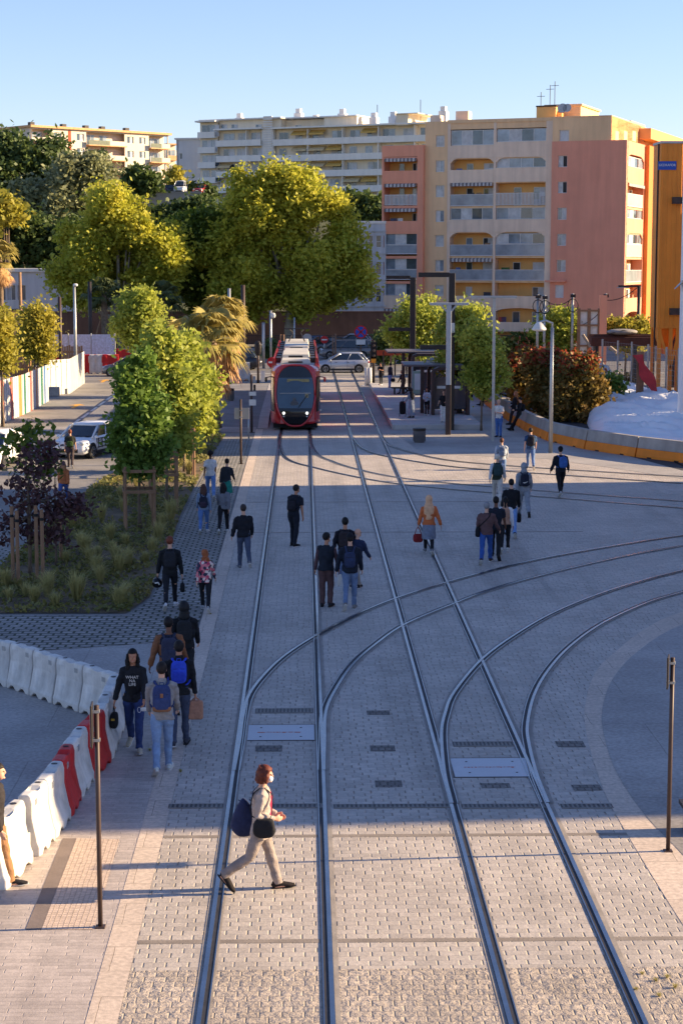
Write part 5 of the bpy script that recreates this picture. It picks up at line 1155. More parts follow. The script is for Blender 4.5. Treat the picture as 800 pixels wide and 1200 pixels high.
def disc_sign(name, label, gx, gy, yc, rad, yt, kind, r=.05, group=None, m=None):
    t, h = pole(name, label, gx, gy, yt, r, m or GALV, 'road sign', group); Y = t.location.y; z = V(gx, yc, Y).z
    def disc(rr, y0, y1, mm, nm, par=t): 
        b = MB(); b.rings([[(rr * math.cos(2 * math.pi * k / 24), yy, z + rr * math.sin(2 * math.pi * k / 24)) for k in range(24)] for yy in (y0, y1)]); return b.build(nm, mm, par, fix=True)
    if kind == 'noentry':
        s = disc(rad, -.10, -.07, REDS, 'sign_disc'); b = MB(); b.box(-rad * .7, rad * .7, -.106, -.101, z - rad * .17, z + rad * .17); b.build('white_bar', WHITE, s)
    elif kind == 'noparking':
        s = disc(rad, -.10, -.07, REDS, 'sign_disc'); disc(rad * .8, -.105, -.101, BLUES, 'blue_field', s)
        for a in (45, -45): b = MB(); c, s_ = math.cos(R(a)) * rad * .8, math.sin(R(a)) * rad * .8; b.beam((-c, -.108, z - s_), (c, -.108, z + s_), .01, rad * .22) ; b.build('red_stroke', REDS, s)
        b = MB(); b.box(-rad * .7, rad * .7, -.09, -.07, z - rad * 1.9, z - rad * 1.15); b.build('sub_plate', WHITE, t)
    elif kind == 'back': disc(rad, -.10, -.07, SIGNB, 'sign_disc')
    return t
disc_sign('no_entry_sign', 'red no entry disc on a grey post by the hoarding at the left', 64, 441, 423, .45, 418, 'noentry')
disc_sign('no_entry_sign', 'red no entry disc left of the tram roof', 319, 443, 424.5, .4, 421, 'noentry')
disc_sign('no_parking_sign', 'blue and red no stopping disc on a post behind the silver car', 422.5, 421, 389, .6, 384, 'noparking', m=mat('rust_paint', S(120, 92, 70), .7, .2, 3))
disc_sign('round_sign', 'round grey sign seen from behind above the tram roof', 360, 424, 396.5, .42, 393, 'back')
disc_sign('round_sign', 'small no entry board above the parked cars right of the tram', 380, 420, 398, .35, 395, 'noentry')
disc_sign('traffic_mirror', 'round mirror on a post left of the far shelter', 451, 428, 407, .75, 402, 'back')
p = G(49, 445); t = thing('sign_back_panel', 'dark rectangular sign panel seen from behind above the hoarding', 'road sign', p); a = V(40, 428, p.y); c = V(58, 419, p.y)
b = MB(); b.box(a.x - p.x, c.x - p.x, 0, .05, a.z, c.z); b.build('panel', DKMET, t)
for x in (-.4, .4): b = MB(); b.tube([(x, .08, 0), (x, .08, c.z)], .05, 6); b.build('post', GALV, t)
pole('wooden_pole', 'tall brown wooden pole behind the yellow tree at the left', 26.5, 445, 319, .16, mat('pole_wood', S(140, 110, 84), .9, .2, 3), 'utility pole', taper=.7)
t, h = pole('street_lamp', 'pale lamp post with a small side head at the end of the hoarding', 89.5, 448, 334, .13, GALV, 'street lamp', taper=.7); b = MB(); b.sup((.1, -.1, h), (.35, .4, .22), .8); b.build('lamp_head', WHITE, t)
pole('street_pole', 'dark brown pole between the wooden pole and the pale lamp post', 72, 447, 348, .13, BROWN, 'pole')
pole('street_pole', 'tall dark pole right of the palms', 285.5, 440, 334, .16, BROWN, 'pole'); pole('street_pole', 'slim pale pole rising through the palms', 269.5, 450, 338, .11, GALV, 'pole')
pole('street_pole', 'dark pole in front of the left plane tree', 107, 425, 330, .16, DKMET, 'pole'); pole('street_pole', 'brown pole right of the left plane tree trunk', 137, 425, 350, .12, BROWN, 'pole')
t, h = pole('street_lamp', 'grey lamp post with a pale head in front of the hedge left of the tram', 317.5, 432, 364, .1, GALV, 'street lamp'); b = MB(); b.sup((.2, -.1, h - .4), (.4, .3, .45), .8); b.build('lamp_head', WHITE, t)
pole('street_pole', 'short pale pole left of the round-headed lamp', 309, 432, 378, .12, GALV, 'pole')
# mast with orange box and signal right of the silver car
t, h = pole('signal_pole', 'dark signal post with an orange box at the head of the stop platform', 437.5, 450, 399, .1, DKMET, 'signal'); Y = t.location.y
a, c = V(434.5, 425, Y), V(440, 417.5, Y); b = MB(); b.box(a.x - t.location.x, c.x - t.location.x, -.3, -.1, a.z, c.z); b.build('orange_box', mat('box_orange', S(222, 150, 40), .5), t)
b = MB(); b.box(-.22, .22, -.3, -.1, h - 1.3, h - .1); s = b.build('signal_head', BLACK, t)
for q in range(3): b = MB(); b.sup((0, -.31, h - .35 - .37 * q), (.2, .06, .2), 1, 10, 6); b.build('signal_lens', mat('lens_dark', S(70, 60, 56), .3), s)
for k, x in enumerate((429.5, 433)): pole('white_bollard', ['white bollard by the orange-box post, left of two', 'white bollard by the orange-box post, right of two'][k], x, 452, 431, .16, WHITE, 'bollard', 'white bollards', taper=.9)
# red railing and timber frames behind the stop
p = G(452, 440); t = thing('red_railing', 'low red-orange railing behind the two men at the platform head', 'railing', p); b = MB(); b.box(-1.2, 1.6, -.03, .03, 1.55, 1.95); b.build('panel', mat('rail_orange', S(176, 72, 44), .7), t)
for x in (-1.2, -.2, .7, 1.6): b = MB(); b.tube([(x, 0, 0), (x, 0, 1.9)], .06, 6); b.build('post', BROWN, t)
p = G(470, 434); t = thing('timber_trestle', 'light timber frame behind the red railing', 'timber frame', p)
for x in (-.9, .4, 1.3): b = MB(); b.beam((x, 0, 0), (x + .15, 0, 2.9), .16, .16); b.build('upright', STAKE, t)
for z in (1.6, 2.7): b = MB(); b.beam((-1.0, -.14, z), (1.5, -.14, z), .14, .14); b.build('cross_rail', STAKE, t)
# railing at the back of the stop
# ------------------------------------------------------------------ tram shelters
def shelter(label, px, py, Y):
    P = V(px, py, Y); t = thing('tram_shelter', label, 'tram shelter', (P.x, Y, .27), 0, 'dark tram shelters')
    W_, H_, L_ = 2.1, 2.65, 4.2
    # folded dark portal: near end is an upside-down U with a rounded shoulder
    def portal(y0, y1, nm):
        b = MB(); out = []; th = .16
        prof = [(0, 0), (0, H_ - .35), (.1, H_ - .1), (.35, H_), (W_ - .35, H_), (W_ - .1, H_ - .1), (W_, H_ - .35), (W_, 0)]
        inn = [(th, 0), (th, H_ - .45), (.2, H_ - .24), (.42, H_ - th), (W_ - .42, H_ - th), (W_ - .2, H_ - .24), (W_ - th, H_ - .45), (W_ - th, 0)]
        for a, b2, c, d in zip(prof, prof[1:], inn, inn[1:]):
            b.poly([(a[0], y0, a[1]), (b2[0], y0, b2[1]), (d[0], y0, d[1]), (c[0], y0, c[1])]); b.poly([(a[0], y1, a[1]), (c[0], y1, c[1]), (d[0], y1, d[1]), (b2[0], y1, b2[1])])
            b.poly([(a[0], y0, a[1]), (a[0], y1, a[1]), (b2[0], y1, b2[1]), (b2[0], y0, b2[1])]); b.poly([(c[0], y0, c[1]), (d[0], y0, d[1]), (d[0], y1, d[1]), (c[0], y1, c[1])])
        b.build(nm, BROWN, t)
    portal(0, .9, 'portal'); portal(L_ - .4, L_, 'portal')
    b = MB(); b.box(W_ - .15, W_ - .02, .9, L_ - .4, .1, H_ - .2); b.build('back_wall', BROWN, t)
    b = MB(); b.box(.18, W_ - .18, .42, .46, .3, 2.1); b.build('end_glass', mat('shelter_glass', (.06, .05, .06, 1), .12, .2, 1, spec=.7), t)
    b = MB(); b.box(-1.5, W_ - .3, .95, L_ + .3, H_ - .02, H_ + .1); b.build('canopy', mat('canopy_grey', S(98, 92, 94), .5, .1, 1), t, bevel=.02)
    b = MB(); b.box(-.55, -.35, 1.3, 1.55, 0, H_ - .03); b.build('front_post', BROWN, t)
    b = MB(); b.box(W_ - .75, W_ - .2, 1.2, L_ - .7, .42, .48); b.build('bench', STAKE, t); b = MB(); b.box(W_ - .6, W_ - .3, 1.4, 1.48, 0, .42); b.box(W_ - .6, W_ - .3, L_ - 1, L_ - .92, 0, .42); b.build('bench_leg', DKMET, t)
    b = MB(); b.box(.3, 1.7, .35, .38, 1.45, 1.6); b.build('name_strip', WHITE, t)
shelter('nearer dark tram shelter with rounded shoulders, behind the T-shaped lamp', 506, 440, 101.5)
shelter('far dark tram shelter behind the nearer one', 482, 430, 117)
p = G(485.5, 468, .27); t = thing('info_panel', 'upright pale green notice panel by the shelters', 'notice panel', p); b = MB(); b.box(-.1, .45, -.05, .05, .35, 1.75); b.build('panel', mat('panel_green', S(150, 168, 148), .5), t, bevel=.01); b = MB(); b.box(-.2, -.1, -.06, .06, 0, 2.2); b.build('side_post', SIGNB, t); b = MB(); b.box(-.02, .36, -.056, -.051, .6, 1.6); b.build('notice', WHITE, t)
p = G(462, 462, .27); t = thing('low_grille', 'dark bench block on the stop platform left of the shelters', 'bench', p); b = MB(); b.box(-.2, 1.5, -.25, .25, .38, .46); b.build('seat', DKMET, t); 
for x in (0, 1.3): b = MB(); b.box(x - .05, x + .05, -.2, .2, 0, .38); b.build('leg', DKMET, t)
# ------------------------------------------------------------------ water-filled barriers
def wb_mesh(L=1.25, Hh=1.05, W_=.46):
    """rotomoulded barrier: wide foot with fork pockets, waist, narrow head, lugs at the ends"""
    b = MB(); prof = [(W_ / 2, .0), (W_ / 2, .16), (W_ / 2 - .03, .24), (.15, .50), (.12, .66), (.125, .92), (.10, 1.02), (.07, Hh)]
    st = []; n = 9
    for k in range(n + 1):
        x = -L / 2 + L * k / n; r = [(x, w * (1 if 0 < k < n else .9), z) for w, z in prof]; r += [(x, -w * (1 if 0 < k < n else .9), z) for w, z in reversed(prof)]
        lift = .09 if k in (2, 3, 6, 7) else 0
        r[0] = (r[0][0], r[0][1], lift); r[-1] = (r[-1][0], r[-1][1], lift)
        # recessed panels at mid height, notch in the head
        if k in (3, 4, 5, 6): r = [(p[0], p[1] * (.80 if .45 < p[2] < .95 else 1), p[2]) for p in r]
        if k in (4, 5): r = [(p[0], p[1], p[2] - (.08 if p[2] > 1.03 else 0)) for p in r]
        st.append(r)
    b.rings(st); return b
def lug_mb(L=1.25):
    b = MB(); b.tube([(L / 2 + .01, 0, .12), (L / 2 + .01, 0, .42)], .085, 10); b.tube([(-L / 2 - .01, 0, .6), (-L / 2 - .01, 0, .95)], .085, 10); return b
wbm = {}
def wbarrier(pos, rz, colr, label, group='water-filled barriers', s=1.0):
    key = colr
    if key not in wbm:
        m = WBAR if colr == 'white' else REDP; f = MB(); f.lathe([(.05, 1.052), (.05, 1.058), (0, 1.059)], (-.4, 0, 0), 10); g_ = MB(); g_.box(.3, .46, -.130, .130, .84, .94)
        wbm[key] = (wb_mesh().mesh('shell', [m], False), lug_mb().mesh('lug', [m], True), f.mesh('cap', [DKMET if colr == 'white' else BLACK]), g_.mesh('pocket', [GALV]))
        bm = bmesh.new(); bm.from_mesh(wbm[key][0]); bmesh.ops.recalc_face_normals(bm, faces=bm.faces); bm.to_mesh(wbm[key][0]); bm.free()
    t = thing('water_barrier', label, 'barrier', pos, rz, group); t.scale = (s, 1, s)
    o = link('shell', wbm[key][0], t); bv = o.modifiers.new('bevel', 'BEVEL'); bv.width = .025; bv.segments = 2; bv.limit_method = 'ANGLE'; bv.angle_limit = R(35)
    link('lug', wbm[key][1], t); link('cap', wbm[key][2], t); link('pocket', wbm[key][3], t); return t
def wchain(pts, cols, labels, group, s=1.0, z=0):
    P = [G(*q) for q in pts]
    for k, (a, c) in enumerate(zip(P, P[1:])):
        d = c - a; m = (a + c) / 2; m.z = z
        L = d.length; t = wbarrier(m, math.atan2(d.y, d.x), cols[k], labels[k], group); t.scale = (L / 1.30, 1, s)
ch = [(-52, 790), (-14, 797), (18, 804), (45, 813), (72, 823), (103, 833), (136, 845), (126, 869), (118, 891), (97, 913), (81, 936), (69, 958), (50, 983), (30, 1004)]
wchain(ch, ['white'] * 8 + ['red', 'white', 'red', 'white', 'white'],
       ['white water-filled barrier cut by the left edge at the start of the far curve', 'white water-filled barrier at the left edge of the far curve', 'white water-filled barrier in the far curve, second from the left edge', 'white water-filled barrier in the middle of the far curve', 'white water-filled barrier in the far curve, next but one before the corner', 'white water-filled barrier just before the corner of the chain',
        'white water-filled barrier standing at the corner of the chain', 'white water-filled barrier right behind the farther red one', 'farther bright red water-filled barrier, next to the walking woman with the black bag', 'white water-filled barrier between the two red ones', 'bright red water-filled barrier nearer to the camera', 'white water-filled barrier just in front of the nearer red one', 'sunlit white water-filled barrier with an open end lug, second from the left border'], 'water-filled barriers round the left corner', .88)
wchain([(24, 1008), (-10, 1044)], ['white'], ['sunlit white water-filled barrier at the left border beside the man in beige trousers'], 'water-filled barriers round the left corner', .88)
RB = 'red and white barriers across the far street'
far = [(99, 438, 'red'), (106, 438, 'red'), (114.5, 438, 'white'), (122, 438, 'white'), (130, 438, 'red'), (100, 430, 'red'), (109, 430, 'white'), (117, 430, 'white'), (125, 430, 'white'), (137, 430, 'red'), (146, 430, 'red')]
for k, (x, y, c) in enumerate(far):
    t = wbarrier(G(x, y), .05, c, ('%s far barrier, number %s from the left in the %s row across the street' % (c, ['one', 'two', 'three', 'four', 'five', 'six'][k if k < 5 else k - 5], 'nearer' if k < 5 else 'farther')), RB); t.scale = (1.0, 1, 1.45)
for x, y, c, lab in ((279, 446, 'red', 'red barrier lying by the pink block near the palms'), (284, 446, 'white', 'white barrier block right of the red one near the palms')):
    t = wbarrier(G(x, y), .3, c, lab, 'barriers by the palms'); t.scale = (.9, 1, 1.3)
p = G(266, 449); t = thing('concrete_block', 'pinkish concrete block beside the red barrier near the palms', 'concrete block', p); b = MB(); b.rings([[(-.9, -.4, 0), (.9, -.4, 0), (.9, .4, 0), (-.9, .4, 0)], [(-.75, -.25, 1.3), (.75, -.25, 1.3), (.75, .25, 1.3), (-.75, .25, 1.3)]]); b.build('block', mat('pink_concrete', S(196, 150, 132), .85), t, bevel=.04); b = MB(); b.box(.751, .9, -.2, .2, 0, 1.35); b.build('end_plate', WHITE, t)
# ------------------------------------------------------------------ concrete safety barriers with orange feet
OB = mat('barrier_orange', S(240, 134, 30), .7, .12, 1.2, .003, 30, streak=.12); GB = mat('barrier_concrete', S(166, 158, 150), .85, .16, 1.5, .005, 30, streak=.2)
bl_ = [(540, 447), (548, 455), (556, 463), (567, 472), (580, 482.5), (597, 494), (618, 506), (644, 518), (688, 528), (747, 537), (812, 545), (880, 551)]
bp_ = [G(q[0] + 2.5, q[1] - 1.5) for q in bl_]
nmz = ['nearest', 'second nearest', 'third nearest', 'fourth nearest', 'fifth nearest', 'sixth nearest', 'seventh nearest', 'eighth nearest', 'ninth nearest', 'tenth nearest', 'eleventh nearest']
for k, (a, c) in enumerate(zip(bp_, bp_[1:])):
    d = c - a; L = d.length - .06; t = thing('safety_barrier', 'grey concrete safety barrier with orange foot, %s to the camera in the row' % nmz[10 - k], 'safety barrier', (a + c) / 2, math.atan2(d.y, d.x), 'orange-footed concrete barriers')
    w, h1, h2 = .30, .42, .92
    b = MB(); rr_ = [[(x, -w, .0), (x, -w, .1), (x, -w * .72, h1), (x, w * .72, h1), (x, w, .1), (x, w, 0)] for x in (-L / 2, L / 2)]; b.rings(rr_); b.build('orange_foot', OB, t, fix=True, bevel=.012)
    b = MB(); b.rings([[(x, -w * .72, h1 + .002), (x, -w * .42, h2), (x, w * .42, h2), (x, w * .72, h1 + .002)] for x in (-L / 2, L / 2)]); b.build('concrete_top', GB, t, fix=True, bevel=.015)
    for x in (-L * .25, L * .25): b = MB(); b.box(x - .14, x + .14, -w - .004, -w + .1, 0, .07); b.build('fork_slot', BLACK, t)
# ------------------------------------------------------------------ construction site on the right
def wallseg(name, label, pts, z0, yt, m, cat, w=.3):
    P = [G(*q) for q in pts]; t = thing(name, label, cat, P[0]); b = MB()
    for a, c in zip(P, P[1:]):
        d = (c - a).normalized(); n = Vector((-d.y, d.x, 0)) * w
        b.rings([[q, q + n, q + n + Vector((0, 0, yt)), q + Vector((0, 0, yt))] for q in (a, c)])
    b.build('wall', m, t, world=True, fix=True); return t, P
t, CW = wallseg('concrete_wall', 'low concrete wall under the mesh fence behind the white sheet', [(732, 474), (775, 486), (850, 500)], 0, 1.4, GB, 'wall')
mf = thing('mesh_fence', 'wire mesh site fence with pale posts on the right', 'fence', CW[0]); wires = MB()
FP = [G(704, 470), G(722, 473)] + [CW[0].lerp(CW[1], f) for f in (.15, .6)] + [CW[1].lerp(CW[2], f) for f in (.05, .25, .5, .8)]
for k, p in enumerate(FP):
    z0 = 0 if k < 2 else 1.4; b = MB(); b.tube([p + Vector((0, -.05, 0)), p + Vector((0, -.05, 3.9))], .06, 7); b.build('post', GALV, mf, world=True)
MESH = mat('wire', S(150, 146, 142), .6)
for a, c in zip(FP, FP[1:]):
    for q in range(9): z = 1.45 + 2.3 * q / 8; wires.beam(a + Vector((0, 0, z)), c + Vector((0, 0, z)), .012, .012)
    n = int((c - a).length / .22)
    for q in range(n): p = a.lerp(c, q / n); wires.beam(p + Vector((0, 0, 1.45)), p + Vector((0, 0, 3.75)), .01, .01)
wires.build('mesh', MESH, mf, world=True)
# white protective sheet over a mound
C0 = G(690, 500); b = MB()
sh_e = smooth_path([G(687, 497), G(692, 506), G(707, 515), G(735, 524), (G(790, 531)), G(860, 537)], 24); sh_t = smooth_path([G(689, 494), G(702, 487), G(722, 481), G(745, 481.5), G(790, 492), G(860, 503)], 24)
n = len(sh_e); st = []
for i in range(n):
    row = []
    for j in range(70):
        f = j / 69; p = Vector(sh_e[i]).lerp(Vector(sh_t[i]), f); u = min(1, i / 22); prof = f ** .7
        zt = (1.25 * min(1, (i / 45)) ** .7 + .05)
        z = .05 + zt * prof
        w = mnoise.noise((p.x * .35 + p.y * .22, p.y * .10 - p.x * .1, 0)) * .26 + abs(mnoise.noise((p.x * .9 + p.y * .7, p.y * .12 - p.x * .25, 5))) * .62 + abs(mnoise.noise((p.x * 2.1 + p.y * 1.5, p.y * .35 - p.x * .4, 2))) * .22 + mnoise.noise((p.x * 4 + p.y * 3, p.y, 2)) * .05
        row.append((p.x, p.y, max(.02, z + w * min(1, f * 5) * min(1, i / 6))))
    st.append(row)
b.rings(st, 0, False, False)
t = thing('white_sheet', 'white plastic sheeting spread over an earth mound, wrinkled, weighted along its upper edge', 'tarpaulin', (C0.x, C0.y, 0)); b.build('sheeting', mat('white_sheeting', S(232, 232, 232), .6, .04, 1, .03, 2.2), t, smooth=True, world=True)
b = MB()
for k in range(26): p = Vector(sh_t[int(k * (n - 1) / 26)]); b.sup((p.x, p.y + .1, 1.0 * min(1, (k * (n - 1) / 26 / 45)) ** .7 + .1), (.5, .4, .25), .7, 8, 6)
b.build('edge_weights', DASPH, t, world=True)
b = MB(); b.rings([[(p.x, p.y, -.02), (p.x + .3, p.y + .6, 1.0 * min(1, (i / 45))), (p.x + 1, p.y + 6, 1.0 * min(1, i / 28)), (p.x + 1, p.y + 6, -.02)] for i, p in enumerate(sh_t)], 0); o = b.build('earth_bank', mat('bank_soil', S(96, 84, 66), .95, .5, 1, .08, 5), fix=True); o['kind'] = 'structure'
# silo
YS = 112.0; a = V(768.3, 430, YS); c = V(795, 430, YS); sw = c.x - a.x; p = Vector(((a.x + c.x) / 2, YS, 0)); zt = V(780, 168, YS).z; zb = V(780, 385, YS).z
SILO = mat('silo_ochre', S(240, 146, 46), .55, .1, .6, .003, 20, streak=.2)
t = thing('drilling_silo', 'tall orange-yellow silo with a blue name plate at the right edge', 'silo', p)
b = MB(); b.box(-sw / 2, sw / 2, 0, 2.4, zb, zt); 
for k in range(5): x = -sw / 2 + sw * (k + .5) / 5; b.box(x - .03, x + .03, -.03, -.001, zb, zt)
b.build('tank', SILO, t, bevel=.05)
b = MB(); b.box(-sw / 2 - .04, sw / 2 + .04, -.06, 2.45, zt, zt + .14); b.build('top_plate', GALV, t)
for x in (-sw / 2 + .16, .15, sw / 2 - .12): b = MB(); b.box(x - .11, x + .11, 0, .22, 0, zb); b.build('leg', SILO, t)
for x in (-sw / 2 + .16, sw / 2 - .12): b = MB(); b.box(x - .11, x + .11, 2.1, 2.32, 0, zb); b.build('leg', SILO, t)
b = MB(); b.beam((-sw / 2 + .1, .05, zb), (.15, .05, zb - 2.4), .16, .16); b.beam((sw / 2, .05, zb), (.15, .05, zb - 2.4), .16, .16); b.build('brace', SILO, t)
b = MB(); b.rings([[(-sw / 2 + .1, .3, zb), (sw / 2 - .1, .3, zb), (sw / 2 - .1, 2.1, zb), (-sw / 2 + .1, 2.1, zb)], [(-.2, 1, zb - 1.6), (.2, 1, zb - 1.6), (.2, 1.4, zb - 1.6), (-.2, 1.4, zb - 1.6)]]); b.build('hopper', SILO, t)
for y in (235, 365): z = V(780, y, YS).z; b = MB(); b.box(.0, sw / 2 + .2, -.35, -.04, z - .2, z + .2); b.build('clamp_bar', BROWN, t)
z0, z1 = V(780, 199, YS).z, V(780, 189, YS).z; x0, x1 = V(770.3, 195, YS).x - p.x, V(791.5, 195, YS).x - p.x
b = MB(); b.box(x0, x1, -.06, -.035, z0, z1); s = b.build('name_plate', BLUES, t)
text_mesh('GEDRAFOR', .20, 'lettering', WHITE, s, Matrix.Translation(((x0 + x1) / 2, -.064, (z0 + z1) / 2 + .02)) @ Matrix.Rotation(R(90), 4, 'X'))
b = MB(); b.tube([(-sw / 2 - .06, .5, 0), (-sw / 2 - .06, .5, zt)], .05, 6); b.build('filling_pipe', DKMET, t)
# white column with floodlight at the right border
YC = 92.0; p = V(796.5, 440, YC); p.z = 0; t = thing('white_column', 'white steel column with a small floodlight at the right border', 'column', p)
b = MB(); b.box(-.05, 1.1, -.3, .3, 0, V(797, 172, YC).z); b.build('shaft', mat('column_white', S(232, 234, 236), .5, .06, 1, streak=.1), t, bevel=.02); z = V(797, 328, YC).z
b = MB(); b.rings([[(-.45 + .0, -.35, z - .45), (.05, -.35, z - .1), (.05, -.05, z - .1), (-.45, -.05, z - .45)], [(-.15, -.4, z - .6 + .45), (.1, -.4, z + .2), (.1, -.0, z + .2), (-.15, 0, z - .15)]]); b.build('floodlight', GALV, t, fix=True)
b = MB(); b.box(.02, .1, -.31, -.3, V(797, 235, YC).z, V(797, 208, YC).z); b.build('marking', BLUES, t)
# red chute and beams
p = V(752, 446, 103); p.z = 0; t = thing('red_tarp', 'red tarpaulin draped down behind the mesh fence', 'tarpaulin', p); b = MB(); st = []
for k in range(9): f = k / 8; st.append([(-.6 + f * .9 + .12 * math.sin(j * 2.1 + k), -.5 * f + .08 * math.sin(j * 3 + k * 2), 3.5 - 2.0 * f + .05 * math.sin(j + k)) for j in [q * .5 for q in range(0, 4)]]); st[-1] = [(x + j * .2, y, z) for j, (x, y, z) in enumerate(st[-1])]
b.rings(st, 0, False, False); b.build('sheet', mat('tarp_red', S(176, 56, 60), .8, .2, 1, .02, 4), t, smooth=True)
b = MB(); b.box(-.3, .1, .1, .3, 0, 3.7); b.build('support', STAKE, t)
p = V(735, 440, 128); p.z = 0; t = thing('steel_beams', 'stack of rusty steel beams on trestles behind the mesh fence', 'steel beams', p)
for k in range(3): b = MB(); b.box(-2.6, 3.6, .4 * k, .4 * k + .3, 2.9 + .12 * k, 3.5 + .1 * k); b.build('beam', mat('rust', S(92, 54, 42), .85, .3, 2), t)
for x in (-2.2, .5, 3.2): b = MB(); b.box(x - .1, x + .1, 0, 1, 0, 2.9); b.build('trestle', DKMET, t)
p = V(741, 412, 124); p.z = 0; t = thing('covered_heap', 'low grey covered heap lying on the steel beams', 'heap', (p.x, 128.4, 3.72)); b = MB(); b.sup((0, 0, .16), (2.2, 1.3, .42), .9, 16, 9); b.build('cover', mat('cover_grey', S(140, 134, 128), .8), t, smooth=True); b = MB(); b.tube([(-1, -.5, .02), (0, -.6, .3), (1, -.5, .02)], .02, 5); b.build('lashing', BLACK, t)
p = V(697, 432, 125); t = thing('grey_tank', 'squat grey tank under the white board', 'tank', (p.x, 125, 0)); b = MB(); b.lathe([(1.1, 0), (1.15, .2), (1.15, 1.3), (.9, 1.7), (.3, 1.9), (0, 1.92)], n=20); b.build('body', GALV, t, smooth=True); b = MB(); b.lathe([(.25, 1.9), (.25, 2.05), (0, 2.06)], n=12); b.build('lid', DKMET, t)
# low blocks beside the hoarding
p = G(61, 464); t = thing('concrete_block', 'small concrete block on the kerb at the corner of the hoarding', 'concrete block', p); b = MB(); b.box(-.5, .5, -.3, .3, 0, .6); b.build('block', CONC, t, bevel=.04)
# ================================================================== TRAM
TRED = mat('tram_red', S(196, 28, 36), .28, .05, 1, spec=.6, coat=.6)
TCRM = mat('tram_cream', S(206, 200, 186), .55, .12, 1.5, streak=.1)
TBLK = mat('tram_black', S(18, 18, 22), .15, .2, 1, spec=.6)
TGLS = mat('tram_glass', (.02, .05, .08, 1), .05, .4, .6, spec=1.0)
LAMP = bpy.data.materials.new('headlight_on'); n_, l_, b_ = nodes_of(LAMP); b_.inputs['Base Color'].default_value = (.9, .9, .88, 1); b_.inputs['Emission Color'].default_value = (1, .97, .9, 1); b_.inputs['Emission Strength'].default_value = 0.9
TY = 94.9; tram = thing('tram', 'red and black tram with its headlights on coming down the left track', 'tram', (-.46, TY, 0))
TL, HW_ = 27.0, 1.29
def rake(z): return .20 * max(0, .8 - z) ** 1.5 * 2 + (.16 * max(0, z - 1.0)) ** 1.0 * 1.25
def sec(hw, z0, z1, rt, rb, y, n=6):
    P = []
    for cx, cz, r, a0 in ((hw - rb, z0 + rb, rb, -90), (hw - rt, z1 - rt, rt, 0), (-hw + rt, z1 - rt, rt, 90), (-hw + rb, z0 + rb, rb, 180)):
        for k in range(n): a = R(a0 + 90 * k / (n - 1)); P.append((cx + r * math.cos(a), (y(cz + r * math.sin(a)) if callable(y) else y), cz + r * math.sin(a)))
    return P
b = MB()
R_ = [sec(HW_, .3, 3.3, .34, .1, TL), sec(HW_, .3, 3.3, .34, .1, 1.9)]
for f in (.75, .5, .3, .15, .05, 0): R_.append(sec(HW_ - .22 * (1 - f) ** 2, .3 + .05 * (1 - f) ** 2, 3.3 + .12 * (1 - f), .34 + .2 * (1 - f), .1 + .2 * (1 - f), lambda z, f=f: rake(z) + 1.3 * f + .06 * (1 - f)))
b.rings(R_); b.build('body', TRED, tram, smooth=False, fix=True, bevel=.02)
def nose_outline(a, bz, zc, e=3.0, n=56, tap=.30):
    out = []
    for k in range(n):
        t = 2 * math.pi * k / n; cx, cz = math.cos(t), math.sin(t); x = math.copysign(abs(cx) ** (2 / e), cx) * a; z = math.copysign(abs(cz) ** (2 / e), cz)
        x *= 1 - tap * max(0, -z) ** 1.6 - .05 * max(0, z) ** 2; out.append((x, zc + z * bz))
    return out
def nose_y(x, z, off): return rake(z) + .10 * x * x - off
OUT = nose_outline(.97, 1.52, 1.82)
def nose_patch(pred0, pred1, off, m, nm, par, shrink=1.0):
    """front panel between two heights inside the outline, following the raked nose"""
    b = MB(); Z = [pred0 + (pred1 - pred0) * k / 14 for k in range(15)]; st = []
    for z in Z:
        xs = [o for o in OUT]; 
        w = 0
        for i in range(len(OUT)):
            (xa, za), (xb, zb_) = OUT[i], OUT[i - 1]
            if (za - z) * (zb_ - z) <= 0 and abs(za - zb_) > 1e-9: w = max(w, abs(xa + (xb - xa) * (z - za) / (zb_ - za)))
        w *= shrink; st.append([(-w + 2 * w * j / 12, nose_y(-w + 2 * w * j / 12, z, off), z) for j in range(13)])
    b.rings(st, 0, False, False); return b.build(nm, m, par, smooth=True)
ws = nose_patch(1.18, 2.74, .045, TGLS, 'windscreen', tram, .985)
nose_patch(2.74, 3.325, .045, TBLK, 'destination_fairing', tram); nose_patch(.335, 1.18, .045, TBLK, 'nose_panel', tram)
b = MB(); b.tube([(x * 1.055, nose_y(x, z, .03), 1.83 + (z - 1.83) * 1.035) for x, z in OUT + OUT[:1]], [(.05, .05)] * (len(OUT) + 1), 8); b.build('red_rim', TRED, tram, smooth=True)
b = MB(); b.box(-.42, .72, nose_y(.5, 2.62, .075), nose_y(.5, 2.62, .06), 2.52, 2.68); b.build('display', mat('display_amber', S(150, 140, 96), .4, .25, 9), ws)
b = MB(); b.box(-.8, .8, nose_y(.8, 2.0, .06) - .06, nose_y(.8, 2.0, .06), 1.93, 1.97); b.build('sun_blind_edge', SIGNB, ws)
b = MB(); b.beam((.15, nose_y(.15, 1.2, .07), 1.22), (.62, nose_y(.6, 1.85, .07), 1.86), .03, .03); b.build('wiper', BLACK, ws)
b = MB(); b.box(.5, .68, nose_y(.6, 1.85, .06) - .02, nose_y(.6, 1.85, .06), 1.72, 1.93); b.build('cab_notice', mat('cab_notice', S(150, 140, 110), .6), ws)
b = MB(); b.sup((-.05, nose_y(0, 1.55, .05), 1.62), (.18, .02, .24), 1, 10, 7); b.sup((-.05, nose_y(0, 1.4, .05), 1.42), (.42, .02, .3), .8, 10, 7); b.build('driver_silhouette', mat('driver_dim', S(88, 92, 96), .8), ws)
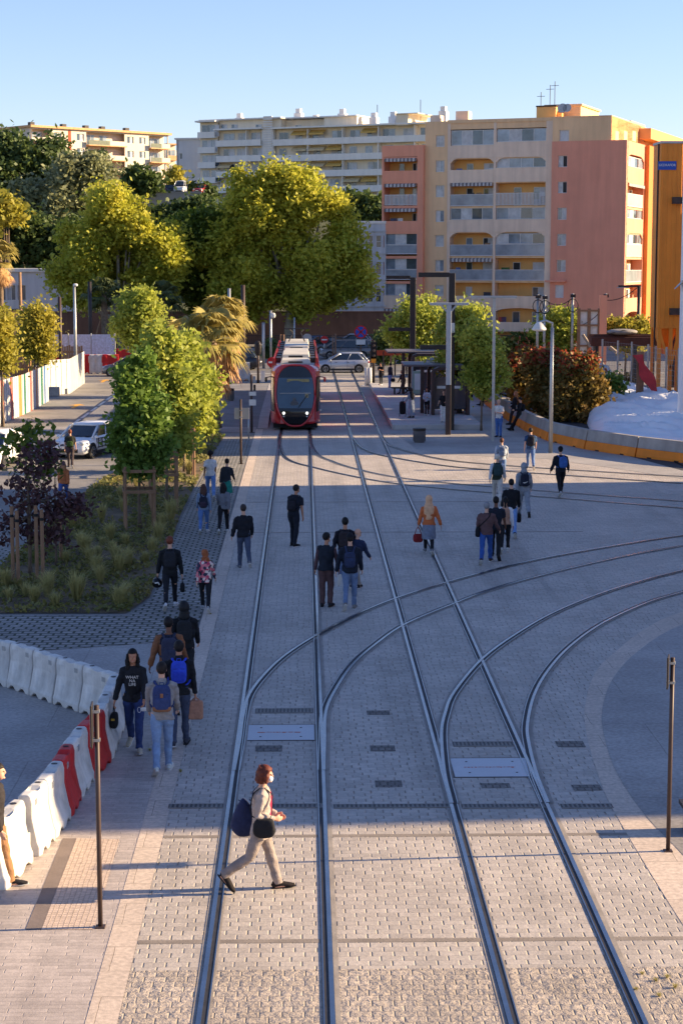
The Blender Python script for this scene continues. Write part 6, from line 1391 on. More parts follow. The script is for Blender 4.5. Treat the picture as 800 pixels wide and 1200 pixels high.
for s in (-1, 1):
    b = MB(); b.sup((s * .60, nose_y(.6, .92, .06), .93), (.14, .08, .14), 1, 14, 8); b.build('headlight', LAMP, tram)
    b = MB(); b.sup((s * .60, nose_y(.6, .7, .06), .76), (.09, .05, .09), 1, 10, 6); b.build('marker_lamp', WHITE, tram)
    b = MB(); b.rings([[(s * (HW_ + .006), 2.0, 1.0), (s * (HW_ + .006), 2.0, 2.75), (s * (HW_ - .06), 1.05, 2.75), (s * (HW_ - .10), .75, 1.0)], [(s * (HW_ - .05), 2.0, 1.0), (s * (HW_ - .05), 2.0, 2.75), (s * (HW_ - .14), 1.05, 2.75), (s * (HW_ - .2), .75, 1.0)]]); b.build('cab_side_window', TGLS, tram, fix=True)
    for k in range(7): y = 2.4 + k * 3.5; b = MB(); b.box(*sorted((s * (HW_ - .02), s * (HW_ + .012))), y, y + 3.2, .55 if k % 2 else 1.05, 2.7); b.build('door' if k % 2 else 'side_window', TBLK if k % 2 else TGLS, tram)
    st = []
    for f in (.02, .06, .12, .2, .3, .45, .6, .8):
        st.append([(s * (HW_ - .22 * (1 - f) ** 2 + .012), rake(z) + 1.3 * f + .06 * (1 - f) - .012, z) for z in (1.0, 1.3, 1.7, 2.1, 2.4, 2.78)])
    b = MB(); b.rings(st, 0, False, False); b.build('black_pillar', TBLK, tram, smooth=True)
    b = MB(); b.tube([(s * HW_, 1.2, 2.75), (s * (HW_ + .22), .95, 2.72)], .025, 6); b.sup((s * (HW_ + .24), .9, 2.62), (.14, .1, .26), .6, 10, 7); b.build('mirror_camera', TRED if s > 0 else TBLK, tram)
    b = MB(); b.box(*sorted((s * (HW_ - .1), s * (HW_ + .07))), .9, 1.2, .98, 1.03); b.build('grab_rail', WHITE, tram)
    b = MB(); b.rings([[(s * (HW_ - .24), y, 3.28), (s * (HW_ - .02), y, 3.2), (s * (HW_ - .10), y, 3.6), (s * (HW_ - .2), y, 3.6)] for y in (3.2, TL - .3)]); b.build('roof_fairing', TRED, tram, fix=True)
    for k in range(8): y = 3.8 + k * 2.8; b = MB(); b.box(*sorted((s * .78, s * (HW_ - .25))), y, y + 1.6, 3.3, 3.6); b.build('roof_bracket', DKMET, tram)
b = MB(); b.box(-1.0, 1.0, 1.9, TL - .3, 3.3, 3.34); b.build('roof_deck', SIGNB, tram)
for k, (y0, y1, z, w) in enumerate(((2.4, 4.8, 3.56, .82), (5.2, 9.8, 3.72, .8), (10.6, 14, 3.66, .76), (15, 19.5, 3.74, .8), (20.5, 25.5, 3.74, .8))):
    b = MB(); b.rings([[(-w, y0, 3.34), (w, y0, 3.34), (w, y1, 3.34), (-w, y1, 3.34)], [(-w + .08, y0 + .15, z), (w - .08, y0 + .15, z), (w - .08, y1 - .1, z), (-w + .08, y1 - .1, z)]]); o = b.build('roof_box', TCRM, tram, bevel=.03)
    g = MB(); g.box(-.38, .38, y0 + .02, y0 + .06, 3.4, z - .08); g.build('vent_grille', DKMET, o)
b = MB()
for s in (-1, 1): b.beam((s * .5, 21, 3.76), (s * .25, 23, 4.25), .06, .06); b.beam((s * .25, 23, 4.25), (s * .45, 21.5, 4.5), .05, .05)
b.box(-.8, .8, 21.4, 21.6, 4.5, 4.56); b.build('pantograph', DKMET, tram)
b = MB(); b.box(-1.15, 1.15, .6, 26.5, .12, .32); b.build('underframe', BLACK, tram)
for y in (2.6, 4.3, 12.5, 14.2, 23, 24.6):
    for s in (-1, 1):
        b = MB(); b.tube([(s * .69, y, .3), (s * .81, y, .3)], .29, 16); b.build('wheel', DKMET, tram)

# ================================================================== CARS
TYRE = mat('tyre', S(28, 28, 29), .85, .2, 6); RIM = mat('alloy', S(170, 172, 175), .3, .1, 4, metal=.8)
CGL = mat('car_glass', (.02, .028, .034, 1), .05, .4, 1, spec=1.0); LGT = mat('lamp_glass', S(200, 205, 208), .12, .1, 5, spec=.8); TAIL = mat('tail_lamp', S(170, 22, 26), .2, .1, 4)
TRIMB = mat('car_trim_black', S(26, 26, 28), .5, .2, 5)
STY = {  # belt/hood line (f, z/H, w), roof front/back, screen base, rear base
 'hatch': dict(body=[(-.5, .40, .80), (-.49, .60, .88), (-.44, .66, .95), (-.25, .66, 1), (.0, .645, 1), (.2, .63, 1), (.30, .605, .99), (.40, .56, .96), (.47, .48, .90), (.5, .36, .80)], gh=(-.475, .30, -.37, .06)),
 'suv': dict(body=[(-.5, .42, .82), (-.49, .60, .90), (-.45, .66, .96), (-.25, .65, 1), (.0, .64, 1), (.2, .62, 1), (.30, .60, .99), (.42, .57, .96), (.48, .50, .90), (.5, .38, .82)], gh=(-.475, .27, -.36, .03)),
 'van': dict(body=[(-.5, .42, .86), (-.49, .56, .92), (-.46, .58, .97), (-.25, .58, 1), (.0, .575, 1), (.25, .56, 1), (.36, .54, .99), (.44, .50, .95), (.485, .42, .90), (.5, .32, .84)], gh=(-.49, .40, -.46, .20)),
}
def car(name, label, pos, rz, L, W_, H, paint, style, group=None, stripes=False, cat='car', plate=True):
    st = STY[style]; t = thing(name, label, cat, pos, rz, group); hw = W_ / 2; zu = .2; wr = .325 if H < 1.7 else .35
    body = []
    for f, zf, wf in st['body']:
        w, zt = hw * wf, H * zf; x = f * L; u = zu + (.12 if abs(f) > .48 else 0)
        half = [(w * .80, u), (w * .97, u + .08), (w, u + (zt - u) * .45), (w * .985, u + (zt - u) * .62), (w * .95, zt - .03), (w * .88, zt), (w * .45, zt + .035)]
        body.append([(x, a, z) for a, z in half] + [(x, -a, z) for a, z in reversed(half)])
    b = MB(); b.rings(body); b.build('body', paint, t, smooth=True, fix=True)
    x0, x1, r0, r1 = [v * L for v in st['gh']]; zb = H * .60
    def ring(f, inset):
        e = math.sin(f * math.pi / 2); xa, xb = x0 + (r0 - x0) * f, x1 + (r1 - x1) * f; w = hw * (.90 - .17 * f); z = zb + (H - .05 - zb) * f; out = []
        for k in range(24):
            a = 2 * math.pi * k / 24; c, s_ = math.cos(a), math.sin(a); p = .32
            out.append(((xa + xb) / 2 + (xb - xa) / 2 * math.copysign(abs(c) ** p, c), w * math.copysign(abs(s_) ** p, s_), z))
        return out
    b = MB(); b.rings([ring(f, 0) for f in (0, .35, .7, .93)]); b.build('windows', CGL, t, smooth=False, fix=True)
    rr1 = ring(.93, 0); top = [((p[0] - (r0 + r1) / 2) * .93 + (r0 + r1) / 2, p[1] * .90, H) for p in rr1]; mid = [((p[0] - (r0 + r1) / 2) * 1.015 + (r0 + r1) / 2, p[1] * 1.02, p[2] - .01) for p in rr1]
    up = [((p[0] - (r0 + r1) / 2) * 1.0 + (r0 + r1) / 2, p[1] * .985, p[2] + .045) for p in rr1]
    b = MB(); b.rings([mid, up, top]); b.build('roof', paint, t, smooth=True, fix=True)
    pil = lambda pts, r: (lambda b: (b.tube(pts, r, 6), b.build('pillar', paint, t, smooth=True)))(MB())
    for s in (-1, 1):
        P = lambda f, xx: (xx(f), s * hw * (.905 - .17 * f), zb + (H - .05 - zb) * f)
        for xx in (lambda f: x0 + (r0 - x0) * f + .03, lambda f: x1 + (r1 - x1) * f - .03): pil([P(0, xx), P(.5, xx), P(.95, xx)], .045)
        for xm in (.52, ) if style != 'van' else (.35, .68): pil([P(f, lambda f: (x0 + (x1 - x0) * xm) * (1 - f) + (r0 + (r1 - r0) * xm) * f) for f in (0, .5, .95)], .03)
        cx = lambda f: x0 + (r0 - x0) * f + L * .075; pil([P(f, cx) for f in (0, .5, .95)], .06)
    fx, rx = .31 * L, -.30 * L
    for x in (fx, rx):
        for s in (-1, 1):
            b = MB(); b.tube([(x, s * (hw * .7), wr), (x, s * (hw + .006), wr)], wr + .055, 20); b.build('wheel_arch', TRIMB, t)
            wh = MB(); rings = []
            for r, y in ((wr * .62, hw - .02), (wr * .95, hw - .01), (wr, hw - .04), (wr, hw - .19), (wr * .9, hw - .21)): rings.append([(x + r * math.cos(6.283 * k / 22), s * (y + .025), wr + r * math.sin(6.283 * k / 22)) for k in range(22)])
            wh.rings(rings); w = wh.build('wheel', TYRE, t, fix=True)
            rm = MB(); y = s * (hw + .008); 
            for k in range(5): a = 6.283 * k / 5; rm.beam((x + .05 * math.cos(a), y, wr + .05 * math.sin(a)), (x + wr * .6 * math.cos(a), y, wr + wr * .6 * math.sin(a)), .07, .02)
            rm.rings([[(x + r * math.cos(6.283 * k / 22), s * (hw + .012), wr + r * math.sin(6.283 * k / 22)) for k in range(22)] for r in (wr * .66, wr * .56)], 0, False); rm.build('rim', RIM, w)
            dk = MB(); dk.tube([(x, s * (hw - .04), wr), (x, s * (hw - .002), wr)], wr * .6, 18); dk.build('brake_disc', DKMET, w)
    zl = H * .44
    for s in (-1, 1):
        b = MB(); b.sup((L * .452, s * hw * .70, zl + .06), (.34, .34, .17), .7, 12, 7); b.build('headlight', LGT, t, smooth=True)
        b = MB(); b.sup((-L * .475, s * hw * .80, zl + .13), (.16, .22, .22), .6, 12, 7); b.build('tail_light', TAIL, t, smooth=True)
        b = MB(); b.sup((x1 - .25 * L * .2, s * (hw + .06), zb + .06), (.14, .2, .13), .7, 10, 6); b.build('mirror', TRIMB if style == 'van' else paint, t, smooth=True)
        b = MB(); b.box(-.12 * L, -.085 * L, *sorted((s * hw * .985, s * (hw + .012))), H * .5, H * .52); b.box(.1 * L, .135 * L, *sorted((s * hw * .985, s * (hw + .012))), H * .5, H * .52); b.build('door_handles', TRIMB, t)
        b = MB(); b.box(rx + wr + .08, fx - wr - .08, *sorted((s * hw * .9, s * (hw + .004))), .2, .32); b.build('sill', TRIMB, t)
        b = MB()
        for xx in (x0 + (x1 - x0) * .52, fx - wr - .12, rx + wr + .03): b.box(xx - .008, xx + .008, *sorted((s * hw * .97, s * (hw + .002))), .34, H * .585)
        b.build('door_gap', TRIMB, t)
        if stripes:
            b = MB(); y0, y1 = sorted((s * hw * .99, s * (hw + .006))); xs = fx - wr - .15
            for k in range(3): xx = xs - .12 - k * .38; b.box(xx - .05, xx + .02, y0, y1, .42, .86)
            for k in range(3): b.box(xs - .9, xs - .05, y0, y1 + .0005, .44 + k * .19, .48 + k * .19)
            b.build('side_decal', DKMET, t)
    b = MB(); b.box(L * .478, L * .505, -hw * .55, hw * .55, .30, .46); b.box(L * .47, L * .498, -hw * .4, hw * .4, .50, .58); b.build('grille', TRIMB, t)
    if plate:
        for s in (1, -1): b = MB(); b.box(*sorted((s * L * .503, s * L * .509)), -.26, .26, .46 if s > 0 else .62, .57 if s > 0 else .73); b.build('number_plate', WHITE, t)
    b = MB(); b.beam((x1 - .02, -.5, zb + .03), (x1 - .16, .1, zb + .10), .03, .02); b.beam((x1 - .02, .1, zb + .03), (x1 - .16, .6, zb + .10), .03, .02); b.build('wipers', TRIMB, t)
    return t
def paint(n, c, metal=0.0): return mat('paint_' + n, c, .28, .04, 1, spec=.5, coat=.5, metal=metal)
PWH, PSI, PGR, PDK, PBL, PRE = paint('white', S(226, 226, 226)), paint('silver', S(176, 180, 188), .4), paint('grey', S(128, 122, 118), .3), paint('dark', S(38, 40, 46)), paint('blue', S(70, 100, 140)), paint('red', S(150, 40, 36))
p = G(86, 537); hd = math.atan2(-2.6, -.85)
car('hatchback', 'white hatchback with dark square graphics on its door, driving towards the camera at the left', (p.x + math.cos(hd) * -1.5, p.y - math.sin(hd) * 1.5, 0), hd, 4.06, 1.74, 1.46, PWH, 'hatch', stripes=True)
p = G(-16, 552); car('hatchback', 'white car cut by the left edge of the picture', (p.x, p.y + 2, 0), R(-98), 4.1, 1.76, 1.5, PWH, 'hatch')
p = G(401, 437); car('crossover', 'silver crossover crossing the tracks behind the tram', (p.x, p.y + .9, 0), R(181), 4.35, 1.82, 1.6, PSI, 'suv')
p = G(406, 421); car('minivan', 'large grey people carrier behind the silver crossover', (p.x, p.y + 1, 0), R(180), 4.9, 1.9, 1.75, PGR, 'van')
p = G(279, 434); car('estate_car', 'dark car between the palms and the tram', (p.x - .4, p.y + 1, 0), R(170), 4.5, 1.8, 1.6, PDK, 'suv')
p = G(149, 441.5); car('small_car', 'grey small car behind the bright green young trees at the corner', (p.x, p.y + 1, 0), R(176), 3.9, 1.7, 1.48, PGR, 'hatch')
p = G(383, 414); car('estate_car', 'dark blue parked car above the tram roof on the right', (p.x, p.y + 1, 0), R(215), 4.4, 1.8, 1.55, PDK, 'suv', 'cars parked behind the crossing')
p = G(365, 412); car('small_car', 'pale blue parked car just right of the tram roof', (p.x, p.y + 2, 0), R(230), 4.2, 1.75, 1.5, PBL, 'hatch', 'cars parked behind the crossing')
p = G(413, 409); car('small_car', 'grey parked car showing over the roof of the grey people carrier', (p.x, p.y + 1.5, 0), R(180), 4.2, 1.75, 1.5, PSI, 'hatch', 'cars parked behind the crossing')
for k, (px, py, Y, rz, pt, sty, lab) in enumerate(((134, 219, 304, 20, PBL, 'hatch', 'blue grey car parked on the hill, leftmost of the hill cars'), (143, 221, 304, 175, PBL, 'suv', 'second car from the left on the hill, blue'), (183, 224, 303, 160, PGR, 'hatch', 'grey car parked on the hill left of the dark one'), (193, 224, 303, 185, PDK, 'suv', 'dark car parked on the hill beside the white van'),
        (213, 228, 302, 262, PWH, 'van', 'white van parked on the hill above the retaining wall'), (237, 230, 303, 250, PRE, 'hatch', 'red car parked on the hill right of the white van'))):
    p = V(px, py, Y); car('parked_car' if sty != 'van' else 'white_van', lab, (p.x, Y, PARKZ if px > 150 else hz(p.x, Y)), R(rz), 4.3 if sty != 'van' else 5, 1.8, 1.5 if sty != 'van' else 2.1, pt, sty, 'cars parked on the hill', cat='van' if sty == 'van' else 'car')
for px, py, pt, rz, lab in ((198, 247, PRE, 185, 'red car on the lower hill road under the wall'), (211, 247, PWH, 175, 'white car on the lower hill road under the wall')):
    p = V(px, py, 268); car('parked_car', lab, (p.x, 268, hz(p.x, 268) + .1), R(rz), 4.2, 1.8, 1.5, pt, 'hatch', 'cars on the lower hill road')
# ================================================================== PEOPLE
def remeshed(mb, voxel, name, mats, parent, smooth=3, wr=0.0, seed=0, fn=None, wscale=7.0):
    """fuse overlapping shapes into one continuous smooth surface"""
    me = mb.mesh('tmp', []); bm = bmesh.new(); bm.from_mesh(me); bmesh.ops.recalc_face_normals(bm, faces=bm.faces); bm.to_mesh(me); bm.free()
    o = bpy.data.objects.new('tmp', me); SCR.collection.objects.link(o)
    r = o.modifiers.new('r', 'REMESH'); r.mode = 'VOXEL'; r.voxel_size = voxel
    if smooth: s = o.modifiers.new('s', 'SMOOTH'); s.iterations = smooth; s.factor = .5
    SCR.view_layers[0].update(); dg = SCR.view_layers[0].depsgraph; nm = bpy.data.meshes.new_from_object(o.evaluated_get(dg)); nm.name = name
    bpy.data.objects.remove(o); bpy.data.meshes.remove(me)
    n = len(nm.vertices)
    if wr:
        co = np.empty(n * 3, np.float32); nm.vertices.foreach_get('co', co); co = co.reshape(-1, 3); no = np.empty(n * 3, np.float32); nm.vertices.foreach_get('normal', no); no = no.reshape(-1, 3)
        f = np.array([mnoise.noise((c[0] * wscale + seed, c[1] * wscale, c[2] * wscale * 1.6)) + .5 * mnoise.noise((c[0] * wscale * 2.3, c[1] * wscale * 2.3 + seed, c[2] * wscale * 3.2)) for c in co.tolist()], np.float32)
        co += no * (f * wr)[:, None]; nm.vertices.foreach_set('co', co.reshape(-1))
    if not isinstance(mats, (list, tuple)): mats = [mats]
    for m in mats: nm.materials.append(m)
    k = len(nm.polygons); nm.polygons.foreach_set('use_smooth', np.ones(k, dtype=bool))
    if fn is not None:
        cen = np.empty(k * 3, np.float32); nm.polygons.foreach_get('center', cen); nm.polygons.foreach_set('material_index', fn(cen.reshape(-1, 3)).astype(np.int32))
    nm.update(); return link(name, nm, parent)
def RX(a): return Matrix.Rotation(a, 3, 'X')
SKINS = {'light': S(206, 158, 132), 'mid': S(176, 124, 96), 'dark': S(112, 74, 56)}
EYE = mat('eye_dark', S(40, 30, 28), .4); LIP = mat('lip', S(160, 90, 80), .5)
WALK = dict(L=(26, 4, 0), R=(-22, 26, -38), aL=(-22, 8, 14), aR=(20, 8, 18))
POSES = {
 'walkL': WALK,
 'walkR': dict(L=WALK['R'], R=WALK['L'], aL=WALK['aR'], aR=WALK['aL']),
 'passL': dict(L=(4, 2, 0), R=(6, 48, -42), aL=(-4, 8, 12), aR=(6, 8, 12)),
 'passR': dict(L=(6, 48, -42), R=(4, 2, 0), aL=(6, 8, 12), aR=(-4, 8, 12)),
 'stand': dict(L=(2, 3, 0), R=(-2, 2, 0), aL=(2, 8, 12), aR=(2, 8, 12)),
}
PEOPLE = {}
def person(label, gx, gy, yhead, rz, pose='walkL', top=None, legs=None, shoes=(30, 30, 32), hair=('short', (32, 26, 24)), skin='light', h=None, z=0, lean=3, turn=0, female=False, fit=1.0, group=None, mask=False, tilt=0, key=None, dx=0, loc=None, **ov):
    p = G(gx, gy, z) if loc is None else Vector(loc)
    H = h or max(1.52, min(1.88, V(gx, yhead, p.y).z - z + .02)); s = H / 1.75
    ps = dict(POSES[pose]); ps.update({k: v for k, v in ov.items() if k in ('L', 'R', 'aL', 'aR')})
    vx = .0105 if p.y < 31 else .0125 if p.y < 40 else .016 if p.y < 62 else .021
    if pose != 'stand': jr = random.Random(len(PEOPLE) * 7 + 1); ps['aL'] = tuple(v + jr.uniform(-5, 5) for v in ps['aL']); ps['aR'] = tuple(v + jr.uniform(-5, 5) for v in ps['aR']); turn += jr.uniform(-9, 9); lean += jr.uniform(-1, 3)
    sk = mat('skin_' + skin, SKINS[skin], .55, .08, 12, spec=.35)
    shw, hpw = (.158, .095) if female else (.182, .092)
    root = thing('person', label, 'person', p, R(rz), group)
    rs = random.Random(len(PEOPLE) * 13 + 5); seed = rs.uniform(0, 50)
    # --- skeleton, facing +Y, pelvis at origin first
    J = {}; l = R(lean)
    spine = lambda d: Vector((0, math.sin(l) * d, math.cos(l) * d))
    for sd_, sx in (('L', -1), ('R', 1)):
        hip, kn, ft = (R(a) for a in ps[sd_]); A = Vector((sx * hpw, 0, -.02)); K = A + Vector((sx * .005, math.sin(hip), -math.cos(hip))) * .43; a2 = hip - kn
        N = K + Vector((0, math.sin(a2), -math.cos(a2))) * .42; fa = ft
        toe = N + Vector((sx * .035, math.cos(fa) * .165, math.sin(fa) * .165 - .055)); heel = N + Vector((0, -.055 * math.cos(fa) , -.055 * math.sin(fa) - .055))
        J[sd_] = (A, K, N, toe, heel)
    for sd_, sx in (('L', -1), ('R', 1)):
        q = ps['a' + sd_]; f, ab, el = (R(a) for a in q[:3]); inw = R(q[3]) if len(q) > 3 else R(4)
        S0 = spine(.455) + Vector((sx * shw, 0, 0)); d = Vector((sx * math.sin(ab), math.sin(f) * math.cos(ab), -math.cos(f) * math.cos(ab)))
        E_ = S0 + d * .285; d2 = Vector((sx * math.sin(ab - inw), math.sin(f + el), -math.cos(f + el))); d2.x = sx * math.sin(ab - inw) * (1 if el < 1 else 1); d2.normalize()
        Wr = E_ + d2 * .245; J['a' + sd_] = (S0, E_, Wr, d2)
    low = min(min(J[k][3].z, J[k][4].z) for k in 'LR') - .03
    off = Vector((0, 0, -low))
    tr = lambda v: (Vector(v) + off) * s
    hd0 = spine(.60); HC = hd0 + Vector((0, .035, .105)); hr = Matrix.Rotation(R(turn), 3, 'Z') @ RX(R(-tilt))
    hp = lambda v: HC + hr @ Vector(v)
    def tube(b, pts, rr, n=12, ref=(1, 0, 0)): b.tube([tr(v) for v in pts], [((r[0] * s, r[1] * s) if isinstance(r, tuple) else r * s) for r in rr], n, ref=ref)
    def sup(b, c, size, e=1, nu=14, nv=10, rot=None): b.sup(tr(c), [q * s for q in size], e, nu, nv, rot=rot)
    fw = 1.06 if female else 1.0
    # --- body
    b = MB()
    tube(b, [spine(-.09), spine(0), spine(.12), spine(.28), spine(.40), spine(.47), spine(.53)], [(.12, .09), (.155 * fw, .105), (.128, .09), (.148, .105), (.155, .105), (.13, .085), (.06, .06)], 16)
    tube(b, [spine(.47), spine(.56), hd0 + Vector((0, .02, .06))], [.062, .052, .05], 12)
    for k, sx in (('L', -1), ('R', 1)):
        A, K, N, toe, heel = J[k]
        tube(b, [A + Vector((0, 0, .06)), A.lerp(K, .3), K, K.lerp(N, .3), N, ], [.085, .082, .054, .055, .036])
        tube(b, [heel + Vector((0, 0, .01)), N.lerp(toe, .45) + Vector((0, 0, -.02)), toe], [.036, .04, .028])
        S0, E_, Wr, d2 = J['a' + k]
        tube(b, [S0 + Vector((-sx * .05, 0, .0)), S0, S0.lerp(E_, .5), E_, E_.lerp(Wr, .3), Wr], [.045, .052, .046, .038, .038, .026])
        # hand: palm, four curled fingers of different length, thumb off the side
        pn = Vector((-sx, 0, 0)); pn = (pn - d2 * pn.dot(d2)).normalized(); ac = d2.cross(pn) * sx
        if ac.y < 0: ac = -ac
        pc_ = Wr + d2 * .05
        tube(b, [Wr, Wr + d2 * .035, Wr + d2 * .085], [(.022, .026), (.040, .020), (.040, .017)], 10, ref=tuple(ac))
        for q, (o, L) in enumerate(((.030, .068), (.010, .078), (-.010, .072), (-.029, .056))):
            a0 = Wr + d2 * .082 + ac * o; a1 = a0 + d2 * (L * .48) + pn * .008; a2 = a1 + d2 * (L * .30) + pn * .022; a3 = a2 + d2 * (L * .12) + pn * .022
            tube(b, [a0, a1, a2, a3], [.0095, .009, .0085, .007], 7)
        t0 = Wr + d2 * .03 + ac * .026; tube(b, [t0, t0 + d2 * .030 + ac * .026 + pn * .008, t0 + d2 * .06 + ac * .030 + pn * .020], [.012, .0105, .008], 7)
    for c, z_, e in (((0, -.012, .028), (.150, .188, .185), 1), ((0, .022, -.048), (.118, .132, .135), .95)): sup(b, hp(c), z_, e, 18, 14, hr)
    sup(b, hp((0, .098, -.014)), (.026, .036, .036), 1, 8, 7, hr); sup(b, hp((0, .088, .018)), (.10, .02, .02), 1, 8, 6, hr); sup(b, hp((0, .086, -.088)), (.05, .03, .03), 1, 8, 6, hr)
    for sx in (-1, 1): sup(b, hp((sx * .078, -.004, -.004)), (.018, .038, .06), 1, 8, 7, hr)
    eyes = [tr(hp((sx * .032, .086, .006))) for sx in (-1, 1)]; mouth = tr(hp((0, .09, -.058)))
    def fn(c):
        m = np.zeros(len(c), int)
        for e_ in eyes: m[np.linalg.norm((c - np.array(e_)) * np.array([.8, 1, 1.3]), axis=1) < .0135 * s] = 1
        d = (c - np.array(mouth)); m[(np.abs(d[:, 0]) < .024 * s) & (np.abs(d[:, 2]) < .008 * s) & (np.abs(d[:, 1]) < .03)] = 2
        return m
    remeshed(b, vx, 'body', [sk, EYE, LIP], root, 2, fn=fn)
    # --- trousers, skirt or robe
    lg = dict(c=(40, 44, 58), kind='trousers', w=1.0); lg.update(legs or {}); lc = cloth(*lg['c'])
    w = lg['w']
    if lg['kind'] in ('trousers', 'shorts'):
        b = MB()
        tube(b, [spine(-.10), spine(-.04), spine(.03), spine(.09)], [(.13, .10), (.168 * fw, .122), (.163 * fw, .118), (.145, .108)], 16)
        for k in 'LR':
            A, K, N, toe, heel = J[k]; e = N + (N - K) * (.04 if lg['kind'] == 'trousers' else 0)
            P_ = [A + Vector((0, 0, .05)), A.lerp(K, .25), A.lerp(K, .62), K, K.lerp(N, .35), K.lerp(N, .8), e.lerp(K, lg.get('crop', 0))]
            tube(b, P_, [.088, .100 * w ** .4, .082 * w ** .7, .068 * w, .066 * w, .058 * w, .060 * w])
        remeshed(b, vx * 1.05, 'trousers', lc, root, 2, .013, seed, wscale=5)
    elif lg['kind'] in ('skirt', 'robe'):
        kl = .42 if lg['kind'] == 'skirt' else .82; b = MB(); sp = (J['L'][1].y - J['R'][1].y); spread = abs(sp) * .5
        tube(b, [spine(.10), spine(0), Vector((0, 0, -.18)), Vector((0, 0, -kl))], [(.14, .105), (.178, .13), (.195, .15 + spread * .4), (.215, .17 + spread)], 18)
        remeshed(b, vx, lg['kind'], lc, root, 2, .01, seed)
        if lg.get('under'):
            b = MB()
            for k in 'LR': A, K, N, toe, heel = J[k]; tube(b, [A, K, K.lerp(N, .4), N], [.085, .06, .058, .045])
            remeshed(b, vx, 'leggings', cloth(*lg['under']), root, 2, .003, seed)
    # --- shoes
    if shoes:
        for k in 'LR':
            A, K, N, toe, heel = J[k]; b = MB(); f_ = (toe - heel).normalized()
            up = Vector((0, -f_.z, f_.y)).normalized()
            ce = [heel - f_ * .03 + up * .005, heel + up * .025, heel.lerp(toe, .45) + up * .022, toe + up * .0, toe + f_ * .065 - up * .004]
            tube(b, ce, [(.022, .026), (.040, .05), (.045, .046), (.047, .034), (.030, .018)], 12)
            tube(b, [heel + up * .03, N + Vector((0, 0, .01))], [.044, .042])
            o = remeshed(b, vx * .8, 'shoe', cloth(*shoes), root, 2)
            if rs.random() < .7 and max(shoes) < 90 or (len(shoes) > 3): pass
            b = MB(); pts = [heel - f_ * .045 - up * .024, heel - up * .026, heel.lerp(toe, .5) - up * .026, toe - up * .026, toe + f_ * .075 - up * .02]
            tube(b, pts, [(.028, .008), (.044, .010), (.044, .010), (.048, .010), (.028, .008)], 10)
            b.build('sole', mat('sole_pale', S(206, 204, 200), .7) if (sum(shoes) > 200 or rs.random() < .45) else BLACK, o)
    # --- top
    tp = dict(c=(40, 42, 50), sleeve='long', drop=.06, puff=1.0, vest=None); tp.update(top or {}); tc_ = cloth(*tp['c']); pf = tp['puff'] * fit; b = MB()
    dr = tp['drop']; wv = .128 if not female else .115
    P_ = [spine(-dr), spine(-dr * .4 + .02), spine(.12), spine(.27), spine(.39), spine(.455), spine(.505), spine(.54)]
    R_ = [(.178 * pf * fw, .130 * pf), (.176 * pf * fw, .132 * pf), ((wv + .032) * pf, .118 * pf), (.180 * pf, .132 * pf), (.186 * pf, .130), (.168, .112), (.098, .088), (.066, .066)]
    if female: R_[3] = (.168 * pf, .135 * pf); R_[4] = (.165 * pf, .128)
    tube(b, P_, R_, 18)
    sb_ = MB() if tp.get('sc') else b
    for k, sx in (('L', -1), ('R', 1)):
        S0, E_, Wr, d2 = J['a' + k]; q = pf
        if tp['sleeve'] == 'long': tube(sb_, [S0 + Vector((-sx * .07, 0, .015)), S0 + Vector((0, 0, -.005)), S0.lerp(E_, .5), E_, E_.lerp(Wr, .5), Wr + d2 * .005], [.066, .072 * q, .066 * q, .055 * q, .052 * q, .041 * q])
        elif tp['sleeve'] == 'short': tube(sb_, [S0 + Vector((-sx * .07, 0, .015)), S0 + Vector((0, 0, -.005)), S0.lerp(E_, .75)], [.066, .07 * q, .066 * q])
        elif tp['sleeve'] == 'cap': tube(sb_, [S0 + Vector((-sx * .07, 0, .015)), S0 + Vector((sx * .02, 0, -.01))], [.066, .07 * q])
    if tp.get('collar'): tube(b, [spine(.50), spine(.575) + Vector((0, .01, 0))], [.085, .07])
    if tp.get('hoodback'): sup(b, spine(.53) + Vector((0, -.075, 0)), (.22, .12, .15), .9)
    remeshed(b, vx, tp.get('name', 'jacket' if tp['sleeve'] == 'long' else 'shirt'), tc_, root, 2, .017, seed + 3, wscale=5.5)
    if tp.get('sc'): remeshed(sb_, vx, 'sleeves', cloth(*tp['sc']), root, 2, .006, seed + 4)
    if tp.get('front'):                         # open jacket over a shirt
        b = MB(); tube(b, [spine(-.04) + Vector((0, .05, 0)), spine(.2) + Vector((0, .055, 0)), spine(.4) + Vector((0, .055, 0)), spine(.5) + Vector((0, .03, 0))], [(.10, .088), (.09, .086), (.085, .085), (.05, .06)], 14)
        remeshed(b, vx, 'undershirt', cloth(*tp['front']), root, 2, .004, seed)
    if tp.get('yoke'):
        b = MB(); tube(b, [spine(.34), spine(.40), spine(.465), spine(.52)], [(.193 * pf, .137), (.192 * pf, .136), (.174, .119), (.10, .092)], 18); remeshed(b, vx, 'yoke', cloth(*tp['yoke']), root, 2, .004, seed)
    if tp.get('hem'):
        b = MB(); tube(b, [spine(-.13), spine(-.05)], [(.177 * fw, .135), (.176 * fw, .134)], 18); remeshed(b, vx, 'shirt_hem', cloth(*tp['hem']), root, 2, .004, seed)
    # --- hair or head cover
    kind, hc = hair[0], cloth(*hair[1], .6) if hair[1] else None
